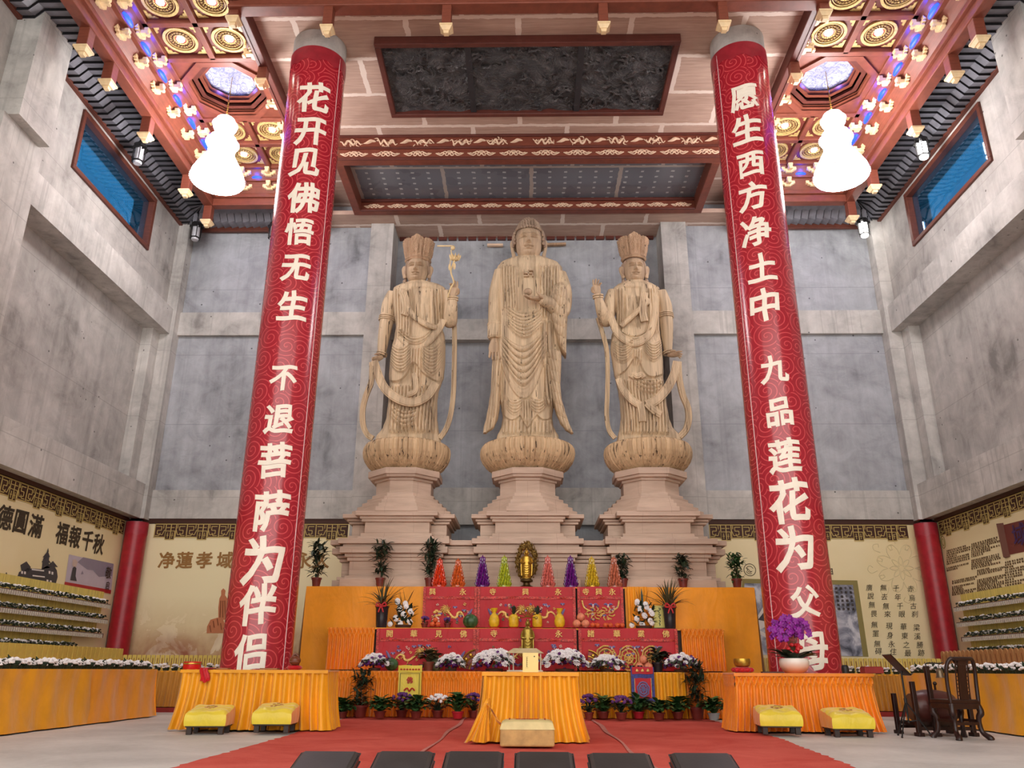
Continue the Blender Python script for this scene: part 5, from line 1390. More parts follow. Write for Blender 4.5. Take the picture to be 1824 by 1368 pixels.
# ================================================================== MURALS
def flat_mat(name, rgb, rough=.6): return plain(name, rgb, rough, var=.03)
mu = NT('cream_mural_print'); v = mu.coord(); x, y, z = mu.xyz(v)
n = mu.noise(v, .5, 3); 
mu.col(mu.ramp(n, [(.3, srgb(228, 210, 160)), (.7, srgb(240, 226, 184))])); M_MURAL = mu.set(.45, spec=.3)
mc = NT('cream_mural_with_clouds'); v = mc.coord(); x, y, z = mc.xyz(v)
cl = mc.noise(v, 1.3, 6, .6, .7); hgt = mc.math('DIVIDE', mc.math('SUBTRACT', 2.6, z), 1.6)
f = mc.math('MULTIPLY', mc.math('MULTIPLY', hgt, 1.0, clamp=True), mc.math('MULTIPLY', cl, 1.9, clamp=True))
band = mc.math('MULTIPLY', mc.math('MULTIPLY', mc.math('SUBTRACT', 1.85, z), 1.6, clamp=True), mc.math('MULTIPLY', mc.math('SUBTRACT', mc.noise(v, .9, 4, .6, .4), .36), 4.0, clamp=True))
c = mc.mix(f, srgb(238, 226, 184), srgb(206, 174, 128)); c = mc.mix(mc.math('MULTIPLY', mc.math('GREATER_THAN', cl, .56), f), c, srgb(246, 232, 200)); c = mc.mix(band, c, srgb(160, 100, 74))
mc.col(c); M_MURALC = mc.set(.45, spec=.3)
M_INK = flat_mat('mural_dark_ink', (58, 46, 30)); M_INKB = flat_mat('mural_brown_ink', (150, 108, 54)); M_FRET = flat_mat('fret_gold_print', (196, 172, 104)); M_FRETB = flat_mat('fret_dark_ground', (66, 34, 20))
M_GREYP = flat_mat('mural_grey_print', (64, 60, 64)); M_LILAC = flat_mat('portrait_lilac_ground', (190, 178, 190)); M_SMOKE = flat_mat('portrait_grey_wash', (140, 130, 146)); M_REDP = flat_mat('portrait_red_band', (172, 40, 44))
M_WHT = flat_mat('print_white', (224, 216, 210)); M_OLIVE = flat_mat('olive_print_border', (140, 128, 74)); M_WATER = flat_mat('mural_watermark', (222, 208, 164)); M_SCROLL = flat_mat('brown_scroll_print', (112, 52, 44)); M_SCROLLD = flat_mat('scroll_roller_print', (96, 56, 40)); M_PURP = flat_mat('purple_brush_print', (62, 34, 84))
ik = NT('ink_landscape_print'); v = ik.coord(); q = ik.noise(v, 2.2, 6, .62, 1.0); ik.col(ik.ramp(q, [(.32, srgb(62, 66, 82)), (.5, srgb(150, 152, 168)), (.62, srgb(206, 206, 214))])); M_INKL = ik.set(.5)

class Wallp:
    """flat print helper: side -1 left wall, 1 right wall, 0 back wall"""
    def __init__(s, side, off):
        s.side = side; s.off = off
        s.rt = Vector((1, 0, 0)) if side == 0 else Vector((0, -side, 0)); s.nm = Vector((0, -1, 0)) if side == 0 else Vector((-side, 0, 0))
    def at(s, px, py):
        return atY(px, py, s.off) if s.side == 0 else atX(px, py, s.off)
    def text(s, mb, ch, px, py, size, th=.004, bold=.02, lift=.004, slant=0):
        vs, fs = text_mesh(ch, size, bold, 0, slant, .03); c = s.at(px, py) + s.nm * (lift + th)
        mb.add([c + s.rt * p.x + Vector((0, 0, p.y)) + s.nm * p.z for p in vs], fs if s.side != 99 else fs)
    def poly(s, mb, pts, lift=.004):
        P_ = [s.at(*p) + s.nm * lift for p in pts]; mb.add(P_, [tuple(range(len(P_)))])
    def quad(s, mb, c, w_, h_, lift=.004):
        P_ = [c + s.rt * a * w_ / 2 + Vector((0, 0, b * h_ / 2)) + s.nm * lift for a, b in ((-1, -1), (1, -1), (1, 1), (-1, 1))]; mb.add(P_, [(0, 1, 2, 3)])
    def line(s, mb, pts, r, lift=.004):
        mb.tube([Vector(p) + s.nm * lift for p in pts], r, 4, 1, updir=s.nm)
def fret(W, a, b, parent):
    """gold key-fret border printed along the top of a mural, from a to b along the wall"""
    m = MB(); g = MB(); mod = .86; L = (b - a).length; dr = (b - a).normalized(); n = max(1, round(L / mod)); mod = L / n; z0, z1 = 4.07, 4.43
    up = Vector((0, 0, 1))
    def bar(u0, w0, u1, w1, t=.022):
        p = a + dr * u0 + up * w0; q = a + dr * u1 + up * w1; m.bar(p + W.nm * .012, q + W.nm * .012, t, .006, up=W.nm)
    g.add([a + W.nm * .005, b + W.nm * .005, b + W.nm * .005 + up * .36, a + W.nm * .005 + up * .36], [(0, 1, 2, 3)])
    for k in range(n):
        o = k * mod
        pc = [a + dr * (o + mod * .36) + W.nm * .005 - up * .05, a + dr * (o + mod * .64) + W.nm * .005 - up * .05]
        g.add([pc[0], pc[1], pc[1] + up * .06, pc[0] + up * .06], [(0, 1, 2, 3)])
        bar(o, .35, o + mod, .35); bar(o, .01, o + mod * .36, .01); bar(o + mod * .64, .01, o + mod, .01); bar(o + mod * .36, -.05, o + mod * .64, -.05)
        for u in (0, .34, .5, .66): bar(o + mod * u + .011, -.05 if u == .5 else .0, o + mod * u + .011, .36)
        for sgn, base in ((1, 0), (-1, 1)):
            X_ = lambda q: o + mod * (base + sgn * q)
            bar(X_(.05), .29, X_(.22), .29, .016); bar(X_(.22), .29, X_(.22), .19, .016); bar(X_(.22), .19, X_(.1), .19, .016); bar(X_(.1), .19, X_(.1), .1, .016); bar(X_(.1), .1, X_(.26), .07, .016)
            bar(X_(.26), .07, X_(.32), .2, .016); bar(X_(.28), .24, X_(.28), .33, .016); bar(X_(.04), .05, X_(.16), .05, .016); bar(X_(.16), .05, X_(.2), .12, .016)
            bar(X_(.36), -.05, X_(.36), .17, .016); bar(X_(.36), .17, X_(.5), .17, .016); bar(X_(.40), .06, X_(.46), .06, .016); bar(X_(.43), -.01, X_(.43), .13, .014); bar(X_(.38), .26, X_(.48), .26, .016)
    g.build('fret_ground', M_FRETB, parent, smooth=False); m.build('fret_border', M_FRET, parent, smooth=False)

# back wall left
YB = 21.04
def mural(name, label, side, lo, hi, mat):
    t = thing(name, label, 'mural', (0, 0, 0)); t['kind'] = 'structure'
    m = MB()
    if side == 0: m.box(lo, hi, YB + .002, YB + .05, .0, 4.43)
    else: m.box(*sorted((side * 10.4, side * 10.46)), lo, hi, 0, 4.43)
    m.build('panel', mat, t, smooth=False)
    m = MB()
    if side == 0: m.box(lo, hi, YB - .02, YB + .05, 4.44, 4.56)
    else: m.box(*sorted((side * 10.33, side * 10.46)), lo, hi, 4.44, 4.56)
    m.build('top_batten', M_FRETB, t, smooth=False)
    return t
W0 = Wallp(0, YB)
t = mural('wall_mural', 'cream mural with a cloud sea and statue print left of the podium', 0, -10.15, -4.63, M_MURALC)
fret(W0, Vector((-9.8, YB, 4.07)), Vector((-4.7, YB, 4.07)), t)
m = MB()
for ch, px in zip('净蓮孝域永久', (297, 329, 364, 401, 540, 572)): W0.text(m, ch, px, 998, .44, bold=.025)
m.build('title_writing', M_INKB, t, smooth=False)
m = MB()
def sil(W, m, cx, pts, y0, sc_=1.0, lift=.006):
    W.poly(m, [(cx + a * sc_, y0 + b * sc_) for a, b in pts], lift)
sil(W0, m, 384, [(-16, 36), (-15, 24), (-9, 12), (4, 8), (14, 12), (18, 26), (19, 36)], 1092)
sil(W0, m, 397, [(-8, 42), (-8, 20), (-6, 4), (-3, -2), (-3, -10), (1, -14), (5, -10), (4, -2), (8, 4), (8, 22), (7, 42)], 1062)
m.build('printed_statue', flat_mat('mural_statue_print', (188, 116, 76)), t, smooth=False)
m = MB()
for k, (a, b) in enumerate(((-10, 30), (-4, 22), (3, 18), (9, 26), (14, 34))): W0.line(m, [W0.at(384 + a, 1092 + b - 8), W0.at(384 + a + 2, 1092 + b + 4)], .012, .01)
for k in (-5, 0, 5): W0.line(m, [W0.at(397 + k * .7, 1070), W0.at(397 + k, 1100)], .012, .01)
m.build('printed_statue_shading', flat_mat('mural_statue_line', (140, 78, 50)), t, smooth=False)

# back wall right
t = mural('wall_mural', 'cream mural with ink landscape and brush poem right of the podium', 0, 4.67, 10.15, M_MURAL)
fret(W0, Vector((4.7, YB, 4.07)), Vector((9.8, YB, 4.07)), t)
m = MB(); W0.poly(m, [(1312, 1166), (1547, 1170), (1527, 1034), (1322, 1031)], .004); m.build('picture_border', M_OLIVE, t, smooth=False)
m = MB(); W0.poly(m, [(1316, 1166), (1537, 1169), (1519, 1042), (1326, 1039)], .008); m.build('ink_landscape', M_INKL, t, smooth=False)
m = MB()   # white walled temple court seen from above inside the picture
for q in ([(1341, 1112), (1362, 1076), (1400, 1064), (1402, 1094), (1350, 1124)], [(1346, 1126), (1372, 1140), (1370, 1132), (1350, 1121)], [(1420, 1070), (1440, 1066), (1446, 1090), (1424, 1094)]): W0.poly(m, q, .012)
m.build('printed_temple_walls', M_WHT, t, smooth=False)
m = MB()
for q in ([(1350, 1104), (1362, 1088), (1372, 1092), (1368, 1108)], [(1372, 1086), (1380, 1078), (1392, 1082), (1388, 1096), (1376, 1098)], [(1342, 1106), (1349, 1100), (1352, 1114), (1346, 1118)]): W0.poly(m, q, .016)
m.build('printed_temple_roofs', M_GREYP, t, smooth=False)
m = MB()
o5 = lambda x, y: (1310 + x / 4.93, 980 + y / 4.93)
for chars, xs, ys in (('赤烏古刹梁溪勝跡', (1533, 1545, 1556, 1570, 1585, 1592, 1614, 1626), (340, 420, 490, 562, 680, 758, 832, 902)), ('千年千眼華東之最', (1405, 1420, 1440, 1456, 1470, 1481, 1495, 1508), (335, 412, 492, 562, 672, 752, 832, 904)),
                      ('無去無來現身永住', (1295, 1302, 1316, 1330, 1345, 1352, 1366, 1380), (330, 410, 492, 562, 665, 748, 826, 892)), ('廣說無畏無罣無碍', (1170, 1182, 1192, 1210, 1215, 1226, 1240, 1250), (330, 402, 480, 558, 655, 732, 822, 888))):
    for ch, x_, y_ in zip(chars, xs, ys): W0.text(m, ch, *o5(x_, y_), .17, bold=.001, slant=.2)
for k, cs in enumerate(('赤烏古刹梁溪', '千年千眼華東', '無去無來現身', '廣說無畏無碍')):
    for j, ch in enumerate(cs): W0.text(m, ch, 1514 - k * 8.4 + j * 1.0, 1048 + j * 7.4, .075, lift=.02)
W0.text(m, '图', 1478, 1018, .17)
c = W0.at(1335.5, 1015)
W0.line(m, [c + Vector((.15 * math.cos(a * PI / 12), 0, .15 * math.sin(a * PI / 12))) for a in range(25)], .008)
for r_, a0, a1 in ((.09, 20, 160), (.06, 160, 330), (.1, 200, 300)): W0.line(m, [c + Vector((r_ * math.cos(R(a)), 0, r_ * math.sin(R(a)))) for a in range(a0, a1, 12)], .007)
W0.line(m, [c + Vector((-.1, 0, .05)), c + Vector((-.04, 0, .02)), c + Vector((.02, 0, -.05))], .007)
m.build('poem_writing', M_INK, t, smooth=False)
m = MB(); c = W0.at(1606, 1012)
for k in range(8):
    a = k * PI / 4; d = lambda r, b: c + Vector((r * math.cos(a + b), 0, r * math.sin(a + b)))
    W0.line(m, spl([d(.06, 0), d(.18, .3), d(.3, .0), d(.18, -.3), d(.06, 0)], 4), .012, -.004)
    for s_ in (-1, 1): W0.line(m, spl([d(.34, 0), d(.5, s_ * .12), d(.62, s_ * .3), d(.6, s_ * .46), d(.5, s_ * .42), d(.5, s_ * .3)], 5), .02, -.012)
    W0.line(m, spl([d(.62, .1), d(.78, .16), d(.86, .05), d(.8, -.08), d(.72, -.02)], 5), .016, -.008)
m.build('rosette_watermark', M_WATER, t, smooth=False)

# left wall
WL = Wallp(-1, -10.4)
t = mural('wall_mural', 'cream mural with black blessing characters, pagoda and monk portrait on the left wall', -1, 8, 20.65, M_MURAL)
fret(WL, Vector((-10.4, 12, 4.07)), Vector((-10.4, 20.6, 4.07)), t)
m = MB(); lz = lambda x, y: (x / 6.84, 880 + y / 6.84)
for ch, x_, y_ in (('德', 60, 290), ('圓', 250, 335), ('滿', 436, 392), ('福', 757, 482), ('報', 910, 525), ('千', 1064, 570), ('秋', 1200, 612)): WL.text(m, ch, *lz(x_, y_), .50, bold=.028)
WL.text(m, '敬', *lz(1312, 960), .30, bold=.01, lift=.02); WL.text(m, '启', *lz(1300, 1115), .22, bold=.01, lift=.02)
m.build('blessing_writing', M_INK, t, smooth=False)
m = MB()
L_ = lambda pts, lift=.006: WL.poly(m, [lz(*p) for p in pts], lift)
L_([(190, 1050), (230, 950), (320, 905), (360, 905), (500, 915), (560, 880), (640, 850), (690, 930), (700, 1010), (665, 1135)]); L_([(245, 865), (320, 820), (372, 890), (345, 960), (260, 950)]); L_([(505, 915), (520, 800), (545, 740), (580, 690), (600, 750), (590, 830), (600, 900)]); L_([(500, 830), (560, 760), (615, 840)], .01); L_([(515, 770), (572, 700), (606, 768)], .01); L_([(566, 705), (582, 655), (590, 705)], .01)
L_([(570, 880), (640, 815), (700, 890)], .01); L_([(30, 1025), (75, 950), (108, 1030)])
m.build('printed_pagoda', M_GREYP, t, smooth=False)
m = MB()
for x_, y_ in ((250, 940), (285, 945), (240, 1020), (270, 1030), (585, 940), (620, 950), (560, 1045), (600, 1055)): L_([(x_, y_ + 30), (x_ + 22, y_ + 33), (x_ + 24, y_), (x_ + 2, y_ - 4)], .012)
for x_, y_ in ((380, 910), (390, 985), (385, 1060)): L_([(x_, y_ + 16), (x_ + 150, y_ + 34), (x_ + 150, y_ + 18), (x_, y_)], .012)
m.build('printed_pagoda_windows', M_WHT, t, smooth=False)
m = MB(); L_([(785, 1110), (1350, 1210), (1385, 860), (838, 735)], .005); m.build('portrait_ground', M_LILAC, t, smooth=False)
m = MB(); L_([(940, 830), (1010, 770), (1380, 850), (1360, 1000), (1200, 1010), (1130, 930), (1060, 920)], .008); L_([(980, 980), (1000, 930), (1015, 975)], .008); m.build('portrait_wash', M_SMOKE, t, smooth=False)
m = MB(); L_([(778, 1110), (1345, 1215), (1350, 1170), (785, 1068)], .010); m.build('portrait_band', M_REDP, t, smooth=False)
m = MB(); L_([(850, 1050), (880, 900), (905, 880), (925, 905), (915, 1000), (930, 1062)], .012); m.build('portrait_robe', M_GREYP, t, smooth=False)
m = MB(); L_([(872, 870), (880, 800), (920, 795), (940, 830), (925, 880), (905, 895)], .012); m.build('portrait_head', flat_mat('portrait_skin', (200, 176, 164)), t, smooth=False)

# right wall
WR = Wallp(1, 10.4)
t = mural('wall_mural', 'cream mural with columns of small print and a brown scroll on the right wall', 1, 8, 20.65, M_MURAL)
fret(WR, Vector((10.4, 20.6, 4.07)), Vector((10.4, 12, 4.07)), t)
m = MB(); rz = lambda x, y: (1640 + x / 6.84, 900 + y / 6.84); rn = random.Random(9)
def block(x0, y0, x1, y1, n, sl):
    p0 = WR.at(*rz(x0, y0)); p1 = WR.at(*rz(x1, y0 - sl)); pb = WR.at(*rz(x0, y1)); wdt = abs(p1.y - p0.y)
    for k in range(n):
        z_ = p0.z + (pb.z - p0.z) * k / n; yb = p0.y + (pb.y - p0.y) * k / n; a = 0; Lk = wdt * rn.choice((1, 1, 1, .9, .45, .7)); r_ = rn.random()
        if r_ < .12: continue
        while a < Lk:
            w_ = rn.uniform(.035, .075); WR.quad(m, Vector((10.4, yb - a - w_ / 2, z_)), w_, .042, .005); a += w_ + rn.uniform(.012, .05)
block(320, 560, 590, 850, 11, 70); block(385, 930, 680, 1140, 9, 40); block(620, 480, 960, 800, 13, 75); block(690, 800, 1020, 1080, 12, 60); block(1030, 700, 1259, 1010, 10, 50)
m.build('small_print', flat_mat('faded_print_ink', (104, 82, 52)), t, smooth=False)
m = MB(); c = WR.at(*rz(275, 450))
WR.line(m, [c + Vector((0, .1 * math.cos(a * PI / 10), .15 * math.sin(a * PI / 10))) for a in range(21)], .012); WR.line(m, [c + Vector((0, .05 * math.cos(a * PI / 10), .09 * math.sin(a * PI / 10))) for a in range(21)], .01)
m.build('printed_emblem', M_OLIVE, t, smooth=False)
m = MB(); WR.poly(m, [rz(1010, 240), rz(1290, 170), rz(1400, 540), rz(1075, 605)][::-1], .006); m.build('scroll_sheet', M_SCROLL, t, smooth=False)
m = MB(); WR.line(m, [WR.at(*rz(975, 225)), WR.at(*rz(1062, 635))], .1, .0); m.build('scroll_roller', M_SCROLLD, t, smooth=True)
m = MB(); WR.text(m, '域', *rz(1212, 360), .5, bold=.01, lift=.02); m.build('scroll_character', M_PURP, t, smooth=False)

# red corner pillars
for s in (-1, 1):
    t = thing('corner_pillar', 'short red cloud-patterned corner pillar at the %s end of the back wall' % SIDE[s], 'pillar', (s * 10.12, 20.72, 0)); t['kind'] = 'structure'
    m = MB(); m.lathe([(.27, 0), (.27, 4.4)], 32); m.build('shaft', plain('corner_pillar_red', (158, 28, 40), .35, var=.12, sc_=8), t)
    m = MB(); m.grid(lambda u, v: (.276 * math.cos(2 * PI * u), .276 * math.sin(2 * PI * u), 4.4 - (1 - v) * (.36 - .06 * abs(math.sin(PI * u * 6)))), 72, 1, wrap=True); m.build('cloud_collar', plain('banner_collar_red', (158, 40, 52), .35), t)

# ================================================================== MEMORIAL TIERS, TABLETS AND WHITE FLOWERS
M_WF = plain('white_petals', (240, 236, 236), .6, var=.05)
M_DKG = plain('dark_leaf', (34, 48, 30), .5, var=.35, sc_=12)
M_TABY = plain('yellow_tablet', (206, 184, 92), .5, var=.12, sc_=3)
M_TABB = plain('tan_tablet', (172, 128, 82), .5, var=.12, sc_=3)
def blossom(m, c, r, rn, n=7):
    for k in range(n):
        a = 2 * PI * k / n; m.ball((c[0] + r * .5 * math.cos(a), c[1] + r * .5 * math.sin(a), c[2] + r * .1 * rn.random()), r * .48, r * .48, r * .42, 6, 4)
    m.ball((c[0], c[1], c[2] + r * .25), r * .55, r * .55, r * .4, 6, 4)
ORD = ['topmost', 'second', 'third', 'lowest']
for s in (-1, 1):
    for k, (z_, y1) in enumerate(((2.30, 20.0), (1.95, 20.0), (1.62, 19.9), (1.28, 18.9 if s < 0 else 19.9))):
        t = thing('memorial_shelf', '%s memorial shelf of tiny tablets on the %s wall' % (ORD[k], SIDE[s]), 'shelf', (s * 10.2, 17, z_), 0, 'memorial shelves')
        m = MB(); m.box(*sorted((s * -.08, s * .19)), -3, y1 - 17, -.04, 0); m.build('board', plain('shelf_board', (212, 204, 184), .5), t, smooth=False)
        m = MB(); m.box(*sorted((s * .12, s * .17)), -3, y1 - 17, .0, .29 if k == 0 else .28); m.build('back_board', plain('shelf_yellow_back', (216, 196, 104), .5, var=.15, sc_=5, stretch=(1, 6, .2)), t, smooth=False)
        m = MB(); n = int((y1 - 14) / .075)
        for i in range(n): m.box(*sorted((s * -.1, s * -.085)), -3 + i * .075 + .012, -3 + i * .075 + .058, -.105, -.02)
        m.mi = 1; m.box(*sorted((s * -.088, s * -.06)), -3, y1 - 17, -.1, -.002)
        o = m.build('tablet_strip', [plain('tiny_tablets', (206, 198, 184), .5, var=.2, sc_=30), M_DKRED], t, smooth=False); o['kind'] = 'stuff'
        m = MB(); rn = random.Random(k + 10 * s)
        for i in range(int((y1 - 14.3) / .03)):
            yy = 14.2 + i * .03; q = .5 + .5 * math.sin(yy * 9 + k) * math.sin(yy * 3.7)
            m.mi = 0; r_ = rn.uniform(.024, .04); m.ball((s * 10.2 + s * rn.uniform(-.05, .03), yy, z_ + .05 + rn.uniform(0, .045)), r_, r_, r_ * .8, 5, 4)
            m.mi = 1
            for _ in range(2): r_ = rn.uniform(.012, .026); m.ball((s * 10.2 - s * rn.uniform(.04, .1), yy + rn.uniform(-.02, .02), z_ + .02 + rn.uniform(-.01, .05 + .04 * q)), r_, r_ * 1.5, r_ * .7, 5, 4)
        m.v = [(p[0] - s * 10.2, p[1] - 17, p[2] - z_) for p in m.v]
        o = m.build('flower_garland', [M_WF, M_DKG], t); o['kind'] = 'stuff'

def bunch_mesh(seed):
    m = MB(); rn = random.Random(seed)
    for _ in range(15):
        blossom(m, (rn.uniform(-.10, .06), rn.uniform(-.042, .042), rn.uniform(.05, .13)), rn.uniform(.034, .042), rn, 5)
    m.mi = 1
    for _ in range(11):
        a = rn.random() * 6.3; r_ = rn.uniform(.05, .10); c = Vector((r_ * math.cos(a) * .9, r_ * math.sin(a) * .55, .05 + rn.random() * .08))
        m.tube([(0, 0, .03), c, c + Vector((math.cos(a) * .04, math.sin(a) * .015, rn.uniform(-.03, .05)))], [.02, .025, .004], 5, .3)
    m.lathe([(.06, 0), (.075, .05), (.05, .07)], 8)
    return m.mesh('white_flower_bunch')
BM = [bunch_mesh(i) for i in range(4)]
for me in BM: me.materials.append(M_WF); me.materials.append(M_DKG)
RZ = 0
def bunch(x_, y_, z_, i, lab, g):
    o = bpy.data.objects.new('white_flower_bunch', BM[i % 4]); COL.objects.link(o); o.location = (x_, y_, z_); o.rotation_euler = (0, 0, RZ + (PI if i % 2 else 0)); o.scale = (1, 1, .9 + .25 * ((i * 7) % 5) / 5)
    tag(o, lab, 'flowers', g)
def tablet_mesh(w_, h_, rounded, mat):
    m = MB()
    if rounded: pr = [(-w_ / 2, 0), (w_ / 2, 0)] + [(w_ / 2 * math.cos(a * PI / 8), h_ - w_ / 2 + w_ / 2 * math.sin(a * PI / 8)) for a in range(9)]
    else: pr = [(-w_ / 2, 0), (w_ / 2, 0), (w_ / 2, h_ - .01), (w_ / 2 - .015, h_), (-w_ / 2 + .015, h_), (-w_ / 2, h_ - .01)]
    m.prism(pr, lambda p: (p[0], -.012, p[1]), lambda p: (p[0], .012, p[1])); m.box(-w_ / 2 - .01, w_ / 2 + .01, -.03, .03, 0, .03)
    m.mi = 1; m.box(-.008, .008, -.0145, -.0125, h_ * .3, h_ * .8)
    me = m.mesh('memorial_tablet', False); me.materials.append(mat); me.materials.append(plain('tablet_ink', (120, 72, 40), .6)); return me
TA, TB = tablet_mesh(.128, .36, False, M_TABY), tablet_mesh(.125, .38, True, M_TABB); TC = tablet_mesh(.084, .32, False, M_TABY)
def tablet(me, x_, y_, z_, rz, lab, g):
    o = bpy.data.objects.new('memorial_tablet', me); COL.objects.link(o); o.location = (x_, y_, z_); o.rotation_euler = (0, 0, rz); tag(o, lab, 'tablet', g)
for s in (-1, 1):
    RZ = 0
    for i in range(27):
        yy = 11.35 + i * .17
        bunch(s * 7.14, yy, .83, i, 'white flower bunch in the row along the %s side counter' % SIDE[s], 'flowers on the %s counter' % SIDE[s])
        if i < 27: tablet(TA if s < 0 else TB, s * 7.62, 11.9 + i * .148, .83, R(90 * s) if s < 0 else R(-90), ('upright yellow memorial tablet in the row behind the left counter flowers' if s < 0 else 'tan round-topped memorial tablet in the row behind the right counter flowers'), 'tablets on the %s counter' % SIDE[s])
    RZ = PI / 2
    for i in range(25):
        bunch(s * (9.7 - i * .185), 17.95, .80, i + 3, 'white flower bunch in the row on the %s back counter' % SIDE[s], 'flowers on the %s back counter' % SIDE[s])
    for i in range(46):
        tablet(TC, s * (9.75 - i * .104), 18.45, .80, 0, 'narrow yellow memorial tablet on the %s back counter' % SIDE[s], 'tablets on the %s back counter' % SIDE[s])
# ================================================================== PLANTS AND FLOWERS
M_POT = plain('terracotta_plastic_pot', (112, 42, 34), .45)
M_LEAF = plain('glossy_green_leaf', (60, 98, 52), .38, var=.35, sc_=9)
M_LEAFD = plain('deep_green_leaf', (44, 60, 42), .42, var=.35, sc_=9)
M_LEAFB = plain('olive_brown_leaf', (86, 78, 48), .5, var=.35, sc_=9)
M_STEM = plain('woody_stem', (92, 66, 44), .7)
M_PURP = plain('purple_petals', (92, 34, 110), .5, var=.25, sc_=20)
M_ORCH = plain('magenta_orchid_petals', (132, 22, 140), .45, var=.25, sc_=20)
M_SOIL = plain('dark_soil', (40, 30, 24), .9)
M_VASE = plain('dark_glazed_vase', (40, 34, 38), .25)
M_BOW = plain('red_ribbon', (190, 28, 34), .4)
def leaf(m, p, d, L, W, droop=.4, n=5):
    p = Vector(p); d = Vector(d).normalized(); sd = d.cross(Vector((0, 0, 1)))
    sd = sd.normalized() if sd.length > .05 else Vector((1, 0, 0)); vs = []; q = p.copy(); dd = d.copy()
    for i in range(n + 1):
        t = i / n; w_ = W * math.sin(PI * (t * .86 + .1)) if i < n else 0.002
        up = sd.cross(dd).normalized()
        vs += [q - sd * w_ / 2 + up * w_ * .12, q - up * w_ * .02, q + sd * w_ / 2 + up * w_ * .12]
        q = q + dd * L / n; dd = (dd - Vector((0, 0, droop / n))).normalized()
    fs = []
    for i in range(n):
        a = i * 3; fs += [(a, a + 1, a + 4, a + 3), (a + 1, a + 2, a + 5, a + 4)]
    m.add(vs, fs)
def pot_mesh(r, h, rim=True):
    m = MB(); m.lathe([(r * .72, 0), (r * .95, h * .82), (r * 1.06, h * .82), (r * 1.08, h), (r * .92, h), (r * .88, h * .8), (.001, h * .8)] if rim else [(r * .8, 0), (r, h), (r * .9, h), (.001, h * .85)], 20, closed=False)
    m.lathe([(.001, 0), (r * .72, .0)], 20, closed=False); return m
def dirv(rn, lo, hi):
    a = rn.random() * 2 * PI; e = R(rn.uniform(lo, hi)); return Vector((math.cos(a) * math.cos(e), math.sin(a) * math.cos(e), math.sin(e)))

def pompom(m, c, r, rn):
    for k in range(9):
        a = 2 * PI * k / 9; m.ball((c[0] + r * .62 * math.cos(a), c[1] - r * .1, c[2] + r * .62 * math.sin(a)), r * .36, r * .3, r * .36, 6, 4)
    m.ball((c[0], c[1] - r * .15, c[2]), r * .66, r * .5, r * .66, 8, 6)
def tree_plant(p, h, w, pr, ph, lab, mat, seed, low=True, group='potted trees on the top altar step'):
    t = thing('potted_tree', lab, 'potted plant', p, 0, group); rn = random.Random(seed)
    pot_mesh(pr, ph).build('pot', M_POT, t)
    m = MB(); m.tube(spl([(0, 0, ph * .7), (.02, 0, h * .35), (-.02, .01, h * .6), (.0, 0, h * .8)], 4), .014, 6)
    m.tube(spl([(0.02, 0, ph * .7), (.04, .02, h * .3), (.05, 0, h * .45)], 4), .01, 5); m.build('stem', M_STEM, t)
    m = MB()
    for _ in range(190):
        z = h * (rn.uniform(.55, .95) if rn.random() < .68 or not low else rn.uniform(.26, .48)); s_ = 1 if z > h * .5 else .8
        a = rn.random() * 6.28; r_ = rn.random() ** .6 * w * .32 * s_; dv = dirv(rn, -15, 55); leaf(m, (r_ * math.cos(a), max(-.06, min(.1, r_ * math.sin(a))), z), (dv.x, max(-.15, min(.2, dv.y)), dv.z), rn.uniform(.12, .20) * h / .95, .055, .8, 4)
    m.v = [(q[0], max(-.17, min(.19, q[1])), q[2]) for q in m.v]
    m.build('foliage', mat, t); return t
def leafy_plant(p, w, h, pr, ph, lab, mat, seed, potmat=None, n=60, big=.13, group='potted plants on the floor before the altar', flowers=None, nf=14):
    t = thing('potted_plant', lab, 'potted plant', p, 0, group); rn = random.Random(seed)
    pot_mesh(pr, ph).build('pot', potmat or M_POT, t)
    m = MB()
    for _ in range(n):
        d = dirv(rn, 5, 80); r_ = rn.uniform(.3, .8); q = Vector((d.x * w * .5 * r_, d.y * w * .35 * r_, ph * .75 + (h - ph * .75) * (.12 + .68 * d.z * r_ + .14 * rn.random())))
        m.tube([(0, 0, ph * .8), q * .6 + Vector((0, 0, ph * .4)), q], .005, 4)
        leaf(m, q, Vector((d.x, d.y, .25)), big * rn.uniform(.8, 1.3), big * .75, 1.0, 4)
    m.build('foliage', mat, t)
    if flowers:
        m = MB()
        for _ in range(nf):
            d = dirv(rn, 15, 85); m_ = Vector((d.x * w * .48, d.y * w * .34, ph + (h - ph) * (.45 + .55 * d.z))); pompom(m, m_, .03, rn)
        m.build('flowers', flowers, t)
    return t
def base_at(px, py, Y, z):
    q = atY(px, py, Y); return (q.x, Y, z)
ZT = T2Z
for i, (px, h, lab, mat, low) in enumerate(((563, .98, 'dark leafy potted tree at the left end of the top altar step', M_LEAFD, True), (677, 1.0, 'potted tree with thin bare middle stem, second from left on the top step', M_LEAFD, True), (765, 1.0, 'bushy dark potted tree beside the red glass tower', M_LEAFD, True),
                                     (1110, .70, 'potted tree beside the copper glass tower', M_LEAFD, True), (1217, .72, 'round-topped potted tree before the right pedestal', M_LEAFD, True), (1313, .74, 'potted tree at the right end of the top altar step', M_LEAF, True))):
    tree_plant(base_at(px, 1042, 17.77, ZT), h, .46, .105, .2, lab, mat, 60 + i, low)

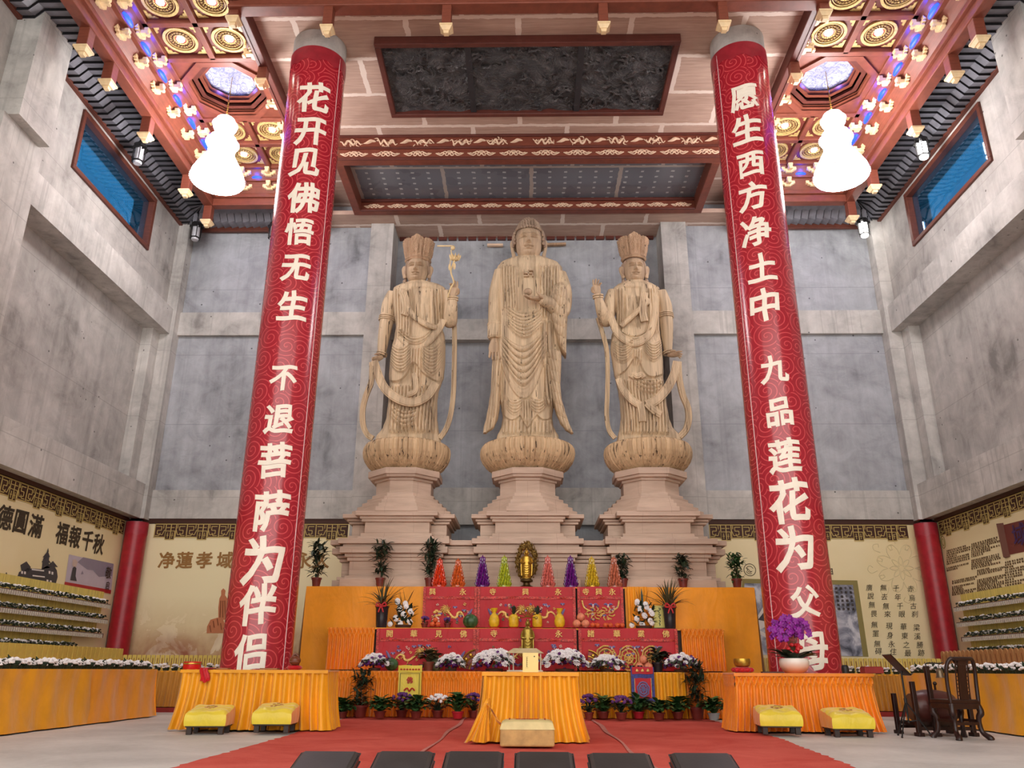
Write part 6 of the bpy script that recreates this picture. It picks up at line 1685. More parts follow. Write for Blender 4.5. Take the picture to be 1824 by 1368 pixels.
# glass offering towers
def glass(name, rgb, rough=.12):
    return plain(name, rgb, rough, var=.25, sc_=25, spec=.7)
def tower(px, h, rgb, nm, lab):
    t = thing('glass_tower', lab, 'offering tower', base_at(px, 1042, 17.66, ZT), 0, 'glass offering towers'); M_ = glass('tower_' + nm, rgb)
    m = MB(); N = 9
    for k in range(N):
        z = .05 + (h - .1) * k / N; r = .125 * (1 - k / N * .82); n = max(4, int(2 * PI * r / .058))
        for j in range(n):
            a = 2 * PI * (j + .5 * (k % 2)) / n; m.tube([(r * math.cos(a), r * math.sin(a), z - .02), (r * 1.12 * math.cos(a), r * 1.12 * math.sin(a), z + .03), (r * .9 * math.cos(a), r * .9 * math.sin(a), z + .075)], [.024, .03, .012], 6)
    m.tube([(0, 0, h - .1), (0, 0, h)], [.035, .008], 8); m.lathe([(.11, .02), (.02, h - .06)], 10)
    m.build('beads', M_, t)
    m = MB(); m.lathe([(.14, 0), (.14, .035), (.1, .05)], 16); m.build('base', M_GOLD if nm == 'gold' else M_, t)
for px, h, rgb, nm, lab in ((782, .62, (214, 62, 30), 'red', 'bright red-orange glass offering tower on the top step'), (815, .61, (204, 92, 38), 'orange', 'dull orange glass offering tower on the top step'), (859, .68, (96, 24, 116), 'purple', 'purple glass offering tower left of the gold mandorla Buddha'), (898, .68, (164, 176, 44), 'green', 'yellow-green glass offering tower on the top step'),
                            (976, .68, (204, 104, 92), 'pink', 'pink glass offering tower right of the gold mandorla Buddha'), (1017, .68, (108, 24, 116), 'purple', 'purple glass offering tower right of the pink one'), (1055, .66, (200, 168, 40), 'gold', 'golden yellow glass offering tower on the top step'), (1095, .66, (184, 104, 76), 'copper', 'copper glass offering tower at the right of the top step')):
    tower(px, h, rgb, nm, lab)

# gold Buddha with flame mandorla
t = thing('gilt_buddha', 'gilt standing Buddha before a pierced flame mandorla at the centre of the top step', 'figurine', base_at(938, 1042, 17.75, ZT))
m = MB(); m.lathe([(.14, 0), (.15, .02), (.08, .05), (.07, .1), (.14, .13), (.13, .17), (.09, .19)], 20); m.build('stand', plain('aged_bronze', (84, 66, 36), .4, metal=.7), t)
m = MB()
def mand(u, v):
    a = -PI / 2 + 2 * PI * u; r_ = .62 + .38 * v; wob = 1 + .05 * math.sin(u * 44) * v
    x_ = .235 * math.cos(a) * r_ * wob; z_ = .56 + .40 * math.sin(a) * r_ * wob * (1 + .10 * max(0, math.sin(a)) ** 6)
    return (x_, .05 - .02 * math.sin(v * PI) - .012 * math.sin(u * 60) * math.sin(v * 9), z_)
m.grid(mand, 160, 10); m.grid(lambda u, v: (mand(u, v)[0], mand(u, v)[1] + .03, mand(u, v)[2]), 160, 3)
rn = random.Random(4)
for k in range(34):
    a = 2 * PI * k / 34; c = (.2 * math.cos(a), .03, .56 + .34 * math.sin(a)); m.tube([(c[0] + .025 * math.cos(q), .02, c[2] + .028 * math.sin(q)) for q in (0, 1, 2, 3, 4, 5)], .008, 5)
for k in range(26):
    a = 2 * PI * k / 26; m.tube(spl([(.235 * math.cos(a), .04, .56 + .4 * math.sin(a)), (.25 * math.cos(a + .06), .04, .56 + .43 * math.sin(a + .06)), (.245 * math.cos(a + .14), .04, .57 + .45 * math.sin(a + .14))], 3), [.02, .018, .016, .013, .01, .006, .003], 5)
m.build('mandorla', plain('pierced_bronze', (120, 92, 44), .4, metal=.75, var=.35, sc_=30), t)
def gilt_figure(m, z0, H, w_):
    m.lathe([(w_ * .9, 0), (w_ * .85, H * .05), (w_ * .95, H * .25), (w_, H * .45), (w_ * 1.05, H * .62), (w_ * .95, H * .74), (w_ * .45, H * .79), (w_ * .32, H * .82)], 20, (0, -.03, z0), 1, .7)
    m.ball((0, -.035, z0 + H * .89), w_ * .42, w_ * .42, w_ * .55, 14, 10); m.ball((0, -.03, z0 + H * .975), w_ * .2)
    m.ball((0, -.035 - w_ * .42, z0 + H * .88), w_ * .06, w_ * .08, w_ * .12, 6, 5)
    for s in (-1, 1):
        m.tube(spl([(s * w_ * .9, -.03, z0 + H * .7), (s * w_ * 1.15, -.05, z0 + H * .55), (s * w_ * .3, -.03 - w_ * .75, z0 + H * .52)], 4), w_ * .2, 8)
        m.tube(spl([(s * w_ * 1.0, -.03, z0 + H * .6), (s * w_ * 1.05, -.04, z0 + H * .35), (s * w_ * .95, -.03, z0 + H * .1)], 4), w_ * .14, 6)
        m.ball((s * w_ * .42, -.03, z0 + H * .86), w_ * .07, w_ * .06, w_ * .22, 6, 5)
    for k in range(5): m.tube(spl([(-w_ * .7, -.03 - w_ * .5, z0 + H * (.48 - k * .08)), (0, -.03 - w_ * .78, z0 + H * (.42 - k * .08)), (w_ * .7, -.03 - w_ * .5, z0 + H * (.48 - k * .08))], 5), .008, 5)
m = MB(); gilt_figure(m, .19, .62, .11); m.ball((0, -.06, .24), .07, .05, .06); m.build('figure', M_GOLD, t)

# small gilt figure on a lotus, before the middle step
def small_gilt():
    t = thing('gilt_figurine', 'slim gilt standing figurine behind the yellow plaque on the low altar', 'figurine', base_at(940, 1190, 16.55, T0Z))
    m = MB(); m.lathe([(.14, 0), (.15, .04), (.10, .10), (.13, .16), (.09, .2)], 18); m.build('stand', M_GOLD, t)
    m = MB(); gilt_figure(m, .2, .78, .105)
    for k in range(7):
        a = k * PI / 6; m.tube([(0, .01, 1.02), (.16 * math.cos(a), .01, 1.0 + .16 * math.sin(a))], .008, 4); m.ball((.17 * math.cos(a), .01, 1.0 + .17 * math.sin(a)), .028, .02, .028, 6, 5)
    m.build('figure', plain('dull_gilt', (160, 136, 60), .35, metal=.75, var=.2, sc_=18), t)
small_gilt()

# flower mounds on the low altar
M_YLWC = plain('pale_flower_heart', (222, 216, 170), .6)
def mound(px, Y, z, w_, h_, lab, seed, purple=.35, nfl=22, r=.07):
    nfl = int(nfl * 1.35); r *= 1.08
    t = thing('flower_arrangement', lab, 'flower arrangement', base_at(px, 1192, Y, z), 0, 'white chrysanthemum mounds on the low altar'); rn = random.Random(seed)
    m = MB(); m.lathe([(w_ * .2, 0), (w_ * .22, .05), (.001, .06)], 16); m.build('bowl', plain('brown_basket', (70, 42, 30), .7), t)
    mw, mp, ml = MB(), MB(), MB()
    for k in range(nfl):
        a = 2 * PI * k * .381966; q = math.sqrt((k + .5) / nfl); x_ = q * w_ * .5 * math.cos(a); y_ = -.04 + q * w_ * .26 * math.sin(a); z_ = .06 + (h_ - .12) * math.sqrt(max(0, 1 - (q * .99) ** 2)) + rn.uniform(-.02, .03)
        c = Vector((x_, y_, z_)); rr = r * rn.uniform(.85, 1.15); nrm = Vector((x_ / w_ * 1.5, y_ / w_ * 2 - .6, .8)).normalized()
        a1 = nrm.cross(Vector((0, 1, .2))).normalized(); a2 = nrm.cross(a1)
        for ringi, (n_, rad, lift) in enumerate(((11, .9, 0), (9, .62, .25), (6, .32, .42))):
            for j in range(n_):
                b = 2 * PI * (j + .5 * ringi) / n_; dv = a1 * math.cos(b) + a2 * math.sin(b)
                mw.tube([c + dv * rr * .15 + nrm * rr * lift * .6, c + dv * rr * rad * .7 + nrm * rr * (lift + .08), c + dv * rr * rad + nrm * rr * (lift + .18)], [rr * .1, rr * .17, rr * .05], 5, .6)
    for k in range(int(nfl * purple * 3)):
        a = rn.random() * 6.28; q = rn.uniform(.5, 1.05); mp.ball((q * w_ * .5 * math.cos(a), -.05 + q * w_ * .3 * math.sin(a), .05 + (h_ - .1) * math.sqrt(max(0, 1.1 - q * q)) * rn.uniform(.3, 1.1)), .034, .034, .03, 6, 4)
    for k in range(70):
        a = rn.random() * 6.28; q = rn.uniform(.55, 1.0); p_ = (q * w_ * .45 * math.cos(a), -.05 + q * w_ * .28 * math.sin(a), .06 + (h_ - .12) * math.sqrt(max(0, 1 - q * q)) * .9); leaf(ml, p_, Vector((math.cos(a), math.sin(a), rn.uniform(-.4, .4))), rn.uniform(.1, .18), .05, .8, 4)
    mw.build('chrysanthemums', M_WF, t); mp.build('purple_flowers', M_PURP, t); ml.build('leaves', M_LEAFD, t)
mound(667, 16.3, T0Z, .54, .34, 'white and purple flower mound at the left end of the low altar', 1, .6, 20, .058)
mound(803, 16.3, T0Z, .52, .33, 'white and purple flower mound left of the big pair, beside the potted aloe', 2, .5, 20, .058)
mound(880, 16.35, T0Z, .78, .42, 'largest white chrysanthemum mound left of the yellow plaque', 3, .5, 24, .082)
mound(1006, 16.35, T0Z, .84, .42, 'largest white chrysanthemum mound right of the yellow plaque', 4, .3, 26, .082)
mound(1082, 16.3, T0Z, .62, .32, 'flat white flower mound left of the blue hanging', 5, .35, 24, .06)
mound(1213, 16.3, T0Z, .62, .36, 'white and purple flower mound at the right end of the low altar', 6, .5, 22, .058)

# tall arrangements and vases on the middle step
def tall_flowers(px, lab, seed):
    t = thing('flower_arrangement', lab, 'flower arrangement', base_at(px, 1117, 17.24, T1Z), 0, 'tall flower arrangements on the middle step'); rn = random.Random(seed)
    m = MB(); m.lathe([(.15, 0), (.17, .07), (.001, .08)], 14); m.build('bowl', plain('brown_basket', (70, 42, 30), .7), t)
    mw, ml = MB(), MB()
    for k in range(20):
        z = .08 + .5 * ((k * .618) % 1) ** 1.2; w_ = .26 * (1.05 - z); x_ = (((k * .381966 * 2.3) % 1) * 2 - 1) * w_; pompom(mw, (x_, -.09 + rn.uniform(-.03, .03), z), .058, rn)
    for k in range(46): dv = dirv(rn, 0, 70); leaf(ml, (rn.uniform(-.2, .2), -.06, rn.uniform(.06, .45)), (dv.x, -abs(dv.y), dv.z), .17, .06, .5, 4)
    for k in range(5): leaf(ml, (rn.uniform(-.05, .05), 0, .4), (rn.uniform(-.6, .6), 0, 1), .42, .05, .3, 6)
    mw.build('white_flowers', M_WF, t); ml.build('leaves', M_LEAFD, t)
tall_flowers(718, 'tall white flower arrangement beside the left grass vase', 1); tall_flowers(1147, 'tall white flower arrangement beside the right grass vase', 2)
def grass_vase(px, lab, seed):
    t = thing('tall_vase', lab, 'vase', base_at(px, 1117, 17.05, T1Z), 0, 'dark vases on the middle step'); rn = random.Random(seed)
    m = MB(); m.lathe([(.10, 0), (.11, .03), (.12, .2), (.13, .38), (.15, .43), (.13, .43), (.001, .36)], 24, closed=False); m.build('vase', M_VASE, t)
    ml = MB()
    for k in range(44): leaf(ml, (rn.uniform(-.04, .04), 0, .4), dirv(rn, 25, 88), rn.uniform(.35, .68), .035, rn.uniform(.6, 1.6), 7)
    ml.v = [(q[0], min(q[1], .05), q[2]) for q in ml.v]; ml.build('grass_leaves', M_LEAFB, t)
    m = MB(); s = 1
    for s in (-1, 1):
        m.tube(spl([(0, -.14, .43), (s * .07, -.15, .49), (s * .1, -.15, .43), (s * .02, -.15, .42)], 4), .018, 6, .5); m.tube(spl([(0, -.14, .43), (s * .03, -.155, .36), (s * .05, -.15, .30)], 4), .014, 6, .5)
    m.build('ribbon_bow', M_BOW, t)
grass_vase(679, 'tall dark vase of arching grass with red bow at the left of the altar', 3); grass_vase(1194, 'tall dark vase of arching grass with red bow at the right of the altar', 4)

# plants on the floor along the low altar
FLP = [(608, 1280, .62, .36, 'leaf', None, 'broad-leaved pothos at the left end of the floor plants'), (676, 1280, .52, .38, 'leaf', None, 'green pothos right of the tall left bush'), (715, 1281, .40, .36, 'purple', M_PURP, 'small purple flowering plant left of the pothos under the yellow banner'),
       (741, 1281, .50, .40, 'leaf', None, 'pothos right under the yellow banner'), (779, 1280, .44, .34, 'white', M_WF, 'speckled white and purple flowering plant on the floor'), (815, 1280, .46, .44, 'leaf', None, 'pothos in a bright red pot left of the front table'), (843, 1280, .30, .36, 'purple', M_PURP, 'purple flowering plant at the left edge of the front table'),
       (1049, 1280, .30, .36, 'purple', M_PURP, 'purple flowering plant at the right edge of the front table'), (1075, 1281, .48, .40, 'leaf', None, 'pothos beside the right edge of the front table'), (1107, 1281, .36, .34, 'purple', M_PURP, 'purple flowering plant left of the blue hanging'), (1138, 1281, .46, .40, 'leaf', None, 'pothos in a red pot under the blue hanging'),
       (1174, 1281, .42, .34, 'leaf', None, 'trailing pothos right of the blue hanging'), (1208, 1281, .46, .38, 'leaf', None, 'low pothos left of the tall right bush'), (1272, 1283, .40, .40, 'leaf', None, 'leafy plant in a glass jar at the right end')]
M_JAR = plain('pale_glass_jar', (150, 160, 160), .15); M_PINK = plain('bright_red_pot', (170, 32, 44), .4)
for i, (px, py, w_, h_, kind, fl_, lab) in enumerate(FLP):
    Yp = 15.78 - (.36 if i % 2 else 0)
    jar = 'glass jar' in lab
    leafy_plant(base_at(px, py, Yp, .03 if abs(atY(px, py, Yp).x) < 3.3 else 0.0), w_ * 1.12, h_ * 1.12, .105 if w_ > .35 else .085, .12, lab, M_LEAF if kind == 'leaf' else M_LEAFD, 100 + i, M_JAR if jar else (M_PINK if 'red pot' in lab else M_POT), 78 if kind == 'leaf' else 44, .15 if kind == 'leaf' else .10, flowers=fl_, nf=30)
for px, h, lab, sd in ((641, .80, 'tall dark bush in a red pot left of the floor plants', 201), (1243, .98, 'tall dark bush in a red pot right of the floor plants', 202)):
    tree_plant(base_at(px, 1281, 15.78, .03), h, .5, .13, .2, lab, M_LEAFD, sd, True, 'tall bushes on the floor before the altar')

# aloe, potted dark plant on the low altar
leafy_plant(base_at(763, 1192, 16.45, T0Z), .42, .48, .11, .17, 'spiky potted aloe on the low altar', M_LEAFB, 301, plain('brown_clay_pot', (120, 60, 40), .6), 50, .16, 'potted plants on the low altar')
leafy_plant(base_at(1172, 1192, 16.5, T0Z), .42, .50, .11, .18, 'dark green potted plant beside the stacked peaches', M_LEAFD, 302, M_VASE, 50, .16, 'potted plants on the low altar')
# ================================================================== OFFERINGS
M_PEACH = plain('peach_skin', (226, 140, 104), .5, var=.2, sc_=12)
M_ORG = plain('tangerine_skin', (214, 92, 44), .45, var=.15, sc_=30)
M_MELON = plain('dark_green_melon', (58, 92, 56), .35, var=.4, sc_=14, stretch=(1, 1, .2))
M_POM = plain('pale_green_pomelo', (140, 150, 110), .5)
M_YPAPER = plain('yellow_wrapping', (222, 182, 40), .4, var=.15, sc_=14, bump=.2)
M_PLATE = plain('red_offering_dish', (176, 30, 34), .3)
M_CARD = plain('cream_card', (236, 214, 140), .55, var=.04)
Z1, Z0 = T1Z, T0Z
def ribs_melon(px, py, Y, z, r, lab, mat):
    m = MB(); m.grid(lambda u, v: tuple(Vector((math.cos(2 * PI * u), math.sin(2 * PI * u), 0)) * r * math.sin(PI * v) * (1 + .02 * math.sin(u * 62)) + Vector((0, 0, r * .92 * (1 - math.cos(PI * v))))), 40, 16, wrap=True)
    m.tube([(0, 0, r * 1.8), (.01, 0, r * 1.98)], .012, 6)
    o = m.build('melon', mat, loc=base_at(px, py, Y, z)); tag(o, lab, 'melon')
ribs_melon(838, 1114, 17.1, Z1, .155, 'round dark green melon on the middle step', M_MELON)
ribs_melon(697, 1192, 16.62, Z0, .13, 'green melon behind the left flower mound on the low altar', M_MELON)
ribs_melon(777, 1192, 16.62, Z0, .14, 'pale green pomelo behind the potted aloe', M_POM)
def wrapped(px, lab, dark, kind):
    t = thing('wrapped_offering', lab, 'offering', base_at(px, 1117, 17.1, Z1), 0, 'yellow wrapped offerings on the middle step')
    m = MB(); m.lathe([(.10, 0), (.11, .02), (.001, .03)], 16); m.build('dish', M_PLATE, t)
    m = MB()
    if kind == 'bag': m.lathe([(.07, .03), (.105, .08), (.11, .16), (.08, .25), (.03, .31), (.05, .34), (.075, .40)], 18)
    else: m.lathe([(.08, .03), (.1, .07), (.1, .22), (.08, .26), (.05, .28)], 18)
    m.build('wrapping', M_YPAPER, t)
    m = MB()
    if kind == 'bag': m.tube([(.03 * math.cos(a * .6), .03 * math.sin(a * .6), .31) for a in range(11)], .012, 5)
    else:
        rn = random.Random(px)
        for k in range(24): leaf(m, (0, 0, .26), dirv(rn, 45, 89), .2, .04, .2, 4)
    m.build('tie' if kind == 'bag' else 'leaf_crown', M_YPAPER if kind == 'bag' else M_LEAFD, t)
wrapped(880, 'yellow ribboned offering bag, leftmost of the wrapped offerings', 0, 'bag'); wrapped(915, 'pineapple offering with dark crown left of the small Buddha', 1, 'pine'); wrapped(957, 'pineapple offering with dark crown right of the small Buddha', 1, 'pine'); wrapped(997, 'yellow offering bag, rightmost of the wrapped offerings', 0, 'bag')
def pile(px, Y, z, r, spots, mat, kind, labs, g, py=1117):
    b = base_at(px, py, Y, z)
    for (dx, dy, dz), lab in zip(spots, labs):
        m = MB(); m.lathe([(.001, -r * .9), (r * .5, -r * .82), (r * .9, -r * .4), (r, 0), (r * .88, r * .45), (r * .5, r * .85), (r * .15, r * .93), (.001, r * .86)], 14, closed=False)
        m.tube([(0, 0, r * .86), (.004, 0, r * 1.08)], .006, 5)
        o = m.build(kind, mat, loc=(b[0] + dx, b[1] + dy, b[2] + .02 + r * .9 + dz)); tag(o, lab, 'fruit', g)
def dish(px, Y, z, r, lab, py=1117):
    m = MB(); m.lathe([(r * .5, 0), (r * .55, .008), (r, .02), (r * .98, .026), (r * .5, .014), (.001, .014)], 20); o = m.build('offering_dish', M_PLATE, loc=base_at(px, py, Y, z)); tag(o, lab, 'dish')
def fruits(px, Y, z, r, mat, kind, where, g, py=1117, top=True):
    dish(px, Y, z, r * 2.4, 'red dish under the %s pile %s' % (kind, where), py)
    q = r * 1.03
    sp = [(-q, -.3 * q, 0), (q, -.3 * q, 0), (0, 1.45 * q, 0)] + ([(0, .2 * q, r * 1.55)] if top else [])
    pile(px, Y, z, r, sp, mat, kind, ['%s %s of the pile %s' % (kind, w_, where) for w_ in ('at lower left', 'at lower right', 'at the back', 'on top')][:len(sp)], g, py)
fruits(1035, 17.05, Z1, .085, M_PEACH, 'peach', 'at the right red hanging', 'peaches on the middle step')
fruits(1060, 17.0, Z1, .05, M_ORG, 'tangerine', 'beside the peaches', 'tangerines on the middle step', top=False)
fruits(1083, 17.0, Z1, .05, M_ORG, 'tangerine', 'near the right flowers', 'tangerines on the middle step', top=False)
fruits(1104, 17.0, Z1, .05, M_ORG, 'tangerine', 'at the cloth edge', 'tangerines on the middle step', top=False)
fruits(775, 17.0, Z1, .055, M_ORG, 'tangerine', 'at the left red hanging', 'tangerines on the middle step', top=True)
fruits(1147, 16.45, Z0, .085, M_PEACH, 'stacked peach', 'behind the blue hanging', 'peaches on the low altar', 1192)
def cup(px, Y, z, lab, py=1117, mat=None, r=.05):
    m = MB(); m.lathe([(r * .5, 0), (r * .6, .02), (r * .45, .04), (r, .07), (r, .12), (r * .85, .12), (.001, .08)], 16, closed=False); m.lathe([(.001, 0), (r * .5, 0)], 16, closed=False)
    tag(m.build('incense_cup', mat or M_VASE, loc=base_at(px, py, Y, z)), lab, 'cup')
cup(729, 16.25, Z0, 'dark incense cup above the yellow banner', 1192); cup(750, 16.25, Z0, 'dark incense cup right of the yellow banner', 1192)
cup(1126, 16.22, Z0, 'small black cup at the left edge of the blue hanging', 1192); cup(1140, 16.2, Z0, 'small black cup above the blue hanging', 1192)
leafy_plant(base_at(797, 1117, 17.1, Z1), .16, .2, .07, .1, 'small dark pot of flowers left of the melon', M_LEAFD, 311, M_POT, 16, .06, 'small pots on the middle step', M_PURP, 10)
leafy_plant(base_at(756, 1117, 17.1, Z1), .18, .22, .07, .1, 'small dark pot of flowers beside the left white arrangement', M_LEAFD, 312, M_POT, 16, .06, 'small pots on the middle step', M_PURP, 10)
# upright yellow plaque on the middle step
t = thing('spirit_plaque', 'upright yellow-green plaque with dark brush marks beside the right vase', 'plaque', base_at(1175, 1117, 17.2, Z1))
m = MB(); m.box(-.115, .115, -.02, .02, .03, .47); m.build('board', plain('yellow_green_plaque', (206, 196, 108), .5), t, smooth=False, bevel=.008)
m = MB(); m.box(-.14, .14, -.05, .05, 0, .03); m.build('foot', DKW, t, smooth=False)
m = MB(); rn = random.Random(6)
for k in range(6): m.tube(spl([(rn.uniform(-.04, .0), -.024, .42 - k * .06), (rn.uniform(0, .04), -.024, .40 - k * .06), (rn.uniform(-.04, .03), -.024, .375 - k * .06)], 4), .009, 5, .5)
m.build('writing', M_LEAFD, t, smooth=False)
# carved fan shields
for px, s, lab in ((836, -1, 'red and gold carved shell ornament left of the big flower mounds'), (1059, 1, 'red and gold carved shell ornament right of the big flower mounds')):
    t = thing('carved_ornament', lab, 'ornament', base_at(px, 1192, 16.62, Z0))
    m = MB(); m.grid(lambda u, v: (s * (-.15 + .34 * v * math.cos(.1 + 1.35 * u)), -.03 * math.sin(v * PI), .02 + .38 * v * math.sin(.1 + 1.35 * u)), 24, 8); m.grid(lambda u, v: (s * (-.15 + .34 * v * math.cos(.1 + 1.35 * u)), .03, .02 + .38 * v * math.sin(.1 + 1.35 * u)), 24, 8); m.build('shell', plain('red_gold_lacquer', (134, 44, 30), .4, var=.5, sc_=18), t)
    m = MB()
    for q in (.45, .7, 1.0): m.tube([(s * (-.15 + .34 * q * math.cos(.1 + 1.35 * a / 12)), -.035, .02 + .38 * q * math.sin(.1 + 1.35 * a / 12)) for a in range(13)], .014, 5)
    for a in (.3, .7, 1.1): m.ball((s * (-.15 + .28 * math.cos(a)), -.04, .02 + .31 * math.sin(a)), .04, .015, .04, 8, 5)
    m.build('gilt_relief', M_GOLD, t)

# incense pavilion and yellow plaque
t = thing('glass_shrine', 'small pale glass shrine with a thin frame behind the yellow plaque', 'shrine', base_at(935, 1192, 16.25, Z0))
m = MB()
for x_ in (-.30, -.22, .22, .30):
    for y_ in (-.05, .05): m.tube([(x_, y_, .02), (x_, y_, .33)], .012, 8)
m.box(-.34, .34, -.08, .08, 0, .025); m.build('posts', plain('pale_shrine_frame', (206, 200, 180), .3), t)
m = MB(); m.add([(-.36, -.1, .33), (.36, -.1, .33), (.36, .1, .33), (-.36, .1, .33), (-.22, -.02, .42), (.22, -.02, .42), (.22, .02, .42), (-.22, .02, .42)], [(0, 3, 2, 1), (4, 5, 6, 7), (0, 1, 5, 4), (1, 2, 6, 5), (2, 3, 7, 6), (3, 0, 4, 7)]); m.build('roof', plain('shrine_roof', (196, 180, 140), .4), t, smooth=False)
t = thing('yellow_plaque', 'square yellow card plaque standing on the front golden table', 'plaque', base_at(945, 1196, 10.95, .823))
m = MB(); m.box(-.10, .10, -.008, .008, .0, .235); m.build('card', M_CARD, t, smooth=False)
m = MB()
for k in range(5):
    for q in range(3): m.box(-.056 + .004 * (q % 2), -.036 - .003 * q, -.0098, -.0082, .162 - k * .024 + q * .006, .165 - k * .024 + q * .006)
    m.box(-.0475, -.0445, -.0098, -.0082, .160 - k * .024, .178 - k * .024)
m.box(-.062, -.028, -.0095, -.0085, .05, .052); m.box(-.062, -.028, -.0095, -.0085, .185, .187)
m.ball((.05, -.009, .19), .009, .002, .009, 8, 5); m.build('writing', M_INK, t, smooth=False)

# banners over the front of the low altar
t = thing('yellow_banner', 'yellow brocade banner with red flame character hanging on the low altar', 'banner', base_at(729, 1243, 16.0, 0))
zt = atY(729, 1186, 16.0).z; zb = atY(729, 1243, 16.0).z; h = zt - zb; t.location = (t.location.x, 15.98, zb); w_ = .43
rect_cloth(-w_ / 2, w_ / 2, 0, h, 0, .008, 3, 24, 16).build('cloth', C_YEL, t)
m = rect_cloth(-w_ / 2 - .01, w_ / 2 + .01, h * .80, h + .01, -.02, .006, 5, 24, 4); m.build('valance', C_YEL, t)
m = MB()
for a, b, c_, d_ in ((-w_ / 2 + .03, w_ / 2 - .03, .03, .04), (-w_ / 2 + .03, w_ / 2 - .03, h * .76, h * .77), (-w_ / 2 + .03, -w_ / 2 + .04, .03, h * .77), (w_ / 2 - .04, w_ / 2 - .03, .03, h * .77)): m.box(a, b, -.026, -.020, c_, d_)
m.build('piping', plain('olive_piping', (120, 110, 40), .6), t, smooth=False)
m = MB(); vs, fs = text_mesh('佛', .12, .03, .03); m.add([(p.x, -.022 - p.z, h * .55 + p.y) for p in vs], fs)
for k in range(-3, 4): m.ball((k * .055, -.034, h * .89), .02, .006, .016, 6, 4)
m.tube(spl([(-.1, -.022, h * .22), (-.04, -.024, h * .3), (0, -.024, h * .2), (.05, -.024, h * .3), (.1, -.022, h * .22)], 4), .014, 5, .5); m.build('embroidery', plain('flame_red_thread', (176, 40, 26), .5), t, smooth=False)
t = thing('blue_hanging', 'blue bordered red hanging with a round dragon on the low altar front', 'banner', (0, 0, 0))
zt = atY(1144, 1188, 16.0).z; zb = atY(1144, 1251, 16.0).z; h = zt - zb; t.location = (atY(1144, 1200, 16.0).x, 15.98, zb); w_ = .43
rect_cloth(-w_ / 2, w_ / 2, 0, h, 0, .008, 4, 24, 16).build('border_cloth', plain('deep_blue_brocade', (44, 46, 128), .45, var=.4, sc_=22), t)
m = rect_cloth(-w_ / 2 + .06, w_ / 2 - .06, .07, h * .68, -.016, .004, 5, 20, 12); m2 = rect_cloth(-w_ / 2 + .02, w_ / 2 - .02, h * .80, h * 1.0, -.02, .004, 5, 20, 4); m.add(m2.v, m2.f); m.build('red_panel', C_RED, t)
m = MB()
for r_ in (.105, .07): m.tube([(r_ * math.cos(a * PI / 10) * (1 + .1 * math.sin(a * 2.2)), -.03, h * .37 + r_ * 1.2 * math.sin(a * PI / 10)) for a in range(21)], .014, 5, .5)
for k in range(8): m.tube([(0, -.03, h * .37), (.09 * math.cos(k * .8), -.03, h * .37 + .1 * math.sin(k * .8))], [.016, .006], 5, .5)
m.build('dragon_medallion', M_EBLUE, t)
m = MB()
for k in range(3): m.lathe([(.001, .0), (.03, .008), (.02, .04), (.001, .055)], 8, ((k - 1) * .1, -.035, h * .86), 1, .3, closed=False)
for s in (-1, 1): m.box(s * (w_ / 2 - .062) - .004, s * (w_ / 2 - .062) + .004, -.024, -.018, .07, h * .68)
m.build('gold_lotus', M_EGOLD, t)

# ================================================================== ITEMS ON THE SIDE TABLES
TZ = .835
t = thing('red_bowl', 'shiny red round box on the left golden table', 'box', base_at(341, 1195, 12.75, TZ)); m = MB(); m.lathe([(.125, 0), (.13, .02), (.13, .10), (.12, .11), (.11, .10), (.001, .10)], 24); m.build('box', plain('red_lacquer', (190, 28, 24), .25), t)
m = MB(); m.lathe([(.132, .07), (.135, .08), (.132, .09)], 24, closed=False); m.build('rim', M_GOLD, t)
rn = random.Random(12)
m = MB(); b = base_at(366, 1200, 12.36, 0)
m.grid(lambda u, v: (.10 * (u - .5) * (1 + .5 * v) + .02 * math.sin(v * 9), (.20 - .30 * min(1, v * 2)) + .0 - .012 * math.sin(u * 14), .01 + .015 * math.sin(u * 9) - max(0, v - .5) * .36), 16, 20)
o = m.build('red_cloth_strip', C_RED, loc=(b[0], 12.43, TZ)); tag(o, 'crumpled dark red cloth draped over the front edge of the left table', 'cloth')
t = thing('wooden_fish', 'small brown wooden fish drum on red cushion, left table', 'instrument', base_at(524, 1195, 12.75, TZ))
m = MB(); m.lathe([(.09, 0), (.12, .03), (.09, .06)], 18); m.build('cushion', C_RED, t)
m = MB(); m.ball((0, 0, .13), .085, .08, .075, 16, 10); m.tube(spl([(-.05, 0, .19), (0, 0, .225), (.05, 0, .19)], 5), .014, 6); m.box(-.07, .07, -.083, -.07, .11, .118); m.build('body', plain('brown_wooden_fish', (112, 58, 34), .35), t)
for px, w_, lab in ((395, .22, 'flat book lying on the left table'), (480, .26, 'thin incense stick box on the left table')):
    m = MB(); m.box(-w_ / 2, w_ / 2, -.07, .07, 0, .022); o = m.build('flat_book' if w_ < .25 else 'incense_box', plain('tan_paper', (150, 100, 60), .6), loc=base_at(px, 1195, 12.7, TZ), smooth=False, bevel=.004); tag(o, lab, 'book' if w_ < .25 else 'box')
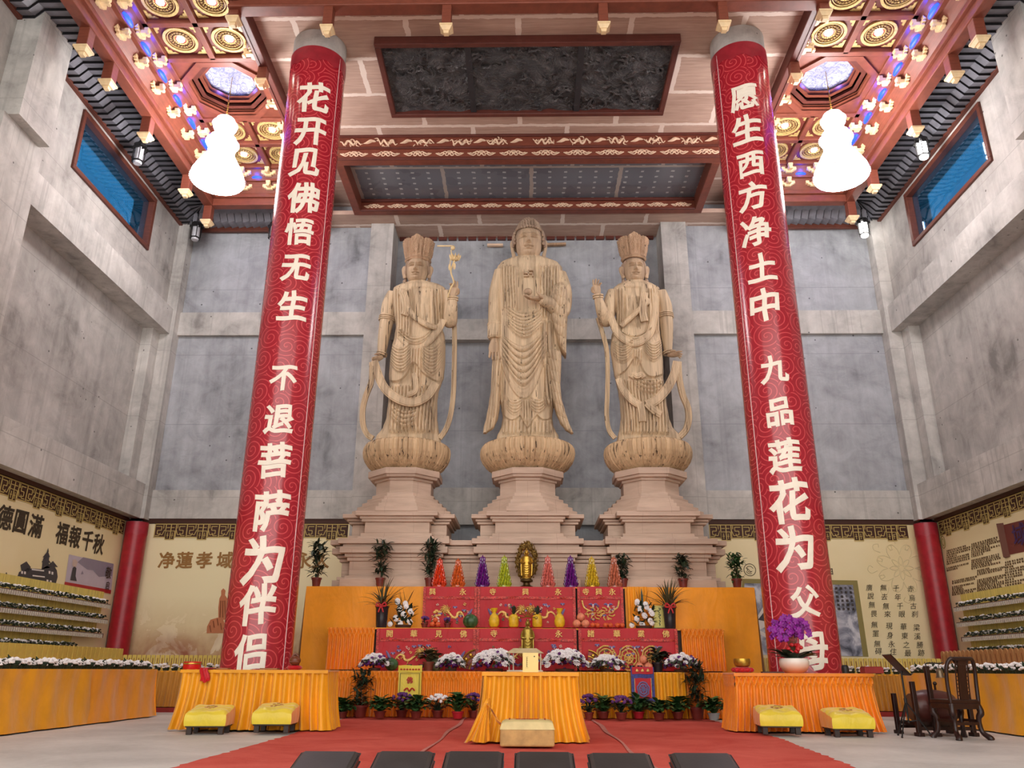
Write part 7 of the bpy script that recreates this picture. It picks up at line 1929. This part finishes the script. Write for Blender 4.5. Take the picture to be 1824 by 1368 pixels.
# right table
t = thing('singing_bowl', 'gold singing bowl on a red cushion at the left end of the right table', 'bowl', base_at(1323, 1195, 13.0, .825))
m = MB(); m.lathe([(.11, 0), (.15, .03), (.15, .05), (.10, .08)], 20)
for k in range(10): m.ball((.13 * math.cos(k * .63), .13 * math.sin(k * .63), .04), .045, .045, .035, 8, 6)
m.build('cushion', C_RED, t)
m = MB(); m.lathe([(.07, .075), (.11, .10), (.125, .15), (.12, .20), (.11, .20), (.112, .15), (.001, .10)], 28, closed=False); m.build('bowl', M_GOLD, t)
b = base_at(1416, 1196, 12.98, .823)
t = thing('potted_orchid', 'magenta orchid in a white and peach ceramic pot before the right column', 'potted plant', b); rn = random.Random(8)
pm = NT('white_peach_ceramic'); z = pm.xyz(pm.coord())[2]; pm.col(pm.ramp(pm.math('DIVIDE', z, .24), [(.1, srgb(224, 140, 92)), (.75, srgb(232, 224, 214))])); pm.set(.25)
m = MB(); m.lathe([(.12, 0), (.17, .03), (.215, .1), (.22, .16), (.205, .21), (.19, .21), (.17, .17), (.001, .16)], 28, closed=False); m.build('pot', pm.mat, t)
m = MB()
for k in range(16):
    a = rn.uniform(0, 6.28); leaf(m, (.04 * math.cos(a), .04 * math.sin(a), .16), (math.cos(a), math.sin(a) * .6, rn.uniform(.5, 1.3)), rn.uniform(.3, .42), .15, .9, 6)
m.build('leaves', M_LEAFD, t)
m = MB(); mf = MB(); mb_ = MB()
for k in range(9):
    sx = (k - 4) / 4; tip = Vector((sx * .21 - .06, -.06 + rn.uniform(-.06, .06), .62 + rn.uniform(0, .10) - abs(sx) * .08)); m.tube(spl([(0, 0, .16), (sx * .08, 0, .5), tip + Vector((0, 0, .08)), tip], 5), .006, 5)
    for q in range(8):
        c = tip + Vector((rn.uniform(-.10, .10), rn.uniform(-.07, .04), rn.uniform(-.10, .14)))
        n_ = Vector((rn.uniform(-.5, .5), -1, rn.uniform(-.2, .4))).normalized(); a1 = n_.cross(Vector((0, 0, 1))).normalized(); a2 = n_.cross(a1)
        for j in range(5):
            d = a1 * math.cos(j * 1.257) + a2 * math.sin(j * 1.257); mf.tube([c, c + d * .03, c + d * .052], [.012, .024, .006], 6, .4)
m.build('stems', M_STEM, t); mf.build('orchid_flowers', M_ORCH, t)
for k in range(12): mb_.ball((rn.uniform(-.1, .12), -.06 + rn.uniform(-.05, .05), rn.uniform(.28, .42)), .035, .03, .03, 6, 5)
mb_.build('red_berries', M_BOW, t)
m = MB(); m.box(-.14, .14, -.1, .1, 0, .085); m.box(-.13, .13, -.09, .09, .085, .1); o = m.build('red_box', plain('dull_red_box', (142, 36, 32), .5), loc=base_at(1553, 1196, 13.1, .823), smooth=False, bevel=.006); tag(o, 'plain red box at the right end of the orange table', 'box')
m = MB(); m.lathe([(.05, 0), (.055, .06), (.05, .1), (.035, .12)], 14); o = m.build('dark_canister', M_BLACK, loc=base_at(1506, 1196, 13.1, .823)); tag(o, 'small black canister beside the column base on the orange table', 'canister')
m = MB(); m.box(-.16, .16, -.06, .06, 0, .02); o = m.build('flat_book', plain('dark_book_cover', (70, 40, 36), .6), loc=base_at(1376, 1196, 12.93, .823), smooth=False); tag(o, 'flat dark book left of the orchid pot', 'book')

# ================================================================== CUSHIONS AND KNEELERS
def cushion(name, loc, w_, d_, h_, lab, mat, side, motif, rz, seed, g):
    t = thing(name, lab, 'kneeling stool', loc, rz, g)
    m = MB()
    for x_ in (-1, 1):
        for y_ in (-1, 1): m.box(x_ * (w_ / 2 - .05) - .035, x_ * (w_ / 2 - .05) + .035, y_ * (d_ / 2 - .05) - .035, y_ * (d_ / 2 - .05) + .035, 0, .1)
    m.box(-w_ / 2, w_ / 2, -d_ / 2, d_ / 2, .09, .13); m.build('wooden_frame', plain('dark_frame_wood', (48, 34, 28), .5), t, smooth=False, bevel=.006)
    rn = random.Random(seed); ph = [rn.uniform(0, 6) for _ in range(6)]
    m = MB()
    def top_(u, v):
        x_ = (u - .5) * 2; y_ = (v - .5) * 2; e = (1 - abs(x_) ** 6) * (1 - abs(y_) ** 6)
        return (x_ * (w_ / 2 + .012), y_ * (d_ / 2 + .012), .13 + h_ * (.62 + .38 * (v)) + .05 * e ** .6 + .006 * math.sin(x_ * 7 + ph[0] + y_ * 3) + .005 * math.sin(y_ * 9 + ph[1] - x_ * 4))
    m.grid(top_, 28, 28)
    def wall_(u, v):
        q = u * 4; k = int(min(3, q)); f_ = q - k; c_ = [(-1, -1), (1, -1), (1, 1), (-1, 1), (-1, -1)]
        x_ = c_[k][0] + (c_[k + 1][0] - c_[k][0]) * f_; y_ = c_[k][1] + (c_[k + 1][1] - c_[k][1]) * f_
        zt = top_((x_ + 1) / 2, (y_ + 1) / 2)[2]; o_ = 1 + .03 * math.sin(v * PI) + (1 - v) * .012 * math.sin(u * 60 + ph[2])
        return (x_ * (w_ / 2 + .012) * o_, y_ * (d_ / 2 + .012) * o_, .11 + (zt - .11) * v)
    n0 = len(m.f); m.grid(wall_, 80, 8)
    for i in range(n0, len(m.f)):
        if ((i - n0) % 80) // 20 in (1, 3): m.m[i] = 1
    m.build('padded_cover', [mat, C_ORANGE], t, smooth=60)
    if motif:
        m = MB()
        for k in range(8):
            a = k * PI / 4; c_ = (.07 * math.cos(a), .07 * math.sin(a)); m.ball((c_[0], c_[1], top_(.5 + c_[0] / w_, .5 + c_[1] / d_)[2]), .028, .028, .006, 8, 4)
        m.ball((0, 0, top_(.5, .5)[2]), .035, .035, .008, 8, 4)
        m.build('embroidered_lotus', plain('faded_pink_embroidery', (196, 140, 90), .5, var=.3, sc_=30), t)
    return t
for i, (xa, ya, w_, lab) in enumerate(((-4.42, 12.02, .52, 'yellow satin kneeling stool, outer one before the left table'), (-3.50, 12.02, .50, 'yellow satin kneeling stool, inner one before the left table'), (3.50, 12.28, .54, 'sagging yellow satin kneeling stool, inner one before the right table'), (4.46, 12.28, .55, 'yellow satin kneeling stool, outer one before the right table'))):
    cushion('kneeling_stool', (xa, ya, 0.028 if abs(xa) < 3.8 else 0.0), w_, .46, .2, lab, C_YEL, None, True, (R(6), R(3), R(-5), R(0))[i], i, 'yellow kneeling stools')
t = cushion('prayer_cushion', (-.01, 10.16, .028), .60, .42, .0, 'square beige prayer cushion before the golden front table', plain('unused', (200, 180, 120), .6), None, False, 0, 9, None)
for c_ in list(t.children): bpy.data.objects.remove(c_)
m = MB(); m.box(-.31, .31, -.2, .2, 0, .19); m.build('base', plain('tan_cushion_side', (186, 150, 92), .6, var=.15, sc_=9), t, smooth=False, bevel=.02)
m = MB(); m.grid(lambda u, v: ((u - .5) * .63, (v - .5) * .41, .18 + .10 * ((1 - (2 * u - 1) ** 8) * (1 - (2 * v - 1) ** 8)) ** .35), 30, 24); m.build('top_pad', plain('cream_cushion_top', (214, 198, 140), .55, var=.1, sc_=5), t)
m = MB()
for k in range(-4, 5): m.ball((k * .03, -.0 + .012 * math.cos(k * 2), .282), .02, .028, .005, 8, 4)
for s in (-1, 1): m.tube(spl([(s * .2, .12, .282), (s * .215, .05, .283), (s * .2, -.02, .283), (s * .21, -.1, .281)], 4), .004, 4)
m.build('embroidery', plain('red_cushion_thread', (170, 60, 50), .6), t)
M_LEATH = NT('black_leatherette'); v = M_LEATH.coord(); M_LEATH.col(M_LEATH.ramp(M_LEATH.noise(v, 3, 4), [(.3, srgb(30, 30, 32)), (.7, srgb(48, 48, 50))])); M_LEATH.bump(M_LEATH.noise(v, 60, 3), .12, .004); M_LEATH = M_LEATH.set(.38, spec=.5)
KN = ((537, 643, 1335), (673, 775, 1335), (795, 897, 1335), (918, 1020, 1336), (1047, 1155, 1338), (1192, 1300, 1338))
KT = .36
ORDK = ('leftmost black leatherette kneeler at the front', 'second black kneeler from the left at the front', 'third black kneeler from the left at the front', 'fourth black kneeler from the left at the front', 'fifth black kneeler from the left at the front', 'rightmost black leatherette kneeler at the front')
for (xa, xb, yy), lab in zip(KN, ORDK):
    a = atZ(xa, yy, KT); b = atZ(xb, yy, KT); w_ = b.x - a.x; D = .72; SL = .27
    t = thing('kneeler', lab, 'kneeler', ((a.x + b.x) / 2, (a.y + b.y) / 2, .022), 0, 'black kneelers in the front row')
    m = MB()
    for x_ in (-1, 1):
        for y_, zz in ((-.06, KT - .12), (-D + .06, KT - .12 - D * SL)): m.box(x_ * (w_ / 2 - .05) - .025, x_ * (w_ / 2 - .05) + .025, y_ - .025, y_ + .025, 0, zz)
    m.build('frame', M_BLACK, t, smooth=False)
    m = MB(); zt, zb = KT - .022, KT - .115
    m.add([(x_ * w_ / 2, y_, z_ + y_ * SL) for z_ in (zb, zt) for x_, y_ in ((-1, -D), (1, -D), (1, 0), (-1, 0))], [(3, 2, 1, 0), (4, 5, 6, 7), (0, 1, 5, 4), (1, 2, 6, 5), (2, 3, 7, 6), (3, 0, 4, 7)])
    m.build('padded_seat', M_LEATH, t, bevel=.03)
    m = MB()
    for zz in (zb + .022, zt - .024): m.tube([(x_ * (w_ / 2 + .001), y_, zz + y_ * SL) for x_, y_ in ((-1, -D), (1, -D), (1, .001), (-1, .001), (-1, -D))], .005, 5)
    m.build('piping', M_BLACK, t)

# ================================================================== CHAIR, DRUM, MUSIC STAND
M_EBONY = plain('dark_rosewood', (44, 24, 20), .35, var=.25, sc_=4, stretch=(6, 6, 1))
ch = thing('wooden_chair', 'dark rosewood high-backed chair turned to the altar by the right counter', 'chair', (5.84, 11.95, 0), R(13))
# chair seen from behind: back at -Y
W2, D2, SH = .235, .205, .50
m = MB(); m.box(-W2, W2, -D2, D2, SH - .055, SH); m.build('seat', M_EBONY, ch, smooth=False, bevel=.012)
m = MB(); m.box(-W2 + .02, W2 - .02, -D2 - .008, -D2 + .02, SH - .12, SH - .05); m.box(-W2 + .02, W2 - .02, D2 - .02, D2 + .008, SH - .12, SH - .05)
for s in (-1, 1): m.box(s * (W2 - .0) - .012, s * (W2 - .0) + .012, -D2 + .02, D2 - .02, SH - .12, SH - .05)
m.build('apron', M_EBONY, ch, smooth=False, bevel=.006)
for x_ in (-1, 1):
    for y_ in (-1, 1):
        m = MB(); q = .05 if y_ < 0 else .02
        m.tube(spl([(x_ * (W2 - .035), y_ * (D2 - .035), SH - .06), (x_ * (W2 - .015), y_ * (D2 - .015), SH - .16), (x_ * (W2 - .045), y_ * (D2 - .04), .26), (x_ * (W2 - .035), y_ * (D2 - .03), .1), (x_ * (W2 + .0), y_ * (D2 + q), .03), (x_ * (W2 + .015), y_ * (D2 + q + .01), 0)], 5), [.042] * 6 + [.044, .042, .04, .037, .034] + [.031] * 5 + [.032, .034, .036, .038, .04] + [.042] * 5, 10); m.build('leg', M_EBONY, ch)
m = MB(); m.bar((-W2 + .04, -D2 + .03, .2), (W2 - .04, -D2 + .03, .2), .025, .035); m.bar((-W2 + .04, D2 - .03, .2), (W2 - .04, D2 - .03, .2), .025, .035)
for s in (-1, 1): m.bar((s * (W2 - .04), -D2 + .03, .23), (s * (W2 - .04), D2 - .03, .23), .025, .035)
m.build('stretcher', M_EBONY, ch, smooth=False)
HB = 1.02
m = MB()
m.tube(spl([(-W2 + .02, -D2 + .02, SH - .02), (-W2 + .01, -D2 + .015, .7), (-W2 + .015, -D2 - .01, .9), (-W2 + .06, -D2 - .04, 1.01), (-.10, -D2 - .055, HB), (.10, -D2 - .055, HB), (W2 - .06, -D2 - .04, 1.01), (W2 - .015, -D2 - .01, .9), (W2 - .01, -D2 + .015, .7), (W2 - .02, -D2 + .02, SH - .02)], 8), .026, 10)
m.grid(lambda u, v: ((u - .5) * 2 * (.13 - .045 * v), -D2 - .05 + .02 * (1 - v), HB - .0 - .08 * v), 8, 4); m.grid(lambda u, v: ((u - .5) * 2 * (.13 - .045 * v), -D2 - .03 + .02 * (1 - v), HB - .0 - .08 * v), 8, 4); m.build('back_frame', M_EBONY, ch)
m = MB(); m.grid(lambda u, v: ((u - .5) * .13, -D2 + .015 - .065 * v ** 1.5 - .012, SH + (HB - SH) * v), 6, 16); m.grid(lambda u, v: ((u - .5) * -.13, -D2 + .015 - .065 * v ** 1.5 + .006, SH + (HB - SH) * v), 6, 16)
for s in (-1, 1):
    m.tube([(s * .095, -D2 + .015 - .065 * (k / 10) ** 1.5, SH + (HB - SH) * k / 10) for k in range(11)], .009, 6)
    for k in range(10):
        z_ = SH + .05 + (HB - SH - .08) * k / 9; y_ = -D2 + .015 - .065 * ((z_ - SH) / (HB - SH)) ** 1.5; m.bar((s * .065, y_, z_), (s * .095, y_, z_), .012)
m.build('back_splat', M_EBONY, ch)

# barrel drum lying in its frame with a hanging bell
dr = thing('temple_drum', 'dark barrel drum lying in a wooden frame with small hanging bell', 'drum', (5.84, 12.66, 0), R(6))
ZC = .37
m = MB(); prof = [(.17, -.31), (.21, -.24), (.235, -.1), (.24, 0), (.235, .1), (.21, .24), (.17, .31)]
vs = [(z_, r_ * math.cos(2 * PI * j / 32), ZC + r_ * math.sin(2 * PI * j / 32)) for r_, z_ in prof for j in range(32)]
m.add(vs, [(i * 32 + j, i * 32 + (j + 1) % 32, (i + 1) * 32 + (j + 1) % 32, (i + 1) * 32 + j) for i in range(6) for j in range(32)]); m.build('barrel', plain('drum_brown', (84, 40, 34), .35, var=.15, sc_=4), dr)
for s in (-1, 1):
    m = MB(); m.add([(s * .312, .168 * math.cos(2 * PI * j / 32), ZC + .168 * math.sin(2 * PI * j / 32)) for j in range(32)], [tuple(range(32)) if s > 0 else tuple(range(31, -1, -1))])
    m.tube([(s * .30, .176 * math.cos(2 * PI * j / 28), ZC + .176 * math.sin(2 * PI * j / 28)) for j in range(29)], .01, 5, cap=False)
    m.build('drumhead', plain('drum_hide', (120, 84, 60), .5), dr)
for x_, y_, hh in ((-.40, -.27, .72), (-.40, .27, .55), (-.16, -.29, .93), (.40, -.27, .55), (.40, .27, .55)):
    m = MB(); m.box(x_ - .03, x_ + .03, y_ - .03, y_ + .03, 0, hh); m.box(x_ - .04, x_ + .04, y_ - .07, y_ + .07, 0, .05); m.build('leg', M_EBONY, dr, smooth=False, bevel=.006)
m = MB()
for y_ in (-.27, .27): m.bar((-.40, y_, .1), (.40, y_, .1), .035, .045)
for x_ in (-.40, .40): m.bar((x_, -.27, .16), (x_, .27, .16), .035, .045)
for y_ in (-.20, .20): m.bar((-.40, y_, .16), (.40, y_, .16), .035, .04)
m.build('frame_rail', M_EBONY, dr, smooth=False)
m = MB(); m.tube(spl([(-.16, -.29, .93), (-.16, -.29, .96), (-.10, -.29, .97), (.04, -.29, .965), (.10, -.29, .975)], 5), .009, 6); m.tube([(.03, -.29, .965), (.03, -.29, .89)], .005, 5); m.build('bell_arm', M_BLACK, dr)
m = MB(); m.lathe([(.018, .90), (.036, .885), (.046, .85), (.05, .80), (.064, .77), (.055, .77), (.001, .81)], 18, (.03, -.29, 0), closed=False); m.build('bell', plain('old_bronze_bell', (120, 104, 84), .35, metal=.7), dr)
m = MB(); m.tube(spl([(.10, .0, .60), (.10, .0, .66), (.11, 0, .70)], 4), .018, 6); m.ball((.105, 0, .69), .032, .028, .028, 8, 6); m.build('carved_finial', M_EBONY, dr)

# music stand
ms = thing('music_stand', 'black folding music stand holding a yellow score beside the orange table', 'music stand', (5.28, 12.2, 0), R(80))
m = MB(); m.tube([(0, 0, .18), (0, 0, .86)], .013, 8); m.tube([(0, 0, .42), (0, 0, .5)], .022, 8); m.build('pole', M_BLACK, ms)
for k in range(3):
    a = k * 2 * PI / 3 + .4; m = MB(); m.tube([(0, 0, .46), (.27 * math.cos(a), .27 * math.sin(a), .012)], .010, 6); m.tube([(0, 0, .2), (.16 * math.cos(a), .16 * math.sin(a), .22)], .007, 5); m.ball((.27 * math.cos(a), .27 * math.sin(a), .012), .016, .016, .012, 6, 5); m.build('leg', M_BLACK, ms)
m = MB()
tilt = R(50)
def dk(x_, q, o_=0.0): return (x_, -.06 + q * math.cos(tilt) - o_ * math.sin(tilt), .80 + q * math.sin(tilt) + o_ * math.cos(tilt))
for o_ in (0, .012): m.add([dk(-.25, 0, o_), dk(.25, 0, o_), dk(.25, .36, o_), dk(-.25, .36, o_)], [(0, 1, 2, 3)])
m.add([dk(-.25, 0, 0), dk(.25, 0, 0), dk(.25, 0, .06), dk(-.25, 0, .06)], [(0, 1, 2, 3)]); m.add([dk(-.25, .36, 0), dk(.25, .36, 0), dk(.25, .36, .012), dk(-.25, .36, .012)], [(0, 1, 2, 3)])
m.build('desk', M_BLACK, ms, smooth=False)
sc_b = thing('music_score', 'yellow covered score resting on the music stand', 'book', (5.28, 12.2, 0), R(80))
m = MB(); P8 = [dk(x_, q, o_) for o_ in (.016, .04) for x_, q in ((-.16, .01), (.16, .01), (.16, .27), (-.16, .27))]; m.add(P8, [(3, 2, 1, 0), (4, 5, 6, 7), (0, 1, 5, 4), (1, 2, 6, 5), (2, 3, 7, 6), (3, 0, 4, 7)])
m.build('cover', plain('score_yellow', (206, 176, 84), .5), sc_b, smooth=False)
